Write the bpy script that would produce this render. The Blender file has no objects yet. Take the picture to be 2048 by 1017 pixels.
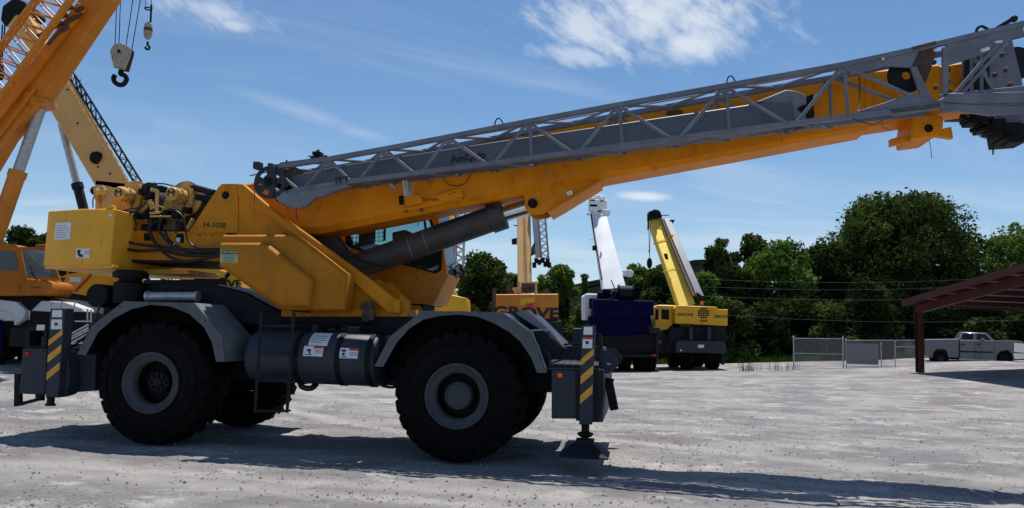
import bpy, bmesh, math, random
import numpy as np
from mathutils import Vector, Matrix, Quaternion
R = math.radians
sc = bpy.context.scene
COL = sc.collection
random.seed(7)

# ------------------------------------------------------------------ camera
F_PX, IW, IH = 1600.0, 2048.0, 1017.0
CAM_H, PITCH, ROLL = 1.82, R(5.8), R(1.78)
cam_d = bpy.data.cameras.new('camera'); cam = bpy.data.objects.new('camera', cam_d); COL.objects.link(cam)
cam_d.sensor_width = 36.0; cam_d.lens = 36.0 * F_PX / IW; cam_d.clip_start = 0.1; cam_d.clip_end = 3000
CAM_R = Matrix.Rotation(math.pi / 2 + PITCH, 3, 'X') @ Matrix.Rotation(ROLL, 3, 'Z')
cam.matrix_world = Matrix.Translation((0, 0, CAM_H)) @ CAM_R.to_4x4()
sc.camera = cam

# ------------------------------------------------------------------ light
SUN = Vector((0.07, 0.30, 1.0)).normalized()
sun_d = bpy.data.lights.new('sun', 'SUN'); sun_d.energy = 5.0; sun_d.angle = R(0.55); sun_d.color = (1.0, 0.955, 0.89)
sun = bpy.data.objects.new('sun', sun_d); COL.objects.link(sun)
sun.rotation_euler = SUN.to_track_quat('Z', 'Y').to_euler(); sun.location = (0, 0, 60)

def ray(px, py):
    return CAM_R @ Vector(((px - IW / 2) / F_PX, -(py - IH / 2) / F_PX, -1.0))

world = bpy.data.worlds.new('World'); sc.world = world; world.use_nodes = True
def build_world():
    nt = world.node_tree; N = nt.nodes; L = nt.links; N.clear()
    out = N.new('ShaderNodeOutputWorld'); bg = N.new('ShaderNodeBackground'); bg.inputs[1].default_value = 0.09
    sky = N.new('ShaderNodeTexSky'); sky.sky_type = 'NISHITA'; sky.sun_disc = False
    sky.sun_elevation = math.asin(SUN.z); sky.sun_rotation = math.atan2(SUN.x, SUN.y)
    sky.air_density = 1.0; sky.dust_density = 0.3; sky.ozone_density = 3.0; sky.altitude = 50
    def m(op, a, b=None, c=None, clamp=False):
        n = N.new('ShaderNodeMath'); n.operation = op; n.use_clamp = clamp
        for i, v in enumerate((a, b, c)):
            if v is None: continue
            if isinstance(v, (int, float)): n.inputs[i].default_value = v
            else: L.new(v, n.inputs[i])
        return n.outputs[0]
    tc = N.new('ShaderNodeTexCoord'); sep = N.new('ShaderNodeSeparateXYZ'); L.new(tc.outputs['Generated'], sep.inputs[0])
    x, y, z = sep.outputs
    # a cloud sheet overhead: direction projected on a horizontal plane
    zz = m('ADD', m('MAXIMUM', z, 0.0), 0.12)
    cx, cy = m('DIVIDE', x, zz), m('DIVIDE', y, zz)
    def comb(a, b, sa=1.0, sb=1.0, rot=0.0):
        c, s = math.cos(rot), math.sin(rot)
        u = m('ADD', m('MULTIPLY', a, c * sa), m('MULTIPLY', b, s * sa))
        v = m('ADD', m('MULTIPLY', a, -s * sb), m('MULTIPLY', b, c * sb))
        k = N.new('ShaderNodeCombineXYZ'); L.new(u, k.inputs[0]); L.new(v, k.inputs[1]); return k.outputs[0]
    def noise(vec, scale, detail=5, rough=0.55, dist=0.0):
        n = N.new('ShaderNodeTexNoise'); L.new(vec, n.inputs['Vector']); n.inputs['Scale'].default_value = scale
        n.inputs['Detail'].default_value = detail; n.inputs['Roughness'].default_value = rough; n.inputs['Distortion'].default_value = dist
        return n.outputs[0]
    def ramp(v, lo, hi):
        n = N.new('ShaderNodeMapRange'); n.interpolation_type = 'SMOOTHSTEP'; L.new(v, n.inputs[0])
        n.inputs[1].default_value = lo; n.inputs[2].default_value = hi; return n.outputs[0]
    total = None
    thin = noise(comb(cx, cy, 1.0, 2.6, 0.5), 0.55, 7, 0.62, 0.7)
    base = m('MULTIPLY', ramp(thin, 0.46, 0.78), 0.30)
    low = m('MULTIPLY', m('SUBTRACT', 1.0, ramp(z, 0.0, 0.30)), m('ADD', 0.24, m('MULTIPLY', ramp(noise(comb(cx, cy, 0.6, 1.6), 0.9, 6, 0.6), 0.42, 0.66), 0.42)))
    total = m('MAXIMUM', base, low)
    # single clouds, each placed by its own direction (tangent of azimuth and of elevation)
    U, V = m('DIVIDE', x, m('MAXIMUM', y, 0.05)), m('DIVIDE', z, m('MAXIMUM', y, 0.05))
    front = ramp(y, 0.1, 0.2)
    rip = noise(comb(U, V, 1.0, 2.6, -0.62), 20, 6, 0.62, 0.5)
    soft = noise(comb(U, V, 1.0, 1.3, -0.3), 7.5, 7, 0.6, 0.6)
    fine = noise(comb(U, V, 1.0, 1.0), 40, 5, 0.6)
    def cloud(px, py, hw, hh, ang, dens, edge, kr, ks, kf=0.0, lo=0.0):
        nonlocal total
        d = ray(px, py); u0, v0 = d.x / d.y, d.z / d.y
        du, dv = m('SUBTRACT', U, u0), m('SUBTRACT', V, v0)
        c, s = math.cos(R(ang)), math.sin(R(ang))
        a = m('DIVIDE', m('ADD', m('MULTIPLY', du, c), m('MULTIPLY', dv, s)), hw / F_PX)
        b = m('DIVIDE', m('ADD', m('MULTIPLY', du, -s), m('MULTIPLY', dv, c)), hh / F_PX)
        r2 = m('ADD', m('MULTIPLY', a, a), m('MULTIPLY', b, b))
        f = m('SUBTRACT', 1.0, m('SQRT', r2))
        f = m('ADD', f, m('MULTIPLY', m('SUBTRACT', rip, 0.5), kr))
        f = m('ADD', f, m('MULTIPLY', m('SUBTRACT', soft, 0.5), ks))
        if kf: f = m('ADD', f, m('MULTIPLY', m('SUBTRACT', fine, 0.5), kf))
        g = m('MULTIPLY', m('MULTIPLY', ramp(f, lo, lo + edge), dens), front)
        total = m('MAXIMUM', total, g)
    cloud(1330, 30, 320, 120, 5, 0.86, 1.15, 1.5, 1.0, 0.7)
    cloud(1385, 85, 140, 66, 8, 0.86, 1.0, 1.0, 0.9, 0.4)
    cloud(1180, 66, 150, 62, -20, 0.72, 0.95, 1.8, 0.8, 0.5)
    cloud(1150, 110, 120, 30, -6, 0.55, 0.8, 1.3, 0.9)
    cloud(1285, 393, 85, 16, -1, 0.92, 0.9, 0.05, 0.25)
    cloud(425, 22, 185, 52, -14, 0.66, 1.2, 1.3, 1.1, 0.4)
    cloud(470, 50, 60, 22, -10, 0.6, 0.9, 0.6, 1.0)
    cloud(600, 222, 250, 26, -16, 0.26, 1.3, 0.2, 0.9)
    cloud(725, 268, 110, 22, -14, 0.26, 1.2, 0.3, 0.8)
    cloud(90, 405, 200, 22, 2, 0.45, 1.2, 0.2, 0.9)
    cloud(1110, 490, 260, 36, -6, 0.42, 1.3, 0.2, 1.1)
    cloud(1560, 380, 200, 60, 10, 0.22, 1.2, 0.5, 1.3)
    cloud(330, 250, 280, 60, -14, 0.16, 1.3, 0.5, 1.3)
    total = m('MINIMUM', total, 1.0)
    mx = N.new('ShaderNodeMix'); mx.data_type = 'RGBA'
    L.new(total, mx.inputs[0])
    tint = N.new('ShaderNodeMix'); tint.data_type = 'RGBA'; tint.blend_type = 'MULTIPLY'; tint.inputs[0].default_value = 1.0
    L.new(sky.outputs[0], tint.inputs[6]); tint.inputs[7].default_value = (0.84, 1.03, 1.13, 1)
    L.new(tint.outputs[2], mx.inputs[6]); mx.inputs[7].default_value = (8.0, 8.6, 9.3, 1)
    L.new(mx.outputs[2], bg.inputs[0]); L.new(bg.outputs[0], out.inputs[0])
build_world()
vs = sc.view_settings; sc.display_settings.display_device = 'sRGB'
vs.view_transform = 'Standard'; vs.look = 'None'; vs.gamma = 1.0; vs.use_curve_mapping = False; vs.exposure = 0.12
sc.cycles.max_bounces = 6; sc.cycles.transparent_max_bounces = 16; sc.cycles.use_denoising = True

# ------------------------------------------------------------------ materials
MATS = {}
def mat(name, col, rough=0.6, metal=0.0, var=0.12, dirt=0.0, dirt_col=(0.10, 0.07, 0.045), rust=0.0, scale=3.0, bump=0.0, streak=False, spec=0.4, bscale=60, coat=0.0):
    if name in MATS: return MATS[name]
    ma = bpy.data.materials.new(name); ma.use_nodes = True; nt = ma.node_tree; N = nt.nodes; L = nt.links
    b = N['Principled BSDF']; b.inputs['Roughness'].default_value = rough; b.inputs['Metallic'].default_value = metal
    b.inputs['Specular IOR Level'].default_value = spec; b.inputs['Coat Weight'].default_value = coat
    tc = N.new('ShaderNodeTexCoord'); co = tc.outputs['Object']
    mp = N.new('ShaderNodeMapping'); L.new(co, mp.inputs[0])
    if streak: mp.inputs['Scale'].default_value = (1, 1, 0.22)
    def noise(vec, s, d=6, r=0.6):
        n = N.new('ShaderNodeTexNoise'); L.new(vec, n.inputs['Vector']); n.inputs['Scale'].default_value = s
        n.inputs['Detail'].default_value = d; n.inputs['Roughness'].default_value = r; return n.outputs[0]
    def ramp(v, lo, hi):
        n = N.new('ShaderNodeMapRange'); n.interpolation_type = 'SMOOTHSTEP'; L.new(v, n.inputs[0])
        n.inputs[1].default_value = lo; n.inputs[2].default_value = hi; return n.outputs[0]
    def mix(f, a, c):
        n = N.new('ShaderNodeMix'); n.data_type = 'RGBA'
        if isinstance(f, float): n.inputs[0].default_value = f
        else: L.new(f, n.inputs[0])
        for i, v in ((6, a), (7, c)):
            if isinstance(v, tuple): n.inputs[i].default_value = (*v[:3], 1)
            else: L.new(v, n.inputs[i])
        return n.outputs[2]
    dk = tuple(c * (1 - var) for c in col); lt = tuple(min(1, c * (1 + var)) for c in col)
    c = mix(ramp(noise(co, scale), 0.3, 0.7), dk, lt)
    if dirt > 0:
        nn = ramp(noise(mp.outputs[0], scale * 2.3, 8, 0.68), 0.62 - 0.22 * dirt, 0.80 - 0.1 * dirt)
        mm = N.new('ShaderNodeMath'); mm.operation = 'MULTIPLY'; L.new(nn, mm.inputs[0]); mm.inputs[1].default_value = min(0.85, 0.35 + dirt * 0.5)
        c = mix(mm.outputs[0], c, dirt_col)
    if rust > 0:
        nn = ramp(noise(mp.outputs[0], scale * 4.1, 8, 0.7), 0.74 - 0.2 * rust, 0.80 - 0.17 * rust)
        c = mix(nn, c, (0.16, 0.06, 0.025))
        rr = N.new('ShaderNodeMapRange'); L.new(nn, rr.inputs[0]); rr.inputs[3].default_value = rough; rr.inputs[4].default_value = 0.9
        L.new(rr.outputs[0], b.inputs['Roughness'])
    L.new(c, b.inputs['Base Color'])
    if bump > 0:
        bp = N.new('ShaderNodeBump'); bp.inputs['Strength'].default_value = bump; bp.inputs['Distance'].default_value = 0.01
        L.new(noise(co, bscale, 4), bp.inputs['Height']); L.new(bp.outputs[0], b.inputs['Normal'])
    MATS[name] = ma; return ma

M = dict(
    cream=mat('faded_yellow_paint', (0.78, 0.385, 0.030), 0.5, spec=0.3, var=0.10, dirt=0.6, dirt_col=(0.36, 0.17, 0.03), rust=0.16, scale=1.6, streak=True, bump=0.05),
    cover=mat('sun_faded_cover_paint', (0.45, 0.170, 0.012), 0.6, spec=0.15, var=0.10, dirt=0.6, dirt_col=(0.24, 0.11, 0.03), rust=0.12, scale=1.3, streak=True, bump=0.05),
    winch=mat('grimy_winch_paint', (0.56, 0.33, 0.085), 0.5, var=0.16, dirt=0.8, dirt_col=(0.16, 0.085, 0.03), rust=0.25, scale=4, bump=0.1),
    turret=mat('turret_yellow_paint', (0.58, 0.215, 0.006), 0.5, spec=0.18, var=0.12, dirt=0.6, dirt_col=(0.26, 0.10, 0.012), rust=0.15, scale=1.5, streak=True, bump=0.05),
    leftcab=mat('burnt_orange_cab_paint', (0.38, 0.115, 0.003), 0.45, spec=0.2, var=0.12, dirt=0.5, dirt_col=(0.22, 0.07, 0.01), rust=0.1, scale=1.2),
    worn=mat('worn_off_white_paint', (0.34, 0.31, 0.24), 0.7, var=0.2, dirt=0.7, dirt_col=(0.10, 0.08, 0.05), rust=0.35, scale=3, bump=0.1),
    boom=mat('orange_yellow_paint', (0.74, 0.248, 0.004), 0.45, spec=0.18, var=0.10, dirt=0.6, dirt_col=(0.40, 0.115, 0.008), rust=0.16, scale=1.2, bump=0.04),
    cab=mat('cab_orange_paint', (0.50, 0.175, 0.006), 0.45, spec=0.25, var=0.1, dirt=0.3, dirt_col=(0.25, 0.09, 0.02), scale=1.8, rust=0.05),
    grey=mat('blue_grey_paint', (0.030, 0.037, 0.050), 0.5, spec=0.25, var=0.16, dirt=0.35, dirt_col=(0.03, 0.03, 0.03), rust=0.05, scale=2.0, streak=True, bump=0.05),
    dgrey=mat('dark_grey_paint', (0.013, 0.015, 0.020), 0.65, spec=0.2, var=0.2, dirt=0.3, dirt_col=(0.028, 0.024, 0.022), scale=2.0),
    sunlit=mat('sunlit_deck_paint', (0.165, 0.185, 0.195), 0.45, var=0.16, dirt=0.5, dirt_col=(0.07, 0.075, 0.08), scale=2.2, bump=0.06),  # paler grey copy: sunlight on top surfaces put into the colour
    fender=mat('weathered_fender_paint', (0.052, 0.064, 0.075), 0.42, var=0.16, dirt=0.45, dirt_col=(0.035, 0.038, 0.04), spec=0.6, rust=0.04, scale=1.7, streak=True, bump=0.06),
    jib=mat('lattice_grey_paint', (0.155, 0.165, 0.20), 0.55, spec=0.3, var=0.16, dirt=0.4, dirt_col=(0.05, 0.045, 0.04), rust=0.36, scale=2.5),
    jibbox=mat('jib_box_grey_paint', (0.088, 0.102, 0.128), 0.5, var=0.10, dirt=0.3, dirt_col=(0.09, 0.09, 0.10), scale=1.1),
    rusty=mat('rusted_dark_steel', (0.085, 0.055, 0.04), 0.8, var=0.35, dirt=0.5, scale=6, bump=0.3),
    rim=mat('grey_rim_paint', (0.056, 0.063, 0.070), 0.65, spec=0.2, var=0.16, dirt=0.3, dirt_col=(0.04, 0.037, 0.03), scale=4, bump=0.1),
    tyre=mat('black_rubber', (0.0060, 0.0056, 0.0056), 0.9, spec=0.12, var=0.3, dirt=0.3, dirt_col=(0.018, 0.015, 0.013), scale=3, bump=0.25, bscale=30),
    black=mat('black_paint', (0.006, 0.006, 0.007), 0.65, spec=0.2, var=0.3, scale=5),
    hose=mat('black_hose_rubber', (0.010, 0.010, 0.010), 0.45, var=0.2, scale=9),
    barrel=mat('scuffed_cylinder_paint', (0.050, 0.046, 0.046), 0.55, var=0.25, dirt=0.6, dirt_col=(0.075, 0.040, 0.025), rust=0.35, scale=1.6, bump=0.1),
    chrome=mat('polished_rod_steel', (0.62, 0.62, 0.62), 0.14, 1.0, var=0.06, scale=7),
    steel=mat('galvanised_steel', (0.40, 0.41, 0.42), 0.45, 0.6, var=0.15, scale=9),
    stripe=mat('amber_reflective_stripe', (0.68, 0.33, 0.03), 0.4, var=0.1, scale=8),
    white=mat('white_decal_vinyl', (0.68, 0.69, 0.70), 0.4, var=0.06, dirt=0.15, dirt_col=(0.4, 0.38, 0.34), scale=12),
    green=mat('pale_green_decal', (0.40, 0.47, 0.24), 0.5, var=0.06, scale=12),
    red=mat('red_decal', (0.50, 0.03, 0.03), 0.4, var=0.1, scale=12),
    ink=mat('black_print', (0.008, 0.008, 0.010), 0.5, var=0.2, scale=12),
    inkgrey=mat('grey_print', (0.18, 0.19, 0.20), 0.5, var=0.1, scale=12),
    amber=mat('amber_lens', (0.80, 0.16, 0.02), 0.25, var=0.05, scale=12),
    redlens=mat('red_lens', (0.45, 0.01, 0.015), 0.25, var=0.05, scale=12),
    orange=mat('deep_orange_paint', (0.58, 0.195, 0.008), 0.42, var=0.10, dirt=0.55, dirt_col=(0.36, 0.12, 0.01), rust=0.2, scale=0.9),
    pale=mat('pale_cream_boom_paint', (0.62, 0.36, 0.12), 0.5, var=0.08, dirt=0.2, dirt_col=(0.36, 0.25, 0.12), rust=0.06, scale=0.8),
    bright=mat('bright_yellow_paint', (0.74, 0.37, 0.008), 0.42, var=0.08, dirt=0.2, dirt_col=(0.38, 0.22, 0.03), rust=0.03, scale=0.9),
    lemon=mat('lemon_boom_paint', (0.86, 0.61, 0.10), 0.65, spec=0.15, var=0.06, dirt=0.1, dirt_col=(0.5, 0.36, 0.1), scale=0.9),
    wht=mat('white_crane_paint', (0.78, 0.80, 0.82), 0.6, spec=0.2, var=0.06, dirt=0.15, dirt_col=(0.5, 0.5, 0.48), scale=0.8),
    navy=mat('navy_blue_paint', (0.0012, 0.0018, 0.035), 0.7, spec=0.1, var=0.15, scale=0.9),
    shedred=mat('oxide_red_steel', (0.072, 0.011, 0.010), 0.6, var=0.15, dirt=0.3, scale=1.2),
    sheet=mat('pale_roof_sheeting', (0.55, 0.55, 0.54), 0.5, var=0.08, dirt=0.2, scale=0.8),
    truck=mat('silver_truck_paint', (0.125, 0.133, 0.155), 0.35, 0.2, var=0.03, scale=1, coat=0.4),
    bark=mat('tree_bark', (0.085, 0.065, 0.05), 0.95, var=0.3, scale=3, bump=0.5, bscale=12),
    roofdark=mat('dark_shingle_roof', (0.045, 0.04, 0.045), 0.9, var=0.2, scale=1.0),
    wall=mat('brown_building_wall', (0.10, 0.085, 0.07), 0.9, var=0.15, scale=1.0),
    stone=mat('pale_crushed_stone', (0.27, 0.255, 0.25), 0.9, var=0.55, scale=9),
    sand=mat('sand_pile', (0.55, 0.46, 0.33), 0.95, var=0.12, scale=2, bump=0.2),
    seat=mat('dark_seat_vinyl', (0.02, 0.02, 0.022), 0.7, var=0.2, scale=7),
)
def glass(name, col, tint=(0.62, 0.88, 0.86), gl=0.10):
    ma = bpy.data.materials.new(name); ma.use_nodes = True; nt = ma.node_tree; N = nt.nodes; L = nt.links; N.clear()
    o = N.new('ShaderNodeOutputMaterial'); t = N.new('ShaderNodeBsdfTransparent'); g = N.new('ShaderNodeBsdfGlossy')
    t.inputs[0].default_value = (*tint, 1); g.inputs[0].default_value = (0.9, 0.95, 1, 1); g.inputs['Roughness'].default_value = 0.03
    fr = N.new('ShaderNodeFresnel'); fr.inputs[0].default_value = 1.5; mx = N.new('ShaderNodeMixShader')
    ns = N.new('ShaderNodeTexNoise'); ns.inputs['Scale'].default_value = 3.0
    d = N.new('ShaderNodeBsdfDiffuse'); d.inputs[0].default_value = (*col, 1); m2 = N.new('ShaderNodeMixShader')
    mr = N.new('ShaderNodeMapRange'); L.new(ns.outputs[0], mr.inputs[0]); mr.inputs[3].default_value = gl * 0.4; mr.inputs[4].default_value = gl * 1.6
    L.new(fr.outputs[0], mx.inputs[0]); L.new(t.outputs[0], mx.inputs[1]); L.new(g.outputs[0], mx.inputs[2])
    L.new(mr.outputs[0], m2.inputs[0]); L.new(mx.outputs[0], m2.inputs[1]); L.new(d.outputs[0], m2.inputs[2]); L.new(m2.outputs[0], o.inputs[0])
    return ma
M['glass'] = glass('tinted_cab_glass', (0.10, 0.14, 0.14), (0.80, 0.92, 0.92))
M['screenglass'] = glass('sky_painted_windscreen_glass', (0.13, 0.17, 0.17), (0.70, 0.80, 0.80), 0.55)  # diffuse grey in the panes stands for reflected sky
M['darkglass'] = glass('dark_window_glass', (0.03, 0.04, 0.04), (0.25, 0.33, 0.32), 0.5)

def leaf_mat(name, a, b, c):
    ma = bpy.data.materials.new(name); ma.use_nodes = True; nt = ma.node_tree; N = nt.nodes; L = nt.links; N.clear()
    o = N.new('ShaderNodeOutputMaterial'); d = N.new('ShaderNodeBsdfDiffuse'); t = N.new('ShaderNodeBsdfTranslucent')
    mx = N.new('ShaderNodeMixShader'); mx.inputs[0].default_value = 0.30
    geo = N.new('ShaderNodeTexCoord'); ns = N.new('ShaderNodeTexNoise'); ns.inputs['Scale'].default_value = 0.55; ns.inputs['Detail'].default_value = 5
    L.new(geo.outputs['Object'], ns.inputs['Vector']); cr = N.new('ShaderNodeValToRGB'); L.new(ns.outputs[0], cr.inputs[0])
    cr.color_ramp.elements[0].position = 0.36; cr.color_ramp.elements[0].color = (*a, 1)
    cr.color_ramp.elements[1].position = 0.66; cr.color_ramp.elements[1].color = (*c, 1)
    e = cr.color_ramp.elements.new(0.5); e.color = (*b, 1)
    n2 = N.new('ShaderNodeTexNoise'); n2.inputs['Scale'].default_value = 9; L.new(geo.outputs['Object'], n2.inputs['Vector'])
    hs = N.new('ShaderNodeHueSaturation'); mr = N.new('ShaderNodeMapRange'); L.new(n2.outputs[0], mr.inputs[0])
    mr.inputs[3].default_value = 0.45; mr.inputs[4].default_value = 1.6; L.new(mr.outputs[0], hs.inputs['Value']); L.new(cr.outputs[0], hs.inputs['Color'])
    L.new(hs.outputs[0], d.inputs[0]); L.new(hs.outputs[0], t.inputs[0])
    L.new(d.outputs[0], mx.inputs[1]); L.new(t.outputs[0], mx.inputs[2]); L.new(mx.outputs[0], o.inputs[0])
    return ma
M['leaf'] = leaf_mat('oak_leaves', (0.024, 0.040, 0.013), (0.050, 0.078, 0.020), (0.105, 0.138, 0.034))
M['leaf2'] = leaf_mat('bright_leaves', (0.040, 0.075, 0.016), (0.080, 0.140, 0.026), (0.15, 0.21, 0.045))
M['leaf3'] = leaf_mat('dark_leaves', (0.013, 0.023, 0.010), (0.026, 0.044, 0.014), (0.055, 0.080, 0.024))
M['drygrass'] = leaf_mat('dry_weed_stems', (0.05, 0.045, 0.03), (0.09, 0.085, 0.05), (0.13, 0.12, 0.07))
M['grass'] = leaf_mat('verge_grass', (0.04, 0.075, 0.015), (0.075, 0.125, 0.025), (0.14, 0.19, 0.04))

# ------------------------------------------------------------------ mesh helper
KEEP = {'tyre', 'rim', 'hub', 'crown', 'chain_link_mesh', 'sheave', 'rope_drum', 'branches', 'maker_emblem', 'bolt_ring', 'swing_motor'}
class G:
    def __init__(s): s.v = []; s.f = []; s.smooth = []
    def add(s, vs, fs, sm=False):
        n = len(s.v); s.v += [tuple(v) for v in vs]; s.f += [tuple(i + n for i in f) for f in fs]; s.smooth += [sm] * len(fs); return s
    def prism(s, pts, y0, y1):                 # outline in (x, z), extruded along y
        n = len(pts)
        a = sum(pts[i][0] * pts[(i + 1) % n][1] - pts[(i + 1) % n][0] * pts[i][1] for i in range(n))
        if a < 0: pts = pts[::-1]
        vs = [(p[0], y0, p[1]) for p in pts] + [(p[0], y1, p[1]) for p in pts]
        fs = [tuple(range(n)), tuple(range(2 * n - 1, n - 1, -1))] + [(i, i + n, (i + 1) % n + n, (i + 1) % n) for i in range(n)]
        return s.add(vs, fs)
    def prism_z(s, pts, z0, z1):               # outline in (x, y), extruded along z; z0/z1 may be lists
        n = len(pts)
        a = sum(pts[i][0] * pts[(i + 1) % n][1] - pts[(i + 1) % n][0] * pts[i][1] for i in range(n))
        if a < 0: pts = pts[::-1]
        vs = [(p[0], p[1], z0) for p in pts] + [(p[0], p[1], z1) for p in pts]
        fs = [tuple(range(n - 1, -1, -1)), tuple(range(n, 2 * n))] + [(i, (i + 1) % n, (i + 1) % n + n, i + n) for i in range(n)]
        return s.add(vs, fs)
    def ribbon(s, pts, y0, y1, t):             # open outline (x,z) given a thickness, extruded along y
        n = len(pts); P = [Vector(p) for p in pts]; off = []
        for i in range(n):
            d = (P[min(i + 1, n - 1)] - P[max(i - 1, 0)]).normalized(); off.append(P[i] + Vector((d.y, -d.x)) * t)
        return s.prism([tuple(p) for p in P] + [tuple(p) for p in off[::-1]], y0, y1)
    def ring(s, outer, inner, y0, y1):         # plate with a hole; equal vertex counts
        n = len(outer)
        vs = [(p[0], y, p[1]) for y in (y0, y1) for q in (outer, inner) for p in q]
        fs = []
        for i in range(n):
            j = (i + 1) % n
            fs += [(i, j, n + j, n + i), (2 * n + i, 3 * n + i, 3 * n + j, 2 * n + j), (i, 2 * n + i, 2 * n + j, j), (n + i, n + j, 3 * n + j, 3 * n + i)]
        return s.add(vs, fs)
    def box(s, x0, x1, y0, y1, z0, z1):
        return s.prism([(x0, z0), (x1, z0), (x1, z1), (x0, z1)], y0, y1)
    def beam(s, p0, p1, w, h=None, up=(0, 0, 1), w1=None, h1=None):
        p0, p1 = Vector(p0), Vector(p1); h = h or w; w1 = w1 or w; h1 = h1 or h
        d = (p1 - p0).normalized(); u = Vector(up)
        if abs(d.dot(u)) > 0.98: u = Vector((1, 0, 0))
        r = d.cross(u).normalized(); u = r.cross(d).normalized()
        vs = []
        for p, ww, hh in ((p0, w, h), (p1, w1, h1)):
            for a, b in ((-1, -1), (1, -1), (1, 1), (-1, 1)): vs.append(p + r * (a * ww / 2) + u * (b * hh / 2))
        return s.add(vs, [(3, 2, 1, 0), (4, 5, 6, 7), (0, 1, 5, 4), (1, 2, 6, 5), (2, 3, 7, 6), (3, 0, 4, 7)])
    def cyl(s, p0, p1, r0, r1=None, n=16, caps=True, sm=True):
        p0, p1 = Vector(p0), Vector(p1); r1 = r0 if r1 is None else r1
        d = (p1 - p0).normalized(); a = Vector((0, 0, 1)) if abs(d.z) < 0.9 else Vector((1, 0, 0))
        u = d.cross(a).normalized(); w = d.cross(u)
        vs = [p + (u * math.cos(2 * math.pi * i / n) + w * math.sin(2 * math.pi * i / n)) * r for p, r in ((p0, r0), (p1, r1)) for i in range(n)]
        s.add(vs, [(i, (i + 1) % n, (i + 1) % n + n, i + n) for i in range(n)], sm)
        if caps:
            m = len(s.v) - 2 * n; s.f += [tuple(m + i for i in range(n - 1, -1, -1)), tuple(m + n + i for i in range(n))]; s.smooth += [False, False]
        return s
    def tube(s, pts, r, n=8, sub=0):
        P = [Vector(p) for p in pts]
        if sub:                                 # Catmull-Rom
            Q = []
            for i in range(len(P) - 1):
                a, b, c, d = P[max(i - 1, 0)], P[i], P[i + 1], P[min(i + 2, len(P) - 1)]
                for k in range(sub):
                    t = k / sub; Q.append(0.5 * ((2 * b) + (c - a) * t + (2 * a - 5 * b + 4 * c - d) * t * t + (3 * b - a - 3 * c + d) * t ** 3))
            Q.append(P[-1]); P = Q
        vs = []; m = len(P); u = None
        for i, p in enumerate(P):
            d = (P[min(i + 1, m - 1)] - P[max(i - 1, 0)]).normalized()
            if u is None: u = d.cross(Vector((0, 0, 1)) if abs(d.z) < 0.9 else Vector((1, 0, 0))).normalized()
            u = (u - d * u.dot(d)).normalized(); w = d.cross(u)
            vs += [p + (u * math.cos(2 * math.pi * k / n) + w * math.sin(2 * math.pi * k / n)) * r for k in range(n)]
        fs = [(i * n + k, i * n + (k + 1) % n, (i + 1) * n + (k + 1) % n, (i + 1) * n + k) for i in range(m - 1) for k in range(n)]
        fs += [tuple(range(n - 1, -1, -1)), tuple((m - 1) * n + k for k in range(n))]
        return s.add(vs, fs, True)
    def lathe(s, prof, c, axis='y', n=48, sm=True):   # prof: (radius, along axis)
        c = Vector(c); vs = []
        for r, a in prof:
            for i in range(n):
                t = 2 * math.pi * i / n; q = (r * math.cos(t), r * math.sin(t))
                vs.append(c + (Vector((q[0], a, q[1])) if axis == 'y' else Vector((a, q[0], q[1])) if axis == 'x' else Vector((q[0], q[1], a))))
        m = len(prof)
        return s.add(vs, [(i * n + k, i * n + (k + 1) % n, (i + 1) * n + (k + 1) % n, (i + 1) * n + k) for i in range(m - 1) for k in range(n)], sm)
    def sphere(s, c, rx, ry=None, rz=None, n=12, m=8):
        ry = ry or rx; rz = rz or rx; vs = []; c = Vector(c)
        for j in range(m + 1):
            p = math.pi * j / m
            for i in range(n): vs.append(c + Vector((rx * math.sin(p) * math.cos(2 * math.pi * i / n), ry * math.sin(p) * math.sin(2 * math.pi * i / n), rz * math.cos(p))))
        return s.add(vs, [(j * n + i, (j + 1) * n + i, (j + 1) * n + (i + 1) % n, j * n + (i + 1) % n) for j in range(m) for i in range(n)], True)
    def build(s, name, material, parent=None, bevel=0.0, label=None, angle=32):
        if name not in KEEP:
            par = list(range(len(s.v)))
            def find(a):
                while par[a] != a: par[a] = par[par[a]]; a = par[a]
                return a
            for f in s.f:
                r = find(f[0])
                for k in f[1:]: par[find(k)] = r
            gr = {}
            for i, f in enumerate(s.f): gr.setdefault(find(f[0]), []).append(i)
            if len(gr) > 1:
                first = None
                for r, fi in gr.items():
                    used = sorted({k for i in fi for k in s.f[i]}); mp = {k: n for n, k in enumerate(used)}
                    q = G(); q.v = [s.v[k] for k in used]; q.f = [tuple(mp[k] for k in s.f[i]) for i in fi]; q.smooth = [s.smooth[i] for i in fi]
                    o = q.build(name, material, parent, bevel, label, angle); first = first or o
                return first
        vs = s.v
        if parent is not None and parent.name in WORLD_ROOT:
            inv = WORLD_ROOT[parent.name]; vs = [tuple(inv @ Vector(v)) for v in vs]
        me = bpy.data.meshes.new(name); me.from_pydata(vs, [], s.f); me.validate()
        bm = bmesh.new(); bm.from_mesh(me); bmesh.ops.remove_doubles(bm, verts=bm.verts, dist=1e-5)
        bmesh.ops.recalc_face_normals(bm, faces=bm.faces)
        if bevel > 0:
            ed = [e for e in bm.edges if len(e.link_faces) == 2 and e.calc_face_angle(0) > R(35)]
            if ed: bmesh.ops.bevel(bm, geom=ed, offset=bevel, segments=1, profile=0.7, affect='EDGES', clamp_overlap=True)
        for f in bm.faces: f.smooth = True
        bm.to_mesh(me); bm.free()
        me.set_sharp_from_angle(angle=R(angle))
        me.materials.append(material if not isinstance(material, str) else M[material])
        o = bpy.data.objects.new(name, me); COL.objects.link(o)
        if parent is not None:
            o.parent = parent
            if parent.name in WORLD_ROOT: WORLD_ROOT[o.name] = WORLD_ROOT[parent.name]
        if label: o['label'] = label
        return o

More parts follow.
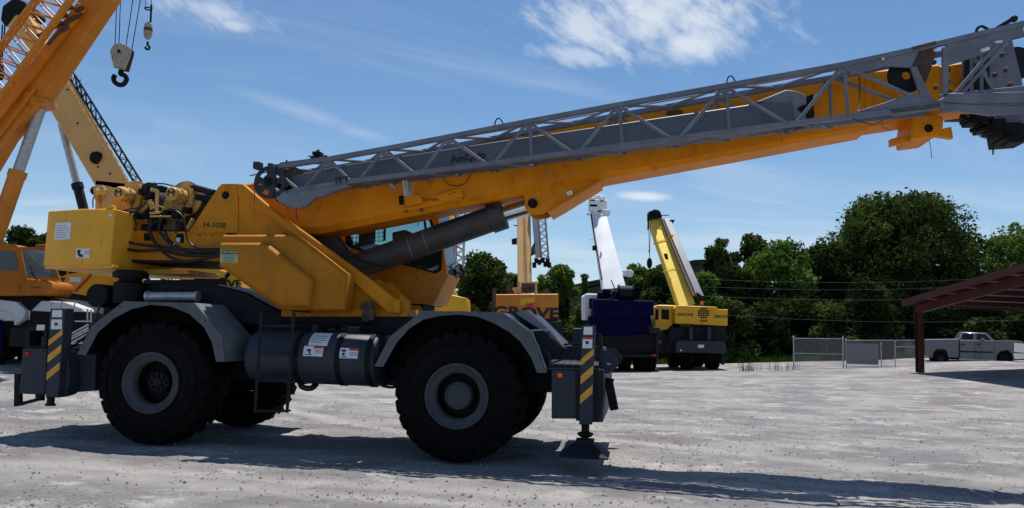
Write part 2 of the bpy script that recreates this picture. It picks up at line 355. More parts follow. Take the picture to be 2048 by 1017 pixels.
WORLD_ROOT = {}     # things whose parts are written in world coordinates -> inverse root matrix
def thing(name, label, cat, loc=(0, 0, 0), rz=0.0, group=None, world_coords=True):
    o = bpy.data.objects.new(name, None); o.empty_display_size = 0.3; COL.objects.link(o)
    o.location = loc; o.rotation_euler = (0, 0, rz); o['label'] = label; o['category'] = cat
    if group: o['group'] = group
    if world_coords: WORLD_ROOT[o.name] = (Matrix.Translation(loc) @ Matrix.Rotation(rz, 4, 'Z')).inverted()
    return o
def tag(o, label, cat, group=None):
    o['label'] = label; o['category'] = cat
    if group: o['group'] = group
    return o
def structure(o): o['kind'] = 'structure'; return o
def part_empty(name, parent):
    o = bpy.data.objects.new(name, None); o.empty_display_size = 0.1; COL.objects.link(o); o.parent = parent
    if parent.name in WORLD_ROOT: WORLD_ROOT[o.name] = WORLD_ROOT[parent.name]
    return o
def text(body, size, material, parent, loc, rot, name='lettering', sx=1.0, bold=0.0, shear=0.0, extrude=0.002):
    c = bpy.data.curves.new(name, 'FONT'); c.body = body; c.size = size; c.extrude = extrude; c.offset = bold; c.align_x = 'CENTER'; c.align_y = 'CENTER'; c.shear = shear
    c.resolution_u = 3
    o = bpy.data.objects.new('tmp', c); COL.objects.link(o); me = bpy.data.meshes.new_from_object(o); bpy.data.objects.remove(o)
    m4 = Matrix.LocRotScale(Vector(loc), rot, Vector((sx, 1, 1)))
    me.transform(m4)
    if parent.name in WORLD_ROOT: me.transform(WORLD_ROOT[parent.name])
    me.name = name; me.materials.clear(); me.materials.append(M[material]); t = bpy.data.objects.new(name, me); COL.objects.link(t); t.parent = parent
    return t
FACE = Matrix.Rotation(math.pi / 2, 3, 'X').to_quaternion()        # upright, facing -y
def face_rot(slope=0.0): return (Matrix.Rotation(-slope, 3, 'Y') @ Matrix.Rotation(math.pi / 2, 3, 'X')).to_quaternion()

def B(px, py, Y):                      # point of the place that is Y metres ahead
    d = ray(px, py); return (d.x / d.y * Y, Y, d.z / d.y * Y + CAM_H)
def b2(pts, Y): return [(B(px, py, Y)[0], B(px, py, Y)[2]) for px, py in pts]

# ------------------------------------------------------------------ ground
def sstep(a, b, x):
    t = np.clip((x - a) / (b - a), 0, 1); return t * t * (3 - 2 * t)
def gz(x, y):
    x = np.asarray(x, float); y = np.asarray(y, float)
    right = np.clip((x - 2) / 22.0, 0, 1.15) ** 1.3 * 1.04 * sstep(17, 38, y)
    left = sstep(-4, -14, x) * 0.62 * sstep(16, 25, y)
    far = sstep(60, 200, y) * 0.6
    return right + left + far
def gh(x, y): return float(gz(x, y))

def ground():
    rng = np.random.default_rng(3)
    def axis(lo, hi, step, outlo, outhi, k=1.13):
        a = list(np.arange(lo, hi, step)); s = step; v = hi
        while v < outhi: a.append(v); s *= k; v += s
        s = step; v = lo - step; pre = []
        while v > outlo: pre.append(v); s *= k; v -= s
        return np.array(pre[::-1] + a)
    xs = axis(-10, 10, 0.075, -900, 900); ys = axis(6.5, 17, 0.075, -60, 1500)
    X, Y = np.meshgrid(xs, ys); Z = gz(X, Y)
    # low gravel ridges, wheel tracks and hollows
    def vn(X, Y, f, seed):
        r = np.random.default_rng(seed).random((257, 257)); a = X * f + 500; b = Y * f + 500
        i = np.floor(a).astype(int); j = np.floor(b).astype(int); u = a - i; v = b - j; u = u * u * (3 - 2 * u); v = v * v * (3 - 2 * v)
        i %= 256; j %= 256
        return (r[i, j] * (1 - u) + r[i + 1, j] * u) * (1 - v) + (r[i, j + 1] * (1 - u) + r[i + 1, j + 1] * u) * v
    near = np.exp(-np.maximum(np.abs(Y - 12) - 8, 0) / 12) * np.exp(-np.maximum(np.abs(X) - 12, 0) / 12)
    D = (vn(X, Y * 1.8, 0.9, 1) - .5) * 0.05 + (vn(X, Y, 2.7, 2) - .5) * 0.03 + (vn(X, Y, 7.3, 4) - .5) * 0.018 + rng.normal(0, 0.003, X.shape)
    # shallow wheel tracks curving through the lot
    trk = np.zeros_like(X)
    for cx_, cy_, r_ in ((16.0, 34.0, 24.0), (16.0, 34.0, 26.2), (-9.0, -22.0, 32.6), (-9.0, -22.0, 34.6), (4.0, 40.0, 31.5), (4.0, 40.0, 33.4)):
        dd = np.abs(np.hypot(X - cx_, Y - cy_) - r_ - (vn(X, Y, .35, 9) - .5) * .25); trk = np.maximum(trk, np.clip(1.25 - dd / .30, 0, 1) * (0.35 + 0.65 * vn(X, Y, .5, 12)))
    trk *= np.clip((30 - Y) / 10, 0, 1)
    D -= trk * 0.016
    Z = Z + D * near
    nx, ny = len(xs), len(ys); idx = np.arange(nx * ny).reshape(ny, nx)
    q = np.stack([idx[:-1, :-1], idx[:-1, 1:], idx[1:, 1:], idx[1:, :-1]], -1).reshape(-1, 4)
    me = bpy.data.meshes.new('ground'); me.vertices.add(nx * ny); me.vertices.foreach_set('co', np.stack([X, Y, Z], -1).reshape(-1).astype(np.float32))
    me.loops.add(q.size); me.loops.foreach_set('vertex_index', q.reshape(-1).astype(np.int32)); me.polygons.add(len(q))
    me.polygons.foreach_set('loop_start', np.arange(0, q.size, 4, dtype=np.int32)); me.update(); me.validate()
    me.polygons.foreach_set('use_smooth', np.ones(len(q), bool))
    at_ = me.attributes.new('track', 'FLOAT', 'POINT'); at_.data.foreach_set('value', trk.reshape(-1).astype(np.float32))
    ma = bpy.data.materials.new('gravel_lot'); ma.use_nodes = True; nt = ma.node_tree; N = nt.nodes; L = nt.links; b = N['Principled BSDF']
    b.inputs['Roughness'].default_value = 0.95; b.inputs['Specular IOR Level'].default_value = 0.1
    tc = N.new('ShaderNodeTexCoord'); mp = N.new('ShaderNodeMapping'); L.new(tc.outputs['Object'], mp.inputs[0]); mp.inputs['Scale'].default_value = (0.75, 1.0, 1)
    mp.inputs['Rotation'].default_value = (0, 0, 0.16)
    def noise(s, d=6, r=0.6, v=mp.outputs[0]):
        n = N.new('ShaderNodeTexNoise'); L.new(v, n.inputs['Vector']); n.inputs['Scale'].default_value = s; n.inputs['Detail'].default_value = d; n.inputs['Roughness'].default_value = r; return n.outputs[0]
    def ramp(v, lo, hi):
        n = N.new('ShaderNodeMapRange'); n.interpolation_type = 'SMOOTHSTEP'; L.new(v, n.inputs[0]); n.inputs[1].default_value = lo; n.inputs[2].default_value = hi; return n.outputs[0]
    def mix(f, a, c, bt='MIX'):
        n = N.new('ShaderNodeMix'); n.data_type = 'RGBA'; n.blend_type = bt
        if isinstance(f, float): n.inputs[0].default_value = f
        else: L.new(f, n.inputs[0])
        for i, v in ((6, a), (7, c)):
            if isinstance(v, tuple): n.inputs[i].default_value = (*v, 1)
            else: L.new(v, n.inputs[i])
        return n.outputs[2]
    co = tc.outputs['Object']
    c = mix(ramp(noise(0.55, 7, 0.62), 0.38, 0.62), (0.205, 0.192, 0.200), (0.325, 0.312, 0.298))
    c = mix(ramp(noise(1.3, 8, 0.70), 0.52, 0.66), c, (0.45, 0.437, 0.415))
    c = mix(ramp(noise(3.4, 8, 0.72), 0.56, 0.68), c, (0.150, 0.142, 0.152))
    c = mix(ramp(noise(1.5, 6, 0.6, co), 0.62, 0.74), c, (0.260, 0.205, 0.195))
    c = mix(ramp(noise(26, 5, 0.7, co), 0.58, 0.72), c, (0.150, 0.142, 0.145))
    c = mix(ramp(noise(60, 4, 0.7, co), 0.60, 0.70), c, (0.43, 0.42, 0.41))
    c = mix(ramp(noise(48, 4, 0.7, co), 0.64, 0.71), c, (0.070, 0.064, 0.064))
    an = N.new('ShaderNodeAttribute'); an.attribute_name = 'track'; tm = N.new('ShaderNodeMath'); tm.operation = 'MULTIPLY'; L.new(an.outputs['Fac'], tm.inputs[0]); tm.inputs[1].default_value = 0.85
    c = mix(tm.outputs[0], c, (0.42, 0.40, 0.375))
    L.new(c, b.inputs['Base Color'])
    bp = N.new('ShaderNodeBump'); bp.inputs['Strength'].default_value = 0.9; bp.inputs['Distance'].default_value = 0.03
    ad = N.new('ShaderNodeMath'); ad.operation = 'ADD'; L.new(noise(14, 8, 0.75, co), ad.inputs[0]); L.new(noise(45, 4, 0.7, co), ad.inputs[1])
    L.new(ad.outputs[0], bp.inputs['Height']); L.new(bp.outputs[0], b.inputs['Normal'])
    me.materials.append(ma); o = bpy.data.objects.new('ground', me); COL.objects.link(o); structure(o)
    # loose stones
    rs = np.random.default_rng(11); V = []; Fc = []
    base = np.array([(1, 0, 0), (-1, 0, 0), (0, 1, 0), (0, -1, 0), (0, 0, 1), (0, 0, -1)], float)
    fc = [(0, 2, 4), (2, 1, 4), (1, 3, 4), (3, 0, 4), (2, 0, 5), (1, 2, 5), (3, 1, 5), (0, 3, 5)]
    n = 0
    cl_ = rs.random((70, 2))
    for k in range(22000):
        y = 7.0 + 15 * rs.random() ** 1.3; x = (rs.random() * 2 - 1) * (0.72 * y)
        if rs.random() < .45: cc = cl_[rs.integers(70)]; y = 7 + 14 * cc[0] + rs.normal() * .35; x = (cc[1] * 2 - 1) * .72 * y + rs.normal() * .9
        s = 0.005 + 0.020 * rs.random() ** 4.2
        a = rs.random() * 6.28; p = base * s * (0.6 + 0.8 * rs.random((6, 1))) * [1, 1, 0.7]
        p = np.stack([p[:, 0] * math.cos(a) - p[:, 1] * math.sin(a), p[:, 0] * math.sin(a) + p[:, 1] * math.cos(a), p[:, 2]], 1)
        V.append(p + [x, y, gh(x, y) + s * 0.2]); Fc += [(q0 + n, q1 + n, q2 + n) for q0, q1, q2 in fc]; n += 6
    V = np.concatenate(V); i = np.clip(np.searchsorted(xs, V[:, 0]), 0, nx - 1); j = np.clip(np.searchsorted(ys, V[:, 1]), 0, ny - 1)
    V[:, 2] += (Z[j, i] - gz(V[:, 0], V[:, 1]))
    me = bpy.data.meshes.new('loose_gravel'); me.from_pydata(V.tolist(), [], Fc); me.materials.append(M['stone'])
    o = bpy.data.objects.new('loose_gravel', me); COL.objects.link(o); o['kind'] = 'stuff'; tag(o, 'pale crushed stones scattered over the gravel lot', 'gravel')
ground()

# ================================================================== the main crane
YAW = R(9.2)
_d = ray(913, 793); _k = 11.45 / _d.y
_h0 = Vector((_d.x * _k, 11.45, _d.z * _k + CAM_H))          # front near hub
CF = Vector((math.cos(YAW), -math.sin(YAW), 0)); CL = Vector((math.sin(YAW), math.cos(YAW), 0))
CO = Vector((_h0.x, _h0.y, 0.0)); TR = _h0.z
crane = thing('rough_terrain_crane', 'big yellow and grey four wheeled crane in the foreground with lattice jib along its boom', 'crane', CO, -YAW, world_coords=False)
def P(px, py, lat):                    # point of the crane's own frame on the plane at that lateral distance
    d = ray(px, py); c = Vector((0, 0, CAM_H)); k = (lat - (c - CO).dot(CL)) / d.dot(CL); q = c + d * k - CO
    return (q.dot(CF), lat, q.z)
def pp(pts, lat): return [(P(a, b, lat)[0], P(a, b, lat)[2]) for a, b in pts]
XF = 0.0; XR = P(301, 762, 0)[0]
TW = 0.74; FAR = 3.35

# ---- wheels
def wheel(x, near, rear):
    w = part_empty('wheel', crane)
    sgn = 1 if near else -1; y0 = 0.0 if near else FAR     # outer face, inwards direction sgn
    c = (x, y0, TR); Rt = TR + 0.005
    g = G(); prof = [(0.43, 0.05), (0.47, 0.02), (0.56, -0.005), (0.70, 0.0), (0.80, 0.03), (0.87, 0.085), (0.885, 0.14), (0.885, 0.60), (0.87, 0.655), (0.80, 0.71), (0.62, 0.745), (0.46, 0.73), (0.43, 0.70)]
    g.lathe([(r * Rt / 0.94, a * sgn) for r, a in prof], c, 'y', 72)
    nl = 24                                                 # deep bars
    for side in (0, 1):
        for i in range(nl):
            t0 = 2 * math.pi * (i + 0.5 * side) / nl
            secs = [(0.40 if side == 0 else 0.34, 0.19), (0.24 if side == 0 else 0.50, 0.02), (0.10 if side == 0 else 0.64, -0.05), (0.045 if side == 0 else 0.695, -0.07)]
            vs = []
            for k, (a, dt) in enumerate(secs):
                hw = 0.052 + 0.012 * k
                ro = Rt - (0 if k < 2 else 0.012 if k == 2 else 0.055); ri = 0.84 if k < 3 else 0.76
                for r, q in ((ri, -hw * 1.15), (ro, -hw), (ro, hw), (ri, hw * 1.15)):
                    t = t0 + (dt + q / 0.94)
                    vs.append((x + r * math.cos(t), y0 + a * sgn, TR + r * math.sin(t)))
            fs = [(0, 1, 2, 3), (15, 14, 13, 12)]
            for k in range(3): fs += [(4 * k + j, 4 * k + 4 + j, 4 * k + 4 + (j + 1) % 4, 4 * k + (j + 1) % 4) for j in range(4)]
            g.add(vs, fs)
    for rr in (0.60, 0.74):                                 # moulded sidewall rings
        g.lathe([(rr - .012, 0.0 * sgn), (rr - .006, -0.014 * sgn), (rr + .006, -0.014 * sgn), (rr + .012, 0.012 * sgn)], c, 'y', 72)
    g.build('tyre', M['tyre'], w, angle=40)
    g = G(); ri = 0.325
    g.lathe([(0.445, 0.07 * sgn), (0.462, 0.02 * sgn), (0.462, -0.012 * sgn), (0.43, -0.02 * sgn), (0.405, 0.012 * sgn), (0.36, 0.03 * sgn), (ri + 0.012, 0.045 * sgn), (ri, 0.06 * sgn), (ri - 0.01, 0.17 * sgn)], c, 'y', 64)
    g.build('rim', M['rim'], w, angle=40)
    g = G(); g.lathe([(ri - 0.012, 0.165 * sgn), (ri - 0.02, 0.36 * sgn), (0.0, 0.37 * sgn)], c, 'y', 48); g.build('wheel_disc', M['black'], w)  # dish back coloured black for the shade deep inside the rim
    g = G()
    if not rear:
        g.lathe([(0.20, 0.36 * sgn), (0.20, 0.10 * sgn), (0.185, 0.08 * sgn), (0.17, 0.08 * sgn), (0.165, 0.095 * sgn), (0, 0.095 * sgn)], c, 'y', 48)
        for i in range(12):
            t = i * math.pi / 6; q = Vector((x + 0.182 * math.cos(t), y0 + 0.075 * sgn, TR + 0.182 * math.sin(t))); g.cyl(q, q + Vector((0, -0.012 * sgn, 0)), 0.010, n=6)
    else:
        g.lathe([(0.17, 0.36 * sgn), (0.17, 0.22 * sgn), (0.15, 0.20 * sgn), (0.08, 0.20 * sgn), (0.07, 0.16 * sgn), (0, 0.155 * sgn)], c, 'y', 48)
        for i in range(8):
            t = i * math.pi / 4; q = Vector((x + 0.115 * math.cos(t), y0 + 0.20 * sgn, TR + 0.115 * math.sin(t))); g.cyl(q, q + Vector((0, -0.05 * sgn, 0)), 0.026, n=8)
            q = Vector((x + 0.23 * math.cos(t), y0 + 0.345 * sgn, TR + 0.23 * math.sin(t))); g.cyl(q, q + Vector((0, -0.05 * sgn, 0)), 0.017, n=6)
    g.build('hub', M['rim' if not rear else 'dgrey'], w, angle=40)
for x, rear in ((XF, False), (XR, True)):
    for near in (True, False): wheel(x, near, rear)
g = G()
for x in (XF, XR):
    g.cyl((x, 0.55, TR), (x, FAR - 0.55, TR), 0.15, n=16); g.sphere((x, FAR / 2, TR), 0.34, 0.30, 0.32); g.box(x - 0.2, x + 0.2, 0.72, 1.0, TR - 0.25, TR + 0.3); g.box(x - 0.2, x + 0.2, FAR - 1.0, FAR - 0.72, TR - 0.25, TR + 0.3)
g.build('axle', M['black'], crane)

# ---- carrier frame
xr_end = P(50, 720, 0)[0]; xf_end = P(1190, 740, 0)[0]
g = G(); g.box(xr_end + 0.3, xf_end - 0.1, 1.0, FAR - 1.0, 0.98, 1.40)
g.box(XR + 1.1, XF - 1.1, 0.95, FAR - 0.95, 1.06, 1.46); g.prism(pp([(520, 632), (870, 634), (870, 672), (520, 670)], 1.02), 0.98, FAR - 0.98)
g.build('carrier_frame', M['dgrey'], crane, bevel=0.01)
# fenders: outline, arc and side by side along the wheel
def fender(outer, inner, face, name='fender'):
    o2 = pp(outer, -0.05); i2 = pp(inner, -0.05)
    for side in (0, 1):
        ya, yb = (-0.05, -0.035) if side == 0 else (FAR + 0.035, FAR + 0.05)
        g = G()
        g.prism(o2 + i2[::-1], ya, yb); g.build(name, M['fender'], crane); g = G()
        top = o2 if face is None else o2[:]
        yt0, yt1 = (-0.034, 0.86) if side == 0 else (FAR - 0.86, FAR + 0.034)
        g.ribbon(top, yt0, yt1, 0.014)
        f = g.build('fender_top', M['sunlit'], crane)  # top sheet coloured lighter than the skirt, as if sunlit
        g = G(); P2 = [Vector(p) for p in top]; cen_ = sum(P2, Vector((0, 0))) / len(P2); off = []
        for i_ in range(len(P2)):
            d_ = (P2[min(i_ + 1, len(P2) - 1)] - P2[max(i_ - 1, 0)]).normalized(); n_ = Vector((d_.y, -d_.x)); off.append(tuple(P2[i_] + n_ * .018))
        g.ribbon(off, yt0 + .002, yt1 - .002, .006); g.build('fender_shade_sheet', M['black'], crane)  # black sheet added below the top, painting the underside's shade
outR = [(154, 709), (184, 652), (247.5, 603), (388, 606), (446, 674), (449, 724)]
inR = [(171, 711), (196, 665), (228, 637), (262, 619), (300, 610), (340, 613), (378, 628), (408, 655), (424, 686), (432, 724)]
outF = [(749, 733), (779, 674), (845, 622), (1004, 625), (1060, 665), (1091, 746)]
inF = [(766, 734), (793, 686), (818, 658), (846, 640), (880, 632), (917, 629.5), (955, 634), (988, 647), (1018, 664), (1041, 684), (1062, 715), (1074, 746)]
fender(outR, inR, None); fender(outF, inF, None)
# inner wheel-house walls
g = G()
for o_ in (outR, outF):
    a = pp(o_, 0.0)
    g.prism(a, 0.862, 0.878); g.prism(a, FAR - 0.878, FAR - 0.862)
g.build('wheel_arch', M['black'], crane)

# ---- engine hood behind the rear fender
g = G(); g.prism(pp([(205, 650), (205, 590), (262, 566), (440, 573), (494, 588), (556, 622), (575, 650)], 0.95), 0.95, 2.40)
hood = g.build('engine_hood', M['dgrey'], crane, bevel=0.02)
g = G(); g.ribbon([(a, b_ + .02) for a, b_ in pp([(436, 571.5), (494, 586), (558, 621)], 0.95)], 0.97, 2.38, .012); g.build('hood_sunlit_slope', M['sunlit'], hood)  # pale strip added so the hood slope looks sunlit
g = G()
for i in range(7):
    a = P(300 + i * 16, 592, 0.945); g.beam(a, (a[0], a[1], a[2] + 0.11), 0.03, 0.012)
g.build('vent_louvre', M['black'], hood)
g = G(); a = P(255, 605, 0.75); g.lathe([(0, 0), (0.24, 0.0), (0.25, 0.05), (0.25, 0.33), (0.18, 0.36), (0.18, 0.42), (0.27, 0.42), (0.28, 0.50), (0.22, 0.54), (0, 0.545)], (a[0], 0.78, P(255, 605, .78)[2] - 0.02), 'z', 32)
b_ = P(206, 590, 0.7); g.cyl((b_[0], 0.55, b_[2] - 0.02), (b_[0], 1.1, b_[2] - 0.02), 0.19, n=24)
g.build('air_cleaner', M['black'], crane)
g = G(); a, b_ = P(300, 593, 0.72), P(391, 593, 0.72); g.cyl(a, b_, 0.072, n=24); g.cyl((a[0] - .06, a[1], a[2]), a, 0.085, n=24); g.cyl(b_, (b_[0] + .05, b_[1], b_[2]), 0.085, n=24)
g.build('muffler', M['steel'], crane)

# ---- battery box, sloped decks on the front
g = G(); g.prism(pp([(1000, 640), (1004, 624), (1058, 627), (1127, 694), (1205, 696), (1205, 745), (1100, 745)], 0.90), 0.90, 2.45)
g.build('front_deck', M['grey'], crane, bevel=0.012)
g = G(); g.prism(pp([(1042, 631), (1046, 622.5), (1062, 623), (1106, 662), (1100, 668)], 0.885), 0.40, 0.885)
g.build('deck_cover', M['sunlit'], crane, bevel=0.006)  # lit tone of the slope is in its paint
g = G(); g.prism(pp([(1062, 664), (1084, 661), (1127, 697), (1104, 738), (1093, 738)], 0.30), 0.30, 0.88)
g.build('side_panel', M['dgrey'], crane, bevel=0.006)
g = G(); g.tube([P(1057, 662, 0.2), P(1092, 660, 0.2), P(1104, 665, 0.2), P(1127, 693, 0.2), P(1131, 697, 0.3)], 0.014, 8, 4)
g.tube([P(1060, 668, 0.18), P(1075, 690, 0.1), P(1092, 738, 0.0)], 0.012, 8)
g.build('grab_rail', M['steel'], crane)
# inclined tread panel with ribs
a0, a1 = P(1096, 737, 0.0), P(1197, 738, 0.0); b0, b1 = P(1120, 696, 0.42), P(1200, 696, 0.42)
def quadslab(g, a, b, c, d, t):
    n = (Vector(b) - Vector(a)).cross(Vector(d) - Vector(a)).normalized() * t
    vs = [Vector(q) for q in (a, b, c, d)] + [Vector(q) + n for q in (a, b, c, d)]
    return g.add(vs, [(3, 2, 1, 0), (4, 5, 6, 7), (0, 1, 5, 4), (1, 2, 6, 5), (2, 3, 7, 6), (3, 0, 4, 7)])
g = G(); quadslab(g, a0, a1, b1, b0, 0.02)
tp = g.build('tread_panel', M['dgrey'], crane)
rib_me = None
for i in range(7):
    t = (i + 0.4) / 7; p = Vector(a0).lerp(a1, t); q = Vector(b0).lerp(b1, t); off = Vector((0, -0.012, 0.01))
    g = G(); g.beam(p + off, q + off, 0.010, 0.012); g.build('rib', M['grey'], tp)
g = G(); g.beam(Vector(a0) + Vector((0, -.02, 0)), Vector(a1) + Vector((0, -.02, 0)), 0.03, 0.02); g.beam(Vector(b0) + Vector((0, 0, .01)), Vector(b1) + Vector((0, 0, .01)), 0.05, 0.03)
g.build('panel_edge', M['grey'], tp)

# ---- outrigger boxes
def decal(pts, lat, material, name='decal', parent=None, t=0.004, label=None):
    g = G(); g.prism(pp(pts, lat), lat - t, lat); return g.build(name, M[material] if isinstance(material, str) else material, parent or crane, label=label)
# rear
g = G(); g.prism(pp([(45, 697), (94, 697), (90, 790), (37, 788)], 0.0), 0.0, FAR)
g.prism(pp([(94, 706), (190, 706), (190, 782), (92, 790)], 0.30), 0.30, FAR - 0.30)
rb = g.build('outrigger_box', M['grey'], crane, bevel=0.012)
g = G(); g.prism(pp([(112, 702), (124, 700), (134, 706), (137, 760), (130, 790), (112, 796)], 0.02), 0.03, 0.30); g.build('end_lug', M['grey'], rb, bevel=0.015)
g = G(); g.ring(pp([(50, 697), (50, 664), (55, 655), (89, 655), (94, 664), (94, 697)], 0.05), pp([(58, 692), (58, 668), (61, 662), (84, 662), (87, 668), (87, 692)], 0.05), 0.05, 0.32)
g.build('socket_frame', M['dgrey'], rb, bevel=0.006)
g = G(); g.box(P(55, 0, .1)[0], P(88, 0, .1)[0], 0.4, 0.42, P(70, 695, .4)[2], P(70, 658, .4)[2]); g.build('socket_back', M['black'], rb)
g = G(); g.prism(pp([(28, 748), (38, 748), (40, 812), (27, 814)], 0.05), 0.05, 0.12); g.prism(pp([(40, 805), (84, 794), (84, 800), (40, 812)], 0.05), 0.05, 0.10); g.prism(pp([(70, 786), (84, 786), (84, 802), (70, 802)], 0.05), 0.05, 0.12)
g.build('hook_bracket', M['black'], rb, bevel=0.005)
g = G(); c = P(56, 708, 0.0); g.lathe([(0, -0.025), (0.03, -0.022), (0.04, 0.0)], c, 'y', 20); g.build('marker_light', M['redlens'], rb)
plate = decal([(74, 650), (90, 650), (89, 661), (73, 661)], 0.04, 'white', 'number_plate', rb, label='small white plate on the rear socket frame')
# front
g = G(); g.prism(pp([(1103, 739), (1208, 739), (1206, 845), (1171, 845), (1171, 838), (1103, 838)], 0.0), 0.0, FAR)
fb = g.build('outrigger_box', M['grey'], crane, bevel=0.012)
g = G(); g.prism(pp([(1189, 742), (1206, 742), (1208, 790), (1197, 844), (1189, 844)], -0.01), -0.012, 0.0); g.prism(pp([(1150, 742), (1163, 742), (1163, 842), (1152, 842)], -0.01), -0.012, 0.0)
g.build('end_plate', M['dgrey'], fb)
g = G(); c = P(1120, 751, 0.0); g.lathe([(0, -0.03), (0.032, -0.026), (0.042, 0.0)], c, 'y', 20); g.build('marker_light', M['amber'], fb)
# towing lug with an eye
hc = P(1221, 727, 0.35)
def lugpts(pts, lat, cx, cy, r, n=16):
    out = pp(pts, lat); return out
outl = [(1200, 700), (1214, 702), (1232, 716), (1238, 727), (1233, 737), (1222, 745), (1208, 749), (1200, 748)]
inl = [(1213, 726), (1216, 723.5), (1221, 723), (1226, 725), (1228, 728), (1225, 730), (1219, 731), (1214, 729)]
g = G(); g.ring(pp(outl, 0.35), pp(inl, 0.35), 0.35, 0.41); g.build('tow_lug', M['grey'], crane)
g = G(); g.ring(pp(outl, 0.35), pp(inl, 0.35), FAR - 0.41, FAR - 0.35); g.build('tow_lug', M['grey'], crane)
g = G(); g.beam(P(1217, 762, 0.6), P(1229, 820, 0.6), 0.17, 0.12); g.beam(P(1208, 758, 0.6), P(1228, 762, 0.6), 0.10, 0.05)
g.build('tow_bar', M['black'], crane, bevel=0.01)
g = G(); g.box(P(1176, 0, .6)[0], P(1200, 0, .6)[0], .5, .56, P(1190, 697, .6)[2], P(1190, 672, .6)[2]); g.cyl(P(1202, 697, .5), P(1201, 674, .5), 0.016); g.sphere(P(1201, 673, .5), 0.022); g.beam(P(1186, 683, .5), P(1203, 683, .5), 0.02)
g.build('deck_fitting', M['grey'], crane, bevel=0.006)

# jacks, near and far
def jack(top, bottom, side, front):
    lat = -0.11
    if side == 1 and front: top = tuple((a - 58, b_) for a, b_ in top); bottom = tuple((a - 58, b_) for a, b_ in bottom)
    (xl0, y0), (xr0, _) = top; (xl1, y1), (xr1, _) = bottom
    base = pp([(xl0, y0), (xr0, y0), (xr1, y1), (xl1, y1)], lat)
    ya, yb = (-0.11, 0.10) if side == 0 else (FAR - 0.10, FAR + 0.11)
    g = G(); g.prism(base, ya, yb); j = g.build('outrigger_jack', M['grey'], crane, bevel=0.012)
    def edge(t): return (xl0 + (xl1 - xl0) * t, y0 + (y1 - y0) * t), (xr0 + (xr1 - xr0) * t, y0 + (y1 - y0) * t)
    if side == 0:
        H = y1 - y0
        for s_ in ((0.235, 0.30), (0.405, 0.49), (0.60, 0.685)):
            t0, t1 = s_; drop = 24.0 / H
            (la, lb), (ra, rb_) = edge(t0 + drop * 0.9)[0], edge(t0)[1]
            (lc, ld), (rc, rd) = edge(t1 + drop * 0.9)[0], edge(t1)[1]
            decal([(la + 1, lb), (ra - 1, rb_), (rc - 1, rd), (lc + 1, ld)], lat - 0.0015, 'stripe', 'warning_stripe', j)
        (a, b), (c, d) = edge(0.02); w = c - a
        decal([(a + w * .18, y0 + H * .02), (a + w * .82, y0 + H * .02), (a + w * .82, y0 + H * .10), (a + w * .15, y0 + H * .10)], lat - 0.0015, 'white', 'decal', j)
        wd = decal([(a + w * .10, y0 + H * .125), (a + w * .82, y0 + H * .125), (a + w * .80, y0 + H * .235), (a + w * .07, y0 + H * .235)], lat - 0.0015, 'white', 'decal', j)
        if front: decal([(a + w * .10, y0 + H * .125), (a + w * .82, y0 + H * .125), (a + w * .82, y0 + H * .145), (a + w * .10, y0 + H * .145)], lat - 0.006, 'red', 'decal_header', j)
        decal([(a + w * .3, y0 + H * .165), (a + w * .5, y0 + H * .16), (a + w * .55, y0 + H * .19), (a + w * .33, y0 + H * .195)], lat - 0.006, 'ink', 'pictogram', j)
    lower = edge(1.0); cx = (lower[0][0] + lower[1][0]) / 2; p = P(cx, y1, 0.0); yc = (ya + yb) / 2
    g = G()
    if front:
        zt = p[2]; g.cyl((p[0], yc, zt), (p[0], yc, zt - 0.10), 0.055, n=16); g.lathe([(0, 0.0), (0.08, 0.0), (0.11, 0.03), (0.11, 0.05), (0.05, 0.07)], (p[0], yc, zt - 0.16), 'z', 20)
        zf = 0.22; vs = []
        for hw, z_ in ((.33, zf), (.33, zf + .02), (.12, zf + .17), (.12, zf + .22)): vs += [(p[0] - hw, yc - hw, z_), (p[0] + hw, yc - hw, z_), (p[0] + hw, yc + hw, z_), (p[0] - hw, yc + hw, z_)]
        g2 = G(); g2.add(vs, [(3, 2, 1, 0), (12, 13, 14, 15)] + [(4 * k + i, 4 * k + (i + 1) % 4, 4 * k + 4 + (i + 1) % 4, 4 * k + 4 + i) for k in range(3) for i in range(4)]); g2.cyl((p[0], yc, zf + .2), (p[0], yc, zt - .14), .05, n=12)
        if side == 0: g2.build('float_pad', M['dgrey'], j)
        g.build('jack_foot', M['black'], j)
    else:
        g.cyl((p[0], yc, p[2]), (p[0], yc, p[2] - 0.09), 0.055, n=16); g.cyl((p[0], yc, p[2] - 0.09), (p[0], yc, p[2] - 0.12), 0.075, n=16); g.build('jack_foot', M['dgrey'], j)
for side in (0, 1):
    jack(((1163, 650), (1190, 650)), ((1158, 850), (1184, 850)), side, True)
    jack(((100, 617), (130, 617)), ((90, 796), (115, 796)), side, False)

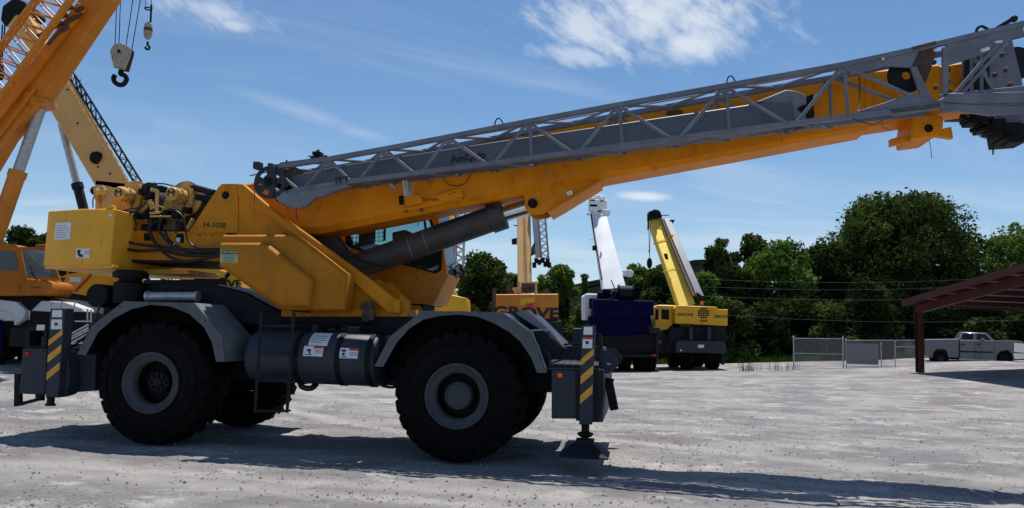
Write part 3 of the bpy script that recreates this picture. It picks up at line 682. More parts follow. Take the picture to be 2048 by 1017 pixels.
# ---- fuel tank on the near side
ta, tb = P(507, 716, 0.5), P(766, 716, 0.5); tr = 0.395; zt = (ta[2] + tb[2]) / 2; L_ = tb[0] - ta[0]
g = G(); g.lathe([(0, 0), (tr * .6, 0.0), (tr * .9, 0.03), (tr, 0.10), (tr, L_ - 0.10), (tr * .9, L_ - 0.03), (tr * .6, L_), (0, L_)], (ta[0], 0.5, zt), 'x', 48)
tank = g.build('fuel_tank', M['grey'], crane)
for px in (590, 674, 735):
    x = P(px, 716, 0.12)[0]; g = G(); g.lathe([(tr + .001, -0.04), (tr + .012, -0.038), (tr + .012, 0.038), (tr + .001, 0.04)], (x, 0.5, zt), 'x', 48); g.build('tank_strap', M['black'], tank)
g = G(); x = P(628, 650, .4)[0]; g.cyl((x, 0.45, zt + tr - .02), (x, 0.45, zt + tr + 0.10), 0.06, n=20); x = P(712, 650, .5)[0]; g.box(x - .09, x + .09, 0.4, 0.55, zt + tr - .03, zt + tr + .09); g.build('filler_cap', M['dgrey'], tank, bevel=0.004)
def tank_decal(px0, px1, py0, py1, material, r=0.0, name='decal', parent=None):
    xa, xb = P(px0, (py0 + py1) / 2, 0.12)[0], P(px1, (py0 + py1) / 2, 0.12)[0]
    def ang(py):
        z = P((px0 + px1) / 2, py, 0.13)[2] - zt; return math.asin(max(-0.99, min(0.99, z / tr)))
    t0, t1 = ang(py0), ang(py1); g = G(); n = 8; vs = []
    for i in range(n + 1):
        t = t0 + (t1 - t0) * i / n
        for rr in (tr + .003 + r, tr + .005 + r):
            for x in (xa, xb): vs.append((x, 0.5 - rr * math.cos(t), zt + rr * math.sin(t)))
    fs = []
    for i in range(n):
        k = 4 * i; fs += [(k + 2, k + 3, k + 7, k + 6), (k, k + 4, k + 5, k + 1), (k, k + 2, k + 6, k + 4), (k + 1, k + 5, k + 7, k + 3)]
    fs += [(0, 1, 3, 2), (4 * n, 4 * n + 2, 4 * n + 3, 4 * n + 1)]
    g.add(vs, fs); return g.build(name, M[material], parent or tank)
tank_decal(615, 653, 667, 692, 'white'); tank_decal(607, 646, 693, 713, 'white'); tank_decal(677, 716, 697, 717, 'white')
tank_decal(627, 646, 693, 697.5, 'red', 0.003, 'decal_header'); tank_decal(698, 716, 697, 702, 'red', 0.003, 'decal_header')
for a, b_, c_, d_ in ((614, 622, 699, 703), (618, 621, 703, 708), (611, 625, 709, 710.5), (683, 692, 700, 704), (685, 690, 706, 711), (682, 694, 713, 714.5)): tank_decal(a, b_, c_, d_, 'ink', 0.003, 'pictogram')
for px0, px1, py in ((630, 644, 700), (630, 644, 703), (630, 644, 706), (700, 714, 705), (700, 714, 708), (700, 714, 711), (619, 649, 673), (619, 647, 677), (618, 648, 681), (618, 640, 685)): tank_decal(px0, px1, py, py + 1.1, 'inkgrey', 0.003, 'fine_print')
# ladder
g = G(); lt = -0.02
r0, r1 = (P(523, 622, lt), P(510, 826, lt)), (P(588, 622, lt), P(574, 826, lt))
g.beam(r0[0], r0[1], 0.045, 0.02, up=(0, 1, 0)); g.beam(r1[0], r1[1], 0.045, 0.02, up=(0, 1, 0))
g.beam(r0[0], (r0[0][0], 0.55, r0[0][2]), 0.03); g.beam(r1[0], (r1[0][0], 0.55, r1[0][2]), 0.03)
lad = g.build('ladder', M['dgrey'], crane, bevel=0.004)
for py in (653, 708, 762, 823):
    a, b_ = P(516, py, lt), P(582, py, lt); t = (py - 622) / 204
    a = Vector(r0[0]).lerp(r0[1], t); b_ = Vector(r1[0]).lerp(r1[1], t)
    g = G(); g.beam(a + Vector((0, .06, 0)), b_ + Vector((0, .06, 0)), 0.15, 0.025)
    for i in range(9): q = a.lerp(b_, (i + .5) / 9); g.beam(q + Vector((-.02, -.01, .016)), q + Vector((.02, -.01, .016)), 0.012)
    g.build('rung', M['dgrey'], lad)
g = G()
g.tube([P(600, 765, .3), P(606, 775, .35), P(622, 777, .4), P(633, 768, .5)], 0.045, 8, 4)
g.tube([P(752, 762, .4), P(765, 772, .45), P(786, 775, .5), P(800, 768, .6)], 0.02, 8, 4); g.tube([P(770, 748, .4), P(778, 760, .5), P(790, 752, .6)], 0.022, 8, 4)
g.box(P(758, 0, .6)[0], P(800, 0, .6)[0], 0.5, 0.9, P(780, 768, .6)[2], P(780, 735, .6)[2])
g.build('brake_hose', M['hose'], crane)

# ---- turntable
g = G(); tx = P(672, 640, 1.65)[0]; zb = P(672, 664, 1.0)[2]
g.lathe([(0, 0), (0.90, 0), (0.92, 0.03), (0.92, 0.12), (0.84, 0.14), (0.84, 0.30), (0, 0.30)], (tx, FAR / 2, 1.46), 'z', 48)
g.build('turntable_bearing', M['black'], crane)

# ================================================================== superstructure
L0 = 1.00                                                   # near face of the main side plate
# counterweight with a chamfered tail
xa, xb = P(160, 470, 0.45)[0], P(226, 470, 0.45)[0]; xe = P(92, 470, 0.72)[0]
z1, z0 = P(160, 418, 0.45)[2], P(157, 530, 0.45)[2]
g = G(); plan = [(xb, 0.45), (xa, 0.45), (xe, 0.72), (xe, FAR - 0.72), (xa, FAR - 0.45), (xb, FAR - 0.45)]
g.prism_z(plan, z0, z1)
cw = g.build('counterweight', M['cream'], crane, bevel=0.012)
g = G(); g.prism_z([(xb + .02, 0.47), (xa, 0.47), (xe + .02, 0.74), (xe + .02, FAR - .74), (xa, FAR - .47), (xb + .02, FAR - .47)], z0 - 0.05, z0)
g.prism_z([(xb + .85, 1.3), (xb - .2, 1.3), (xb - .2, FAR - 1.0), (xb + .85, FAR - 1.0)], z0 - 0.06, z0 + .02)
g.build('base_plate', M['cream'], cw, bevel=0.006)
ear_o = [(203, 421), (211, 420), (214, 413), (221, 409.5), (227, 412), (229, 420), (227, 432), (203, 432)]
ear_i = [(219, 425), (219, 421), (219.5, 418), (221, 417), (223, 418), (224, 421), (224, 425), (221, 426)]
g = G(); g.ring(pp(ear_o, .47), pp(ear_i, .47), .47, .52); g.build('lifting_ear', M['cream'], cw)
g = G(); g.cyl((xa + .2, .8, z1), (xa + .2, .8, z1 + .05), .12, n=16); g.cyl((xe + .3, 1.2, z1), (xe + .3, 2.2, z1 + .03), .06, n=12); g.build('lifting_lug', M['cream'], cw)
# decals of the counterweight
ca, cb = Vector((xe, 0.72, 0)), Vector((xa, 0.45, 0)); dirc = (cb - ca).normalized(); nrm = Vector((dirc.y, -dirc.x, 0))
def cham(u0, u1, za, zb_, material, off=0.003, name='decal'):
    g = G(); a, b_ = ca.lerp(cb, u0) + nrm * off, ca.lerp(cb, u1) + nrm * off
    vs = []
    for o in (0, 0.004): vs += [(a.x + nrm.x * o, a.y + nrm.y * o, za), (b_.x + nrm.x * o, b_.y + nrm.y * o, za), (b_.x + nrm.x * o, b_.y + nrm.y * o, zb_), (a.x + nrm.x * o, a.y + nrm.y * o, zb_)]
    g.add(vs, [(3, 2, 1, 0), (4, 5, 6, 7), (0, 1, 5, 4), (1, 2, 6, 5), (2, 3, 7, 6), (3, 0, 4, 7)]); return g.build(name, M[material], cw)
hz = z1 - z0
cham(0.27, 0.73, z0 + hz * .46, z0 + hz * .77, 'white')
for i in range(6): cham(0.31, 0.68 - 0.05 * (i % 3), z0 + hz * (.50 + i * .042), z0 + hz * (.506 + i * .042), 'inkgrey', 0.008, 'fine_print')
decal([(153, 497), (180, 498), (179, 517), (152, 516)], 0.447, 'white', 'decal', cw)
decal([(155, 500), (161, 500), (160, 508), (166, 511), (166, 515), (159, 514), (155, 509)], 0.441, 'ink', 'pictogram', cw)
decal([(168, 503), (178, 503), (178, 504), (168, 504)], 0.441, 'inkgrey', 'fine_print', cw); decal([(168, 507), (178, 507), (178, 508), (168, 508)], 0.441, 'inkgrey', 'fine_print', cw)
decal([(218, 428), (224, 428), (224, 435), (218, 435)], 0.447, 'white', 'decal', cw)

# side plates of the slewing frame (near and far)
side_pl = [(222, 463), (448, 465), (600, 560), (700, 600), (800, 606), (812, 630), (690, 630), (600, 610), (450, 526), (222, 522)]
for i, (ya, yb) in enumerate(((L0, L0 + .05), (2.15, 2.20))):
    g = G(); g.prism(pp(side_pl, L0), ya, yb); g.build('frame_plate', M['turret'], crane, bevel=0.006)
g = G(); q = pp([(226, 519), (455, 524), (455, 529), (226, 524)], L0); g.prism(q, L0 - .02, 2.25); g.build('frame_flange', M['dgrey'], crane)
g = G(); g.box(P(225, 0, L0)[0], P(452, 0, L0)[0], L0 - .03, L0, P(300, 466, L0)[2] - .01, P(300, 463.5, L0)[2]); g.build('frame_rail', M['turret'], crane)
g = G(); a = pp([(565, 618), (812, 618), (815, 634), (565, 634)], L0); g.prism(a, 0.95, 2.35); g.build('slewing_deck', M['turret'], crane, bevel=0.006)
# openings of the side plate: their inner shade painted as thin black plates
for pts in ([(288, 466), (303, 466), (303, 482), (288, 482)], [(353, 467), (368, 467), (368, 486), (352, 486)]):
    g = G(); g.prism(pp(pts, L0), L0 - .004, L0 - .001); g.build('painted_access_hole', M['black'], crane)
g = G(); g.prism(pp([(353, 476), (360, 476), (360, 485), (353, 485)], L0 - .02), L0 - .03, L0 - .006); g.build('latch', M['white'], crane)

# boom foot plates ("A" plates) with the number
mast = [(376, 466), (436, 375), (444, 367.5), (478, 367.5), (500, 372), (640, 466), (640, 520), (450, 520), (450, 466)]
for ya, yb in ((L0 - .03, L0 + .03), (2.17, 2.23)):
    g = G(); g.prism(pp([(376, 466), (436, 375), (444, 367.5), (476, 367.5), (476, 466)], L0 - .03), ya, yb); mp_ = g.build('mast_plate', M['turret'], crane, bevel=0.008)
    if ya < 1.5: mast_near = mp_
    g = G(); g.prism(pp([(476, 384), (560, 446), (640, 506), (720, 566), (780, 606), (780, 625), (600, 625), (476, 500)] if ya < 1.5 else [(476, 384), (560, 446), (600, 500), (640, 560), (700, 600), (780, 612), (780, 625), (600, 625), (476, 500)], L0 + .0), ya + .02, yb + .001); g.build('web_plate', M['turret'], crane)
    a, b_ = P(478, 382, L0 - .12), P(792, 612, L0 - .12)
    g = G(); ofs = 0.0 if ya < 1.5 else (2.23 - (L0 - .03)) + .09
    brace = pp([(476, 368), (486, 368), (557, 429), (620, 472), (736, 556), (790, 597), (804, 600), (804, 626), (776, 626), (690, 550), (560, 450), (476, 394)], L0 - .15)
    if ya < 1.5: g.prism(brace, L0 - .15, L0 - .032); g.build('brace_beam', M['turret'], crane, bevel=0.014)
    c = P(451, 391, L0 - .03)
    g = G(); y_ = ya - .03 if ya < 1.5 else yb
    g.lathe([(0, 0), (0.045, 0.0), (0.05, 0.01), (0.05, .02), (.062, .02), (.066, .03)], (c[0], y_, c[2]), 'y', 24); g.build('pivot_pin', M['black'], crane)
g = G(); c = P(451, 391, L0); g.cyl((c[0], L0, c[2]), (c[0], 2.2, c[2]), .09, n=20); g.build('pivot_shaft', M['dgrey'], crane)
t = text('14-1028', 0.115, 'ink', crane, P(428, 451, L0 - .034), face_rot(R(-1.5)), 'number', sx=1.1, bold=0.001); 
g = G(); g.prism(pp([(786, 601), (800, 601), (800, 627), (786, 627)], .78), .78, .85); g.prism(pp([(800, 590), (815, 603), (815, 634), (800, 634)], .86), .86, .98); g.build('brace_foot', M['turret'], crane, bevel=0.01)
# greasy slew gear bits
g = G(); random.seed(5)
for i in range(16):
    a = P(728 + random.random() * 20, 606 + random.random() * 34, .8 + random.random() * .12); s = .02 + random.random() * .03; g.box(a[0] - s, a[0] + s, a[1] - s, a[1] + s, a[2] - s, a[2] + s)
g.cyl(P(738, 625, .78), P(738, 625, .95), .09, n=12); g.build('swing_motor', M['rusty'], crane, bevel=0.005)

# side cover, two stepped layers
def bevel_box(pts, lat0, lat1, ch, name, parent):
    # near face shrunk by ch towards the camera side
    n = len(pts); q = [Vector(p) for p in pts]; cen = sum(q, Vector((0, 0))) / n; a = sum(q[i].x * q[(i + 1) % n].y - q[(i + 1) % n].x * q[i].y for i in range(n))
    if a < 0: q = q[::-1]
    ins = []
    for i in range(n):
        p, c, nx_ = q[i - 1], q[i], q[(i + 1) % n]; d1 = (c - p).normalized(); d2 = (nx_ - c).normalized(); n1 = Vector((-d1.y, d1.x)); n2 = Vector((-d2.y, d2.x)); b_ = (n1 + n2); b_ = b_ / max(.35, (1 + n1.dot(n2))) ; ins.append(c + b_ * ch)
    vs = [(p.x, lat0, p.y) for p in ins] + [(p.x, lat0 + ch * 1.1, p.y) for p in q] + [(p.x, lat1, p.y) for p in q]
    fs = [tuple(range(n)), tuple(range(3 * n - 1, 2 * n - 1, -1))]
    for k in (0, n): fs += [(k + i, k + i + n, k + (i + 1) % n + n, k + (i + 1) % n) for i in range(n)]
    g = G(); g.add(vs, fs); return g.build(name, M['cover'], parent, bevel=0.004)
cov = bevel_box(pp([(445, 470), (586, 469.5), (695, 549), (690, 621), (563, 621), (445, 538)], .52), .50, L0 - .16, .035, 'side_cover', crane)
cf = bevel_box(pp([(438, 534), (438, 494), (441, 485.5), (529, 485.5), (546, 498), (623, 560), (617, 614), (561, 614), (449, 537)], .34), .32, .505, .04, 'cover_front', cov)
g = G()
for px, py in ((458, 470), (568, 470)): a = P(px, py - 1, .55); g.box(a[0] - .025, a[0] + .025, .55, .62, a[2], a[2] + .02)
g.build('cover_hinge', M['black'], cov)
d = decal([(441, 500), (475.5, 500), (475.5, 526), (441, 526)], .318, 'green', 'caution_decal', cov)
decal([(442, 501), (474.5, 501), (474.5, 509), (442, 509)], .313, 'ink', 'decal_header', cov)
t = text('CAUTION', 0.052, 'green', cov, P(458, 505, .308), face_rot(R(-.8)), 'lettering', sx=1.12, bold=0.002)
for i in range(5): decal([(445, 511.5 + i * 2.9), (472 - (i % 2) * 4, 511.5 + i * 2.9), (472 - (i % 2) * 4, 512.8 + i * 2.9), (445, 512.8 + i * 2.9)], .313, 'inkgrey', 'fine_print', cov)

# ---- winches
def winch(cx, cy, mcx, mcy, rm, name):
    w = part_empty('winch', crane); lat = .80
    c = P(mcx, mcy, lat)
    g = G(); g.lathe([(0, 0), (rm * .8, 0), (rm, .03), (rm, .16), (rm * 1.13, .17), (rm * 1.13, .22), (rm * 1.02, .23), (rm * 1.02, .42), (rm * 1.22, .43), (rm * 1.22, .5)], c, 'y', 40); g.build('gear_case', M['winch'], w)
    g = G()
    for i in range(10):
        t = i * math.pi / 5; q = Vector((c[0] + rm * 1.07 * math.cos(t), lat + .165, c[2] + rm * 1.07 * math.sin(t))); g.cyl(q, q + Vector((0, -.015, 0)), .009, n=6)
    g.build('bolt_ring', M['dgrey'], w)
    g = G(); g.lathe([(rm * .60, -.001), (rm * .63, -.006), (rm * .66, -.001)], c, 'y', 32)
    for a, b_ in (((-.4, -.4), (-.4, .4)), ((.4, -.4), (.4, .4)), ((-.4, .4), (0, 0)), ((0, 0), (.4, .4))):
        g.beam((c[0] + a[0] * rm, lat - .004, c[2] + a[1] * rm), (c[0] + b_[0] * rm, lat - .004, c[2] + b_[1] * rm), rm * .17, .006, up=(0, 1, 0))
    g.build('maker_emblem', M['ink'], w)
    g = G(); cc = (c[0] + .03, 1.18, c[2] - .02); Wd = .82
    g.lathe([(0.10, 0.0), (.30, 0.0), (.30, .03), (.20, .03)] , cc, 'y', 40); g.lathe([(.20, Wd - .03), (.30, Wd - .03), (.30, Wd), (.1, Wd)], cc, 'y', 40); g.build('drum_flange', M['winch'], w)
    g = G(); n = 26; prof = []
    for i in range(n): a = .03 + (Wd - .06) * i / n; h = (Wd - .06) / n; prof += [(.245, a), (.256, a + h * .5)]
    prof.append((.245, Wd - .03)); g.lathe(prof, cc, 'y', 32); g.build('rope_drum', M['rusty'], w)
    # curved guard plate, near and far
    def cur(k): return [(k + a, b_) for a, b_ in ((0, 371), (6, 370), (9, 380), (8, 398), (3, 415), (-8, 430), (-24, 441), (-46, 452), (-46, 462), (6, 463), (6, 448))]
    out = [(mcx + a, mcy + b_) for a, b_ in ((36, -16), (41, -18), (44, -14), (45, 6), (41, 24), (32, 42), (20, 56), (6, 66), (-22, 76), (-22, 68), (0, 58), (14, 47), (25, 33), (33, 17), (36, 2))]
    for ya in (1.10, 2.02):
        g = G(); g.prism(pp(out, 1.1), ya, ya + .04); g.build('guard_plate', M['winch'], w, bevel=0.005)
    g = G(); bk = [(mcx - 12, mcy + 12), (mcx + 24, mcy + 8), (mcx + 26, mcy + 40), (mcx + 8, mcy + 78), (mcx - 26, mcy + 78), (mcx - 22, mcy + 40)]
    g.prism(pp(bk, 1.14), 1.14, 1.17); g.build('winch_stand', M['winch'], w, bevel=0.004)
    g = G(); a = P(mcx - 6, mcy + 60, 1.0); g.box(a[0] - .1, a[0] + .15, .98, 1.14, a[2] - .12, a[2] + .05); g.build('valve_block', M['rusty'], w, bevel=0.006)
winch(245, 390, 237, 386, .115, 'a'); winch(355, 395, 342, 387, .118, 'b')
# valves, fittings and struts around the winches
g = G(); random.seed(12)
g.beam(P(205, 378, .9), P(203, 420, .9), .07, .06); g.beam(P(192, 376, .85), P(196, 400, .85), .07); g.cyl(P(194, 385, .8), P(214, 384, .8), .05, n=12); g.beam(P(197, 395, .85), P(197, 420, .85), .05)
g.tube([P(200, 378, .8), P(206, 375, .8), P(210, 384, .8), P(209, 408, .8), P(205, 420, .8)], .022, 8, 4)
g.beam(P(301, 379, .85), P(315, 383, .85), .03, .06); g.beam(P(315, 382, .85), P(313, 425, .85), .03, .06); g.beam(P(301, 400, .88), P(305, 420, .88), .05, .06)
g.cyl(P(300, 427, .8), P(320, 425, .8), .022, n=10); g.cyl(P(300, 433, .8), P(342, 433, .8), .018, n=10); g.cyl(P(312, 409, .8), P(330, 417, .8), .015, n=8); g.cyl(P(228, 430, .75), P(240, 432, .75), .02, n=10)
g.beam(P(375, 460, .95), P(386, 438, .95), .09, .03)
g.build('valve_bracket', M['winch'], crane, bevel=0.004)
g = G()
for px, py, w_ in ((300, 372, .05), (308, 378, .045), (292, 380, .06), (284, 384, .05), (303, 390, .05), (296, 395, .05), (322, 378, .05), (308, 443, .07), (315, 452, .08), (325, 444, .05), (320, 430, .045), (333, 425, .04), (350, 424, .04), (275, 432, .05), (255, 428, .05), (372, 420, .05), (352, 430, .06), (290, 455, .05), (293, 432, .05)):
    a = P(px, py, .95); g.box(a[0] - w_, a[0] + w_, .9, 1.08, a[2] - w_, a[2] + w_)
g.cyl(P(288, 374, 1.0), P(312, 372, 1.0), .06, n=12); g.cyl(P(192, 382, .95), P(190, 382, 1.1), .08, n=12)
g.build('valve_bank', M['black'], crane, bevel=0.012)
g = G(); g.cyl(P(384, 374, 1.15), P(428, 386, 1.15), .055, n=16); g.cyl(P(394, 395, 1.2), P(424, 400, 1.2), .055, n=16); g.build('hoist_pipe', M['dgrey'], crane)
# tray and shadowed clutter under the drums
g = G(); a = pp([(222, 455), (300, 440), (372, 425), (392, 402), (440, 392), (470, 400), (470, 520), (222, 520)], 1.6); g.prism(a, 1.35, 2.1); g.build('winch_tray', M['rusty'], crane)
# hoses
def hose(pts, lat, r=.022, name='hose', mt='hose'):
    g = G(); g.tube([P(a, b_, lat + (c[0] if c else 0)) for a, b_, *c in pts], r, 8, 6); return g.build(name, M[mt], crane)
hose([(228, 474), (240, 479), (262, 486), (300, 492), (330, 495), (380, 500), (438, 499)], .88, .024)
hose([(226, 486), (245, 496), (275, 502), (310, 501), (345, 498), (390, 504), (440, 503)], .86, .026)
hose([(303, 440), (300, 460), (308, 482), (325, 503), (345, 517), (370, 523), (400, 520), (430, 513), (442, 510)], .84, .026)
hose([(318, 460), (328, 476), (346, 492), (368, 500), (400, 502), (440, 500)], .83, .026)
hose([(330, 464), (340, 482), (352, 492), (380, 508), (420, 511), (440, 506)], .85, .022)
hose([(338, 418), (355, 424), (366, 436), (371, 455), (374, 478), (386, 492), (402, 498), (438, 498)], .80, .016)
hose([(296, 455), (302, 475), (318, 493), (345, 506), (385, 512), (440, 508)], .87, .026)
hose([(230, 418), (246, 422), (262, 418), (282, 415), (292, 405)], .86, .014)
hose([(232, 420), (250, 427), (268, 425), (280, 415)], .84, .014)
hose([(297, 371), (312, 368), (330, 368.5), (352, 374)], .9, .012)
hose([(186, 416), (186, 400), (190, 390)], .95, .010)
hose([(355, 424), (358, 440), (356, 455), (350, 466)], .95, .018); hose([(268, 436), (272, 450), (270, 462)], .9, .016)
hose([(300, 455), (305, 448), (318, 440), (330, 428)], .82, .016); hose([(322, 470), (318, 455), (322, 440)], .84, .02)
# lower black guard at the cover
g = G(); g.beam(P(452, 555, .9), P(464, 539, .9), .05, .05); g.build('lock_handle', M['black'], crane)

# ================================================================== boom
LB0, LB1 = 1.27, 2.07
def loft_boom(name, stations, y0, y1, material, ch, top_ch=0.03):
    # stations: (x, z bottom, z top)
    g = G(); vs = []
    for x, zb, zt_ in stations:
        vs += [(x, y0, zb + ch), (x, y0, zt_ - top_ch), (x, y0 + top_ch, zt_), (x, y1 - top_ch, zt_), (x, y1, zt_ - top_ch), (x, y1, zb + ch), (x, y1 - ch, zb), (x, y0 + ch, zb)]
    n = 8; m = len(stations)
    fs = [(i * n + k, i * n + (k + 1) % n, (i + 1) * n + (k + 1) % n, (i + 1) * n + k) for i in range(m - 1) for k in range(n)]
    fs += [tuple(range(n)), tuple((m - 1) * n + k for k in range(n - 1, -1, -1))]
    g.add(vs, fs); return g.build(name, material, crane)
def st(px, pyb, pyt, lat=LB0): a, b_ = P(px, pyb, lat), P(px, pyt, lat); return ((a[0] + b_[0]) / 2, a[2], b_[2])
base = loft_boom('boom_base_section', [st(462, 440, 372), st(500, 462, 366), st(640, 467, 337), st(855, 425, 297), st(1050, 388, 262), st(1200, 358, 235), st(1480, 306, 184), st(1738, 257, 136)], LB0, LB1, M['boom'], .10)
for sx_, w_ in ((1738, .05),):
    a, zb, zt_ = st(sx_, 257, 136)
    g = G(); g.box(a - .05, a + .04, LB0 - .03, LB0, zb + .08, zt_ + .02); g.box(a - .05, a + .04, LB1, LB1 + .03, zb + .08, zt_ + .02); g.box(a - .05, a + .04, LB0 - .03, LB1 + .03, zt_ + .001, zt_ + .03); g.build('collar', M['boom'], base, bevel=0.004)
sec2 = loft_boom('boom_mid_section', [st(1739, 252, 142, LB0 + .05), st(1880, 230, 128, LB0 + .05)], LB0 + .05, LB1 - .05, M['boom'], .08)
sec3 = loft_boom('boom_tip_section', [st(1881, 226, 131, LB0 + .09), st(1968, 214, 118, LB0 + .09)], LB0 + .09, LB1 - .09, M['boom'], .06)
# cylinder lug and reinforcement under the base section
lug = [(1045, 385), (1049, 396), (1049, 412), (1053, 423), (1062, 429), (1074, 429), (1086, 427), (1125, 408), (1200, 364), (1215, 350), (1120, 345)]
for ya in (LB0 + .10, LB1 - .16):
    g = G(); g.prism(pp(lug, LB0 + .1), ya, ya + .06); g.build('cylinder_lug', M['boom'], base, bevel=0.008)
g = G(); g.ribbon(pp([(1096, 425), (1127, 407), (1200, 362)], LB0 + .1), LB0 + .02, LB1 - .02, .03); g.build('lug_flange', M['boom'], base)
c = P(1066, 408, LB0 + .1); g = G(); g.cyl((c[0], LB0 + .02, c[2]), (c[0], LB1 - .02, c[2]), .075, n=24); g.cyl((c[0], LB0 - .02, c[2]), (c[0], LB0 + .02, c[2]), .05, n=24); g.build('cylinder_pin', M['black'], base)
# bottom pale wear flange and stiffeners
for px0, py0, px1, py1 in ((1068, 340, 1078, 400), (1110, 333, 1118, 372), (1000, 355, 1004, 385)):
    g = G(); a, b_ = P(px0, py0, LB0), P(px1, py1, LB0); g.beam((a[0], LB0 - .006, a[2]), (b_[0], LB0 - .006, b_[2]), .03, .012, up=(0, 1, 0)); g.build('stiffener', M['boom'], base)
g = G(); g.prism(pp([(1132, 385), (1143, 381), (1147, 389), (1136, 393)], LB0 + .08), LB0 + .06, LB0 + .1); g.build('wear_pad', M['white'], base)
# brackets hung on the near side of the boom
g = G(); g.prism(pp([(805, 391), (822, 388), (842, 392), (846, 407), (815, 413), (802, 402)], LB0 - .14), LB0 - .14, LB0 - .001); g.prism(pp([(866, 394), (920, 376), (927, 394), (888, 405)], LB0 - .10), LB0 - .10, LB0 - .001)
g.prism(pp([(815, 409), (920, 391), (925, 400), (815, 422)], LB0 - .05), LB0 - .05, LB0 - .001); g.build('stow_bracket', M['boom'], base, bevel=0.006)
g = G(); g.prism(pp([(797, 393), (806, 391), (808, 409), (799, 410)], LB0 - .16), LB0 - .17, LB0 - .141); g.build('bracket_mouth', M['black'], base)
g = G(); g.cyl(P(806, 358, .8), P(811, 392, .9), .03, n=12); g.cyl(P(812, 358, .8), P(816, 390, .9), .02, n=12); g.cyl(P(772, 360, .8), P(792, 381, .95), .022, n=10); g.beam(P(817, 355, 1.0), P(820, 392, 1.05), .07, .1); g.build('stow_strut', M['steel'], base)
g = G(); g.tube([P(830, 396, LB0 - .09), P(860, 398, LB0 - .1), P(872, 404, LB0 - .1)], .006, 6); g.tube([P(872, 401, LB0 - .09), P(890, 393, LB0 - .09), P(912, 384, LB0 - .11)], .006, 6); g.build('chain', M['rusty'], base)
g = G(); g.cyl(P(843, 421, LB0 - .03), P(843, 421, LB0), .03, n=16); g.cyl(P(812, 424, LB0 - .03), P(812, 424, LB0), .02, n=12); g.build('bolt', M['rusty'], base)
# fitting on top at mid length and rear-top sensor
g = G()
for px in (1347, 1355): a = P(px, 224, LB0 - .03); g.beam(a, (a[0], a[1], a[2] + .12), .02)
g.box(P(1336, 0, LB0)[0], P(1366, 0, LB0)[0], LB0 - .05, LB0 - .001, P(1350, 231, LB0)[2], P(1350, 223, LB0)[2]); g.build('rope_guide', M['rusty'], base)
g = G(); a = P(634, 319, 1.5); g.box(a[0] - .10, a[0] + .10, 1.45, 1.6, a[2] - .02, a[2] + .03); g.beam((a[0], 1.5, a[2]), (a[0], 1.5, a[2] + .15), .05); g.box(a[0] - .06, a[0] + .08, 1.42, 1.58, a[2] + .06, a[2] + .12); g.beam((a[0] - .16, 1.5, a[2] + .05), (a[0] + .18, 1.5, a[2] + .06), .02); g.beam((a[0], 1.5, a[2] + .08), (a[0] + .02, 1.5, a[2] + .17), .03); g.beam((a[0] - .1, 1.5, a[2] - .06), (a[0] + .1, 1.5, a[2] - .06), .05)
g.build('rope_roller', M['black'], base, bevel=0.004)
g = G(); a = P(573, 325, 1.4); g.cyl((a[0], 1.4, a[2] - .05), (a[0], 1.4, a[2] + .04), .015, n=8); g.cyl(P(583, 330, 1.4), P(583, 325, 1.4), .012, n=8); g.tube([P(560, 327, 1.35), P(600, 322, 1.35), P(655, 314, 1.35)], .012, 6); g.build('boom_fitting', M['black'], base)
g = G(); g.tube([P(886, 352, LB0 - .04), P(892, 366, LB0 - .05), P(908, 372, LB0 - .05), P(925, 370, LB0 - .05), P(936, 360, LB0 - .04), P(941, 346, LB0 - .04)], .007, 6, 5); g.build('hanging_cable', M['hose'], base)
# two hoist ropes along the top of the boom
zt1 = P(700, 318, 1.5); zt2 = P(1880, 112, 1.5)
g = G(); g.tube([P(500, 352, 1.5), P(634, 322, 1.5), P(1000, 262, 1.5), P(1800, 118, 1.5)], .011, 6); g.build('hoist_rope', M['rusty'], base)

# ---- boom head (grey sheave housing)
H0, H1 = LB0 - .02, LB1 + .02
g = G()
head = [(1893, 128), (1940, 92), (2020, 75), (2075, 66), (2090, 250), (2050, 262), (1965, 238), (1915, 225)]
for ya in (H0, H1 - .05): g.prism(pp([(1925, 118), (2023, 72), (2052, 195), (1990, 215), (1930, 215)], H0), ya, ya + .05)
g.prism(pp([(1990, 196), (2090, 190), (2100, 250), (2070, 262), (2010, 246), (1985, 225)], H0), H0 - .03, H1 + .03)
bh = g.build('boom_head', M['jib'], crane, bevel=0.008)
g = G()
for i, (px, py, r) in enumerate(((2042, 120, .24), (2032, 215, .26))):
    for k in range(4):
        y = H0 + .14 + k * .17; c = P(px, py, H0); g.lathe([(0, -.02), (r * .3, -.02), (r * .85, -.012), (r, -.03), (r * .93, 0), (r, .03), (r * .85, .012), (r * .3, .02), (0, .02)], (c[0], y, c[2]), 'y', 28)
g.build('sheave', M['dgrey'], bh)
g = G(); random.seed(3)
for px, py, w_ in ((1943, 243, .05), (1955, 238, .06), (1935, 240, .03), (1965, 247, .04), (1972, 236, .05), (1985, 262, .05), (2000, 270, .07), (2018, 262, .10), (2010, 276, .06), (1992, 250, .07), (1975, 258, .035), (1960, 262, .025), (2026, 280, .06)):
    a = P(px, py, 1.1); g.box(a[0] - w_ * 1.4, a[0] + w_ * 1.4, 1.0, 1.3, a[2] - w_, a[2] + w_)
g.prism(pp([(2000, 250), (2060, 246), (2060, 281), (2006, 285)], 1.1), 1.1, 1.6)
g.beam(P(1940, 262, 1.1), P(1972, 256, 1.1), .06); g.beam(P(1920, 233, 1.1), P(1965, 236, 1.1), .07)
g.build('tackle_fitting', M['black'], bh, bevel=0.01)
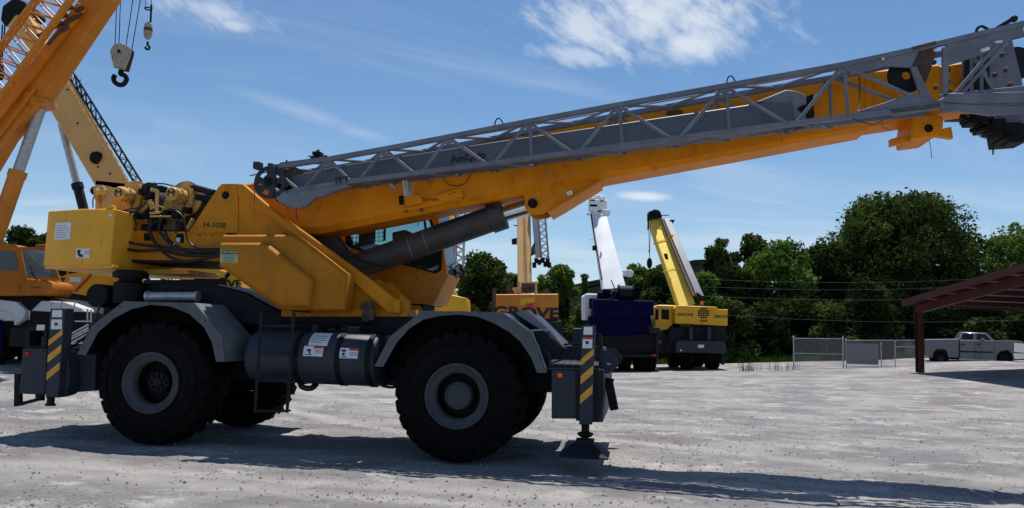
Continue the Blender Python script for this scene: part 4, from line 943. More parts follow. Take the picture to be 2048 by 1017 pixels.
g = G(); g.prism(pp([(1826, 232), (1870, 232), (1885, 236), (1884, 262), (1869, 275), (1822, 281), (1820, 262)], 1.2), 1.15, 1.9); br = g.build('lower_bracket', M['boom'], crane, bevel=0.02)
g = G(); g.prism(pp([(1785, 275), (1826, 266), (1826, 280), (1786, 289)], 1.2), 1.3, 1.42); g.prism(pp([(1872, 260), (1903, 254), (1907, 277), (1872, 272)], 1.2), 1.2, 1.32); g.build('bracket_arm', M['boom'], br, bevel=0.006)
c = P(1857, 257, 1.148); g = G(); g.lathe([(.062, .0), (.066, -.012), (.085, -.012), (.09, .0)], c, 'y', 24); g.build('bore_rim', M['boom'], br); g = G(); g.cyl((c[0], 1.144, c[2]), (c[0], 1.15, c[2]), .066, n=24); g.build('bore', M['black'], br)
g = G(); g.tube([P(1858, 280, 1.4), P(1862, 300, 1.4), P(1863, 318, 1.4)], .005, 5); g.tube([P(1986, 285, 1.2), P(1986, 310, 1.2)], .012, 5); g.tube([P(1763, 243, 1.2), P(1765, 255, 1.2), P(1782, 260, 1.2)], .004, 5); g.build('loose_lashing', M['hose'], br)

# ================================================================== swing-away jib stowed on the near side
J0, J1 = 0.42, 0.97
topn = [(543, 333), (658, 316), (769, 296), (896, 272), (1056, 241), (1236, 208), (1449, 170), (1685, 128), (1821, 99), (2044, 46), (2110, 30)]
botn = [(552, 388), (599, 374), (708, 357), (835, 341), (980, 322), (1151, 299), (1351, 272), (1583, 242), (1770, 219), (1878, 207)]
T = [P(a, b_ + 3, J0) for a, b_ in topn]; Bn = [P(a, b_ + 6, J0) for a, b_ in botn]
jib = part_empty('lattice_jib', crane)
for y in (J0, J1):
    g = G()
    for i in range(len(T) - 1): g.beam((T[i][0], y, T[i][2]), (T[i + 1][0], y, T[i + 1][2]), .08, .07)
    g.build('top_chord', M['jib'], jib)
    g = G()
    zo = 0 if y == J0 else .055
    for i in range(len(Bn) - 1): g.beam((Bn[i][0], y, Bn[i][2] + zo), (Bn[i + 1][0], y, Bn[i + 1][2] + zo), .08, .07)
    g.build('bottom_chord', M['jib'], jib)
def lace(a, b_, r=.026):
    g = G(); g.cyl(a, b_, r, n=8, caps=False); g.build('lacing', M['jib'], jib)
TT = [1, 2, 3, 4, 5, 6, 7]; BB = [1, 2, 3, 4, 5, 6, 7]
for y, dx in ((J0, 0), (J1, -.05)):
    lace((T[0][0], y, T[0][2]), (Bn[1][0] - .02, y, Bn[1][2]))
    for k in range(1, 8):
        t = (T[k][0] + dx, y, T[k][2]); lace((Bn[k][0] + .06, y, Bn[k][2]), t)
        if k < 7: lace(t, (Bn[k + 1][0] - .06, y, Bn[k + 1][2]))
    lace((T[7][0], y, T[7][2]), (P(1824, 193, y)[0], y, P(1824, 193, J0)[2]), .03)
for k in (4, 5, 6, 7):                                        # posts
    lb = P(topn[k][0] + (6 if k < 7 else 20), botn[k][1] - (topn[k][0] - botn[k][0]) * -.0, J0)
    xt = T[k][0] + .03; zb_ = np.interp(xt, [q[0] for q in Bn], [q[2] for q in Bn]); lace((xt, J0, T[k][2]), (xt + .04, J0, zb_), .024)
    lace((xt - .08, J1, T[k][2]), (xt - .06, J1, zb_), .024)
for k in range(1, 9):                                         # top and bottom plan lacing
    lace((T[k][0], J0, T[k][2]), ((T[k][0] + T[k - 1][0]) / 2, J1, (T[k][2] + T[k - 1][2]) / 2), .022)
    lace((T[k - 1][0], J0, T[k - 1][2]), ((T[k][0] + T[k - 1][0]) / 2, J1, (T[k][2] + T[k - 1][2]) / 2), .022)
    if k < 8:
        lace((Bn[k][0], J0, Bn[k][2]), ((Bn[k][0] + Bn[k + 1][0]) / 2, J1, (Bn[k][2] + Bn[k + 1][2]) / 2), .022)
        lace((Bn[k][0], J1, Bn[k][2]), ((Bn[k][0] + Bn[k + 1][0]) / 2, J0, (Bn[k][2] + Bn[k + 1][2]) / 2), .022)
    g = G(); g.prism([(T[k][0] - .09, T[k][2] - .03), (T[k][0] + .10, T[k][2] - .05), (T[k][0] + .04, T[k][2] - .12), (T[k][0] - .04, T[k][2] - .11)], J0 - .012, J0 + .012); g.build('gusset', M['jib'], jib)
# rope hoops on the top chord
for px, py in ((997, 251), (1461, 166)):
    g = G(); g.tube([P(px - 8, py + 1, J0), P(px - 5, py - 10, J0), P(px + 1, py - 14, J0), P(px + 6, py - 9, J0), P(px + 10, py - 1, J0)], .010, 6, 4); g.build('rope_hoop', M['black'], jib)
# nested box section between the two trusses
xs_ = [(585, 352, 395), (675, 333, 375), (1000, 283, 330), (1480, 213, 268), (1530, 205, 258), (1612, 192, 244)]
g = G(); pts = pp([(a, b_) for a, b_, c in xs_], .62) + pp([(a, c) for a, b_, c in xs_[::-1]], .62); g.prism(pts, .60, .86)
bx = g.build('jib_box_section', M['jibbox'], crane, bevel=0.012)
g = G(); q = P(1592, 214, .58); g.prism(pp([(1512, 204), (1572, 180), (1592, 182), (1613, 190), (1613, 240), (1590, 243), (1586, 206)], .585), .585, .875); g.build('box_end', M['jib'], bx, bevel=0.01)
g = G(); g.prism(pp([(1592, 203), (1627, 187), (1628, 236), (1602, 241)], .60), .62, .84); g.cyl(P(1610, 228, .58), P(1610, 228, .88), .13, n=24); g.build('box_sheave', M['black'], bx)
sl = math.atan2(P(1000, 285, .6)[2] - P(675, 333, .6)[2], P(1000, 285, .6)[0] - P(675, 333, .6)[0])
text('AmQuip', 0.155, 'ink', bx, P(936, 315.5, .596), face_rot(sl), 'lettering', sx=1.02, bold=0.005)
text('ITT', 0.13, 'ink', crane, P(684, 361, .34), face_rot(sl), 'lettering', sx=1.2, bold=0.004)
g = G(); g.sphere(P(808, 330, .59), .018); g.sphere(P(815, 331, .59), .012); g.build('bolt_head', M['black'], bx)
# root of the jib: disc with holes and the bulging heel plate
def circ(cx, cy, r, n=24, a0=0, a1=360): return [(cx + r * math.cos(R(a0 + (a1 - a0) * i / n)), cy + r * math.sin(R(a0 + (a1 - a0) * i / n))) for i in range(n)]
c = P(540, 365, J0 - .06); rd = abs(P(540, 332, J0)[2] - P(540, 398, J0)[2]) / 2
for y in (J0 - .07, J1 + .02):
    g = G(); n = 36; o_ = [(c[0] + rd * math.cos(2 * math.pi * i / n), c[2] + rd * math.sin(2 * math.pi * i / n)) for i in range(n)]
    i_ = [(c[0] + rd * .78 * math.cos(2 * math.pi * i / n), c[2] + rd * .78 * math.sin(2 * math.pi * i / n)) for i in range(n)]
    g.ring(o_, i_, y, y + .03)
    for k, a in enumerate((10, 95, 170, 215, 285)):
        aa, bb = R(a - 18), R(a + 18); g.prism([(c[0] + rd * .82 * math.cos(aa), c[2] + rd * .82 * math.sin(aa)), (c[0] + rd * .82 * math.cos(bb), c[2] + rd * .82 * math.sin(bb)), (c[0] + .05 * math.cos(bb), c[2] + .05 * math.sin(bb)), (c[0] + .05 * math.cos(aa), c[2] + .05 * math.sin(aa))], y + .002, y + .026)
    g.prism([(c[0] + rd * .5 * math.cos(t), c[2] + rd * .5 * math.sin(t)) for t in [2 * math.pi * i / 20 for i in range(20)]], y + .004, y + .022)
    g.build('root_disc', M['grey'], jib)
g = G(); g.cyl((c[0], J0 - .11, c[2]), (c[0], J1 + .1, c[2]), .07, n=20); g.build('root_pin', M['black'], jib)
heel = [(547, 372), (560, 382), (600, 381), (640, 375), (690, 366), (700, 372), (662, 386), (645, 394), (632, 394), (612, 412), (598, 417), (585, 415), (560, 407), (549, 395)]
g = G(); g.prism(pp(heel, J0 - .05), J0 - .055, J0 + .06); g.build('heel_plate', M['jib'], jib, bevel=0.02)
g = G(); g.prism(pp([(535, 326), (546, 327), (552, 345), (546, 392), (538, 394), (534, 345)], J0 - .10), J0 - .10, J0 - .06); g.box(P(533, 0, .4)[0], P(545, 0, .4)[0], .3, .45, P(540, 340, .4)[2], P(540, 326, .4)[2]); g.build('root_bracket', M['grey'], jib, bevel=0.006)
g = G(); g.prism(pp([(553, 333), (590, 334), (612, 345), (612, 362), (585, 372), (553, 350)], J0 + .2), J0 + .2, J0 + .23); g.build('root_web', M['rusty'], jib)
g = G(); g.sphere(P(573, 384, J0 - .06), .02); g.tube([P(508, 366, J0 - .1), P(509, 390, J0 - .1), P(508, 412, J0 - .1)], .006, 6); g.tube([P(592, 417, J0), P(593, 430, J0), P(593, 438, J0)], .009, 6); g.tube([P(575, 414, J0), P(576, 419, J0)], .012, 6); g.build('hanging_pin', M['rusty'], jib)
# tip end plates, sheave and diagonals at the right
g = G(); g.prism(pp([(1690, 134), (1821, 104), (1838, 100), (1822, 136), (1770, 133), (1745, 140), (1700, 150)], J0), J0 - .02, J0 + .02); g.prism(pp([(1712, 224), (1770, 206), (1820, 188), (1850, 188), (1880, 207), (1875, 214)], J0), J0 - .02, J0 + .02)
g.prism(pp([(1820, 134), (1832, 134), (1868, 208), (1846, 210)], J0), J0 - .025, J0 + .025); g.prism(pp([(1884, 96), (1896, 96), (1896, 208), (1884, 208)], J0), J0 - .03, J0 + .03)
g.prism(pp([(1890, 88), (2046, 51), (2046, 66), (2010, 86), (1960, 112), (1895, 132)], J0), J0 - .015, J0 + .015)
g.build('tip_plate', M['jib'], jib, bevel=0.004)
g = G(); g.prism(pp([(1814, 98), (1872, 85), (1874, 100), (1862, 140), (1852, 165), (1838, 158), (1824, 120)], J0 + .06), J0 + .06, J0 + .16); g.prism(pp([(1822, 96), (1870, 84), (1869, 92), (1824, 103)], J0), J0 - .05, J0 + .05); g.build('tip_joint', M['rusty'], jib, bevel=0.006)
c = P(1812, 152, J0 + .2); g = G(); g.lathe([(0.06, -.02), (.10, -.02), (.22, -.014), (.25, -.03), (.235, 0), (.25, .03), (.22, .014), (.10, .02), (.06, .02), (.06, -.02)], c, 'y', 36); g.build('rope_sheave', M['dgrey'], jib)
g = G(); g.beam(P(1880, 208, J0), P(2060, 190, J0), .26, .06, up=(0, 1, 0)); g.prism(pp([(1872, 204), (1900, 187), (2085, 183), (2085, 204), (1960, 208)], J0 - .06), J0 - .07, J0 + .02)
g.prism(pp([(1770, 215), (1878, 204), (1935, 209), (2090, 214), (2090, 222), (1980, 231), (1925, 222), (1878, 216), (1790, 232)], J0 - .04), J0 - .04, J0 + .03)
g.build('tip_frame', M['jib'], jib, bevel=0.008)
lace(P(1912, 186, J0), P(1995, 88, J0), .028); lace(P(1925, 186, J0), P(2012, 86, J0), .026); lace(P(1942, 108, J0 + .1), P(1972, 150, J0 + .1), .03); lace(P(1965, 142, J0), P(1990, 185, J0), .024)
g = G(); g.cyl(P(1962, 102, J0 - .04), P(1978, 97, J0 - .04), .028, n=12); g.cyl(P(1990, 85, J0 - .04), P(2004, 83, J0 - .04), .018, n=10); g.cyl(P(1868, 101, J0 - .06), P(1876, 100, J0 - .06), .02, n=10); g.sphere(P(1766, 118, J0 - .03), .022)
g.build('pin', M['white'], jib)
g = G(); g.beam(P(1993, 58, J0 + .1), P(2030, 36, J0 + .1), .075, .05); g.sphere(P(2028, 38, J0 + .1), .05); g.tube([P(1952, 66, J0), P(1955, 57, J0), P(1963, 53, J0), P(1972, 57, J0), P(1978, 61, J0)], .02, 8, 4); g.build('tip_lug', M['dgrey'], jib)
for px, py in ((1895, 110), (1897, 140), (1896, 165), (1900, 185), (1868, 125), (1872, 175), (2005, 110), (2012, 140), (2020, 170), (1990, 150)):
    g = G(); g.sphere(P(px, py, J0 + .25), .035, .05, .04, 8, 6); g.build('tip_bolt', M['rusty'], jib)
for px in (1930, 1950, 1970):
    g = G(); g.prism(pp([(px, 120 - (px - 1930) * .3), (px + 9, 118 - (px - 1930) * .3), (px + 10, 190), (px, 190)], .75), .75, .80); g.build('head_rib', M['dgrey'], bh)
g = G(); g.tube([P(1700, 236, J0), P(1745, 250, J0), P(1765, 240, J0)], .006, 6, 4); g.tube([P(1716, 132, J0), P(1720, 180, J0 + .2), P(1716, 225, J0)], .008, 6, 3); g.build('guy_cable', M['hose'], jib)

# ================================================================== lift cylinder
LC = (LB0 + LB1) / 2
a, b_ = Vector(P(694, 541, LC)), Vector(P(1006, 430, LC)); d_ = (b_ - a).normalized()
g = G(); g.cyl(a - d_ * .25, b_ - d_ * .05, .215, n=32); g.cyl(a - d_ * .5, a - d_ * .25, .17, .215, n=32)
lcy = g.build('lift_cylinder', M['barrel'], crane)
g = G(); g.cyl(b_ - d_ * .22, b_ + d_ * .02, .245, n=32); g.build('gland', M['barrel'], lcy)
for t in (.42, .52): q = a.lerp(b_, t); g = G(); g.cyl(q, q + d_ * .012, .2165, n=32, caps=False); g.build('weld_ring', M['jib'], lcy)
g = G(); g.cyl(b_, Vector(P(1063, 412, LC)), .128, n=32); g.build('cylinder_rod', M['chrome'], crane)
g = G(); u = Vector((0, 0, 1)); g.tube([P(868, 459, LC - .18), P(872, 452, LC - .2), P(985, 414, LC - .2), P(990, 420, LC - .2)], .022, 8); g.build('hydraulic_pipe', M['dgrey'], lcy)
q = a - d_ * .55
g = G(); g.prism(pp([(690, 575), (760, 560), (800, 600), (800, 622), (690, 622)], LC - .3), LC - .36, LC - .28); g.prism(pp([(690, 575), (760, 560), (800, 600), (800, 622), (690, 622)], LC - .3), LC + .28, LC + .36); g.build('cylinder_mount', M['turret'], crane)

# ================================================================== operator's cab on the far side
C0, C1 = 2.30, 3.20
out = [(640, 442), (848, 398), (872, 406), (895, 549), (867, 606), (822, 606), (738, 562), (652, 500)]
inn = [(691, 449), (842, 418), (858, 424), (884, 502), (883, 541), (871, 548), (784, 523), (691, 492)]
out2, inn2 = pp(out, C0), pp(inn, C0)
cabp = part_empty('cab', crane)
inf_ = pp([(664, 447), (846, 411), (868, 418), (877, 474), (868, 480), (845, 482), (790, 480), (672, 478)], C0)
g = G(); g.ring(out2, inn2, C0, C0 + .05); g.ring(out2, inf_, C1 - .05, C1); g.build('cab_wall', M['cab'], cabp)
g = G(); e = [out2[i] for i in (2, 1, 0, 7, 6, 5)]; g.ribbon(e, C0 + .051, C1 - .051, .02); g.ribbon([out2[3], out2[4], out2[5]], C0 - .001, C1 + .001, -.02); g.build('cab_shell', M['cab'], cabp)
g = G(); inn3 = [tuple(Vector(p).lerp(sum([Vector(q) for q in inn2], Vector((0, 0))) / 8, .085)) for p in inn2]
g.ring([tuple(Vector(p)) for p in inn2], inn3, C0 - .012, C0 + .03); g.build('window_seal', M['black'], cabp)
g = G(); g.prism(pp([(700, 485), (790, 516), (872, 541), (880, 536), (880, 500), (700, 485)][:5], C1), C1 - .060, C1 - .052); g.build('inner_lining', M['seat'], cabp)
g = G(); g.prism(inn2, C0 + .015, C0 + .020); g.build('window_pane', M['glass'], cabp); g = G(); g.prism(inf_, C1 - .030, C1 - .025); g.build('window_pane', M['glass'], cabp)
ws = [out2[2], out2[3]]
g = G(); g.ribbon([tuple(Vector(ws[0]).lerp(ws[1], .08)), tuple(Vector(ws[0]).lerp(ws[1], .93))], C0 + .08, C1 - .08, .006); g.build('windscreen', M['glass'], cabp)
g = G(); g.ribbon(ws, C0 + .05, C0 + .085, .03); g.ribbon(ws, C1 - .085, C1 - .05, .03); g.ribbon([tuple(Vector(ws[0]).lerp(ws[1], .93)), ws[1]], C0 + .086, C1 - .086, .03); g.build('windscreen_frame', M['black'], cabp)
g = G(); g.beam(P(890, 545, C0 + .3), P(909, 525, C0 + .5), .015); g.beam(P(896, 549, C0 + .4), P(918, 528, C0 + .6), .02); g.build('wiper', M['black'], cabp)
g = G(); g.prism(pp([(905, 540), (914, 538), (920, 545), (916, 552), (906, 552)], C0 + .6), C0 + .6, C0 + .8); g.beam(P(914, 555, C0 + .5), P(917, 530, C0 + .7), .04); g.build('cab_lamp', M['black'], cabp)
g = G(); g.beam(P(770, 430, C0 + .01), P(769, 482, C0 + .01), .04, .03); g.beam(P(847, 428, C0 + .01), P(853, 470, C0 + .01), .05, .03); g.beam(P(836, 452, C0 + .03), P(838, 440, C0 + .03), .012); g.beam(P(838, 441, C0 + .03), P(846, 440, C0 + .03), .012); g.build('window_bar', M['black'], cabp)
for i in range(10):
    x = 698 + i * 7.5; g = G(); g.beam(P(x, 453 - i * 1.3, C0 + .06), P(x, 486, C0 + .06), .009); g.build('grille_bar', M['black'], cabp)
for i in range(5):
    y = 456 + i * 7; g = G(); g.beam(P(694, y, C0 + .06), P(768, y - 6 + i, C0 + .06), .009); g.build('grille_bar', M['black'], cabp)
g = G(); g.prism(pp([(716, 450), (732, 446), (738, 458), (734, 500), (716, 500)], C0 + .3), C0 + .3, C0 + .7); g.prism(pp([(716, 498), (762, 496), (765, 510), (716, 512)], C0 + .3), C0 + .25, C0 + .75); g.build('seat', M['seat'], cabp, bevel=0.03)
g = G(); g.prism(pp([(785, 466), (812, 460), (820, 466), (824, 515), (790, 520)], C0 + .4), C0 + .35, C0 + .8); g.build('dash', M['seat'], cabp, bevel=0.02)
g = G()
for px, py in ((660, 470), (678, 471), (833, 541), (849, 541), (833, 557)): g.sphere(P(px, py, C0), .014, .008, .014, 8, 6)
g.build('rivet', M['black'], cabp)
g = G(); g.box(P(780, 0, 2.4)[0], P(875, 0, 2.4)[0], 2.3, 3.1, P(820, 622, 2.4)[2], P(820, 607, 2.4)[2]); g.build('cab_mount', M['black'], cabp)
# far fender, seen through

# ---- small fittings: bolts, weld seams, extra lines
def bolts(pts, lat, r, material, parent, name='bolt'):
    for px, py in pts:
        c = P(px, py, lat); g = G(); g.cyl((c[0], lat, c[2]), (c[0], lat - .014, c[2]), r, n=6); g.build(name, M[material], parent)
bolts([(236, 471), (236, 515), (262, 471), (330, 471), (400, 471), (425, 471), (425, 515)], L0, .014, 'rusty', crane)
bolts([(392, 456), (470, 456), (470, 378), (470, 430)], L0 - .03, .013, 'turret', mast_near)
bolts([(600, 612), (640, 612), (680, 612), (680, 565), (650, 540)], .50 - .0, .010, 'rusty', cov)
bolts([(1108, 745), (1108, 832), (1146, 745), (1146, 832), (1200, 748), (1196, 838)], 0.0, .013, 'grey', fb)
bolts([(52, 703), (88, 703), (42, 782), (86, 784)], 0.0, .013, 'grey', rb)
bolts([(162, 425), (162, 524), (222, 434), (218, 522)], .45, .014, 'cream', cw)
bolts([(775, 690), (800, 655), (838, 628), (900, 626), (960, 627), (1010, 636), (1050, 668), (1080, 715)], -.05, .011, 'grey', crane)
bolts([(168, 695), (196, 652), (240, 614), (300, 606), (360, 608), (410, 642), (438, 690)], -.05, .011, 'grey', crane)
for px, y0, y1 in ((760, 385, 442), (940, 340, 406), (1300, 296, 340), (1420, 280, 316), (1560, 262, 290)):     # welded joints of the boom shell
    a, b_ = P(px, y0, LB0), P(px + 4, y1, LB0); g = G(); g.beam((a[0], LB0 - .002, a[2]), (b_[0], LB0 - .002, b_[2]), .014, .006, up=(0, 1, 0)); g.build('weld_seam', M['boom'], base)
g = G(); a, b_ = P(1235, 352, LB0), P(1720, 262, LB0); g.beam((a[0], LB0 - .003, a[2] + .09), (b_[0], LB0 - .003, b_[2] + .07), .012, .008, up=(0, 1, 0)); g.build('weld_seam', M['boom'], base)
hose([(560, 640), (600, 644), (650, 648), (700, 646), (760, 650), (800, 660)], .9, .02)
hose([(585, 652), (620, 656), (680, 653), (720, 657), (770, 664)], .88, .016)
hose([(1090, 700), (1100, 716), (1098, 735)], .05, .013)
hose([(200, 610), (190, 640), (176, 668), (150, 690), (135, 698)], .3, .016)
hose([(702, 506), (720, 520), (760, 532), (800, 528)], 1.35, .016)
hose([(1120, 692), (1140, 688), (1160, 690), (1186, 693)], .5, .014)
g = G(); a = P(1168, 640, .5)
g.tube([P(1186, 700, .45), P(1187, 672, .45), P(1195, 668, .45), P(1203, 674, .45), P(1204, 700, .45)], .012, 6, 3); g.build('grab_handle', M['grey'], crane)
for k in range(3):
    g = G(); c = P(640 + 26 * k, 655, 1.0); g.box(c[0] - .07, c[0] + .07, .93, 1.0, c[2] - .06, c[2] + .05); g.build('valve_cover', M['rusty' if k == 1 else 'grey'], crane, bevel=.008)
g = G(); g.prism(pp([(560, 440), (668, 462), (700, 500), (700, 545), (560, 545)], LC + .3), LC + .12, LC + .34); g.build('gap_shade_plate', M['barrel'], crane)  # dark plate added to fill the gap under the boom with shade

# ================================================================== background cranes
def wheelset(parent, spots, r, w, axis='y'):
    for (x, y, z) in spots:
        wh = part_empty('wheel', parent); g = G()
        k = w / 2
        g.lathe([(r * .5, -k * .7), (r * .62, -k), (r * .88, -k), (r, -k * .7), (r, k * .7), (r * .88, k), (r * .62, k), (r * .5, k * .7)], (x, y, z), axis, 24)
        nl = 20
        for i in range(nl):
            t = 2 * math.pi * i / nl
            q = Vector((x + r * math.cos(t), y, z + r * math.sin(t))) if axis == 'y' else Vector((x, y + r * math.cos(t), z + r * math.sin(t)))
            ax = Vector((0, k * .75, 0)) if axis == 'y' else Vector((k * .75, 0, 0))
            rad = (q - Vector((x, y, z))).normalized(); g.beam(q - ax, q + ax, r * .11, r * .05, up=rad)
        g.build('tyre', M['tyre'], wh)
        g = G(); g.lathe([(0, -k * .5), (r * .25, -k * .55), (r * .3, -k * .4), (r * .45, -k * .4), (r * .52, -k * .75), (r * .52, k * .75), (r * .45, k * .4), (r * .3, k * .4), (r * .25, k * .55), (0, k * .5)], (x, y, z), axis, 20); g.build('rim', M['rim'], wh)

def bprism(pts, Y0, Y1, name, material, parent, bevel=0.0, label=None):
    g = G(); g.prism(b2(pts, Y0), Y0, Y1); return g.build(name, M[material], parent, bevel=bevel, label=label)
def bsec(name, secs, t, material, parent, bevel=0.0):
    # leaning box beam: sections (px left, py, px right, py, Y), t = depth of section
    g = G(); vs = []
    for pl, yl, pr, yr, Y in secs:
        a, b_ = Vector(B(pl, yl, Y)), Vector(B(pr, yr, Y)); vs += [a, b_, b_ + Vector((0, t, 0)), a + Vector((0, t, 0))]
    m = len(secs); fs = [(4 * i + k, 4 * i + (k + 1) % 4, 4 * i + 4 + (k + 1) % 4, 4 * i + 4 + k) for i in range(m - 1) for k in range(4)] + [(3, 2, 1, 0), (4 * m - 4, 4 * m - 3, 4 * m - 2, 4 * m - 1)]
    g.add(vs, fs); return g.build(name, M[material], parent, bevel=bevel)
def lattice(a0, a1, b0, b1, depth, n, r, rl, material, parent, name='lattice_jib'):
    # a0->a1 first chord, b0->b1 second chord (world points); second pair offset by depth
    jb = part_empty(name, parent); D = Vector(depth)
    A = (Vector(a0), Vector(a1)); Bq = (Vector(b0), Vector(b1))
    for p, q in (A, Bq):
        for o in (Vector((0, 0, 0)), D): g = G(); g.cyl(p + o, q + o, r, n=6); g.build('chord', M[material], jb)
    for o in (Vector((0, 0, 0)), D):
        for i in range(n):
            s, e = i / n, (i + 1) / n; p0 = A[0].lerp(A[1], s) + o; p1 = A[0].lerp(A[1], e) + o; m_ = Bq[0].lerp(Bq[1], (s + e) / 2) + o
            g = G(); g.cyl(p0, m_, rl, n=5, caps=False); g.cyl(m_, p1, rl, n=5, caps=False); g.build('lacing', M[material], jb)
    for i in range(n):
        s, e = i / n, (i + 1) / n
        g = G(); g.cyl(A[0].lerp(A[1], s), A[0].lerp(A[1], e) + D, rl, n=5, caps=False); g.cyl(Bq[0].lerp(Bq[1], s) + D, Bq[0].lerp(Bq[1], e), rl, n=5, caps=False); g.build('lacing', M[material], jb)
    return jb

# ---- A: deep orange crane at the far left
YA = 24.0; gl = gh(*B(20, 714, YA)[:2])
ca_ = thing('truck_crane', 'deep orange crane at the left edge with steep boom above its rounded cab', 'crane', (B(-60, 700, YA)[0], YA + 1, gl))
def slab_boom(name, lower, upper, Y0, Y1, material, parent, bevel=.03):
    g = G(); g.prism(b2(lower + upper[::-1], Y0), Y0, Y1); return g.build(name, M[material], parent, bevel=bevel)
bo = slab_boom('boom', [(-148, 545), (-16, 325), (16, 272), (80, 205), (84, 198), (217, 0), (302, -130)], [(-210, 490), (-60, 290), (20, 180), (150, 8), (240, -130)], YA, YA + .6, 'orange', ca_)
g = G(); g.prism(b2([(-145, 545), (-14, 325), (44, 240), (62, 215), (30, 205), (-70, 345), (-180, 520)], YA - .02), YA - .03, YA - .002); g.build('boom_side_plate', M['orange'], bo, bevel=.01)
g = G(); g.beam(B(-40, 280, YA - .1), B(165, 12, YA - .1), .30, .16, up=(0, 1, 0)); g.beam(B(-40, 325, YA - .08), B(70, 178, YA - .08), .1, .08, up=(0, 1, 0)); g.build('boom_rail', M['orange'], bo, bevel=.01)
g = G(); g.prism(b2([(72, 193), (90, 196), (91, 207), (70, 212), (42, 193), (52, 180)], YA - .06), YA - .05, YA + .62); g.build('cylinder_lug', M['orange'], bo, bevel=.02)
lattice(B(-75, 205, YA - .5), B(112, -45, YA - .5), B(-28, 245, YA - .6), B(160, -20, YA - .6), (0.35, -.45, .2), 11, .055, .025, 'orange', ca_)
g = G()
for px, py in ((130, 20), (118, 36), (140, 40), (108, 52), (150, 22), (120, 62)): a = B(px, py, YA - .25); g.beam(a, (a[0] + .25, a[1], a[2] + .12), .12, .1)
g.beam(B(70, 75, YA - .2), B(165, 28, YA - .2), .08); g.beam(B(95, 90, YA - .2), B(150, 30, YA - .2), .07)
g.build('jib_mount', M['rusty'], ca_, bevel=.01)
a, b_ = Vector(B(85, 205, YA + .4)), Vector(B(36, 345, YA + .4)); e = b_ + (b_ - a) * 1.3
g = G(); g.cyl(a, b_, .165, n=24); g.build('cylinder_rod', M['steel'], ca_)
g = G(); g.cyl(b_ - (b_ - a) * .02, e, .24, n=24); lc_ = g.build('lift_cylinder', M['orange'], ca_); d_ = (e - b_).normalized(); g = G(); g.cyl(b_ - d_ * .05, b_ + d_ * .18, .265, n=24); g.build('gland', M['orange'], lc_)
# cab: rounded, windscreen towards the right
cbw = part_empty('cab', ca_); YC = 22.5
prof = [(-95, 592), (-95, 492), (-70, 487), (20, 488), (38, 496), (50, 540), (50, 560), (48, 592)]
winw = [(-60, 500), (28, 503), (34, 518), (36, 541), (-60, 541)]
g = G(); g.prism(b2(prof, YC), YC, YC + .06); 
g.prism(b2(prof, YC), YC + 1.3, YC + 1.36); g.build('cab_wall', M['leftcab'], cbw, bevel=.01)
pw = b2(prof, YC)
g = G(); g.ribbon([pw[1], pw[2], pw[3], pw[4]], YC + .061, YC + 1.299, .05); g.prism(b2([(-95, 558), (50, 558), (48, 592), (-95, 592)], YC), YC + .061, YC + 1.299)
# nose reaches forward to the right of the side wall
nose = b2([(49, 556), (84, 560), (95, 566), (95, 580), (86, 591), (46, 592)], YC); g.prism(nose, YC + .0, YC + 1.36); g.build('cab_body', M['leftcab'], cbw, bevel=.03)
g = G(); g.prism(b2([(-60, 501), (26, 503), (33, 515), (36, 541), (-60, 541)], YC - .002), YC - .012, YC - .002); g.build('side_window', M['screenglass'], cbw)
g = G(); g.prism(b2(winw, YC - .001), YC - .003, YC - .0015); g.build('window_backing', M['black'], cbw)
g = G(); a0, a1 = Vector(B(40, 497, YC + .05)), Vector(B(52, 556, YC + .05)); c0, c1 = Vector(B(68, 492, YC + .05)) + Vector((0, .6, 0)), Vector(B(90, 556, YC + .05)) + Vector((0, .6, 0))
quadslab(g, a0, a1, c1, c0, .02); g.build('windscreen', M['screenglass'], cbw)
g = G(); 
for p, q in ((a0, a1), (a1, c1), (c1, c0), (c0, a0)): g.beam(p, q, .07)
g.tube([Vector(c0) + Vector((-.3, 0, .05)), Vector(c0) + Vector((.05, 0, .04)), Vector(c0).lerp(c1, .4) + Vector((.08, 0, 0)), c1 + Vector((.06, 0, 0))], .035, 8, 4); g.build('windscreen_frame', M['leftcab'], cbw)
g = G(); g.beam(B(62, 545, YC - .05), B(74, 560, YC - .05), .03); g.beam(B(58, 530, YC - .02), B(74, 562, YC - .02), .02); g.build('wiper', M['black'], cbw)
g = G(); g.prism(b2([(61, 573), (83, 575), (83, 577.5), (61, 575.5)], YC - .002), YC - .006, YC - .002); g.build('dark_strip', M['rusty'], cbw)
g = G(); a = B(36, 580, YC - .01); g.box(a[0] - .08, a[0] + .05, YC - .02, YC - .002, a[2] - .08, a[2] + .14); g.build('door_step', M['leftcab'], cbw)
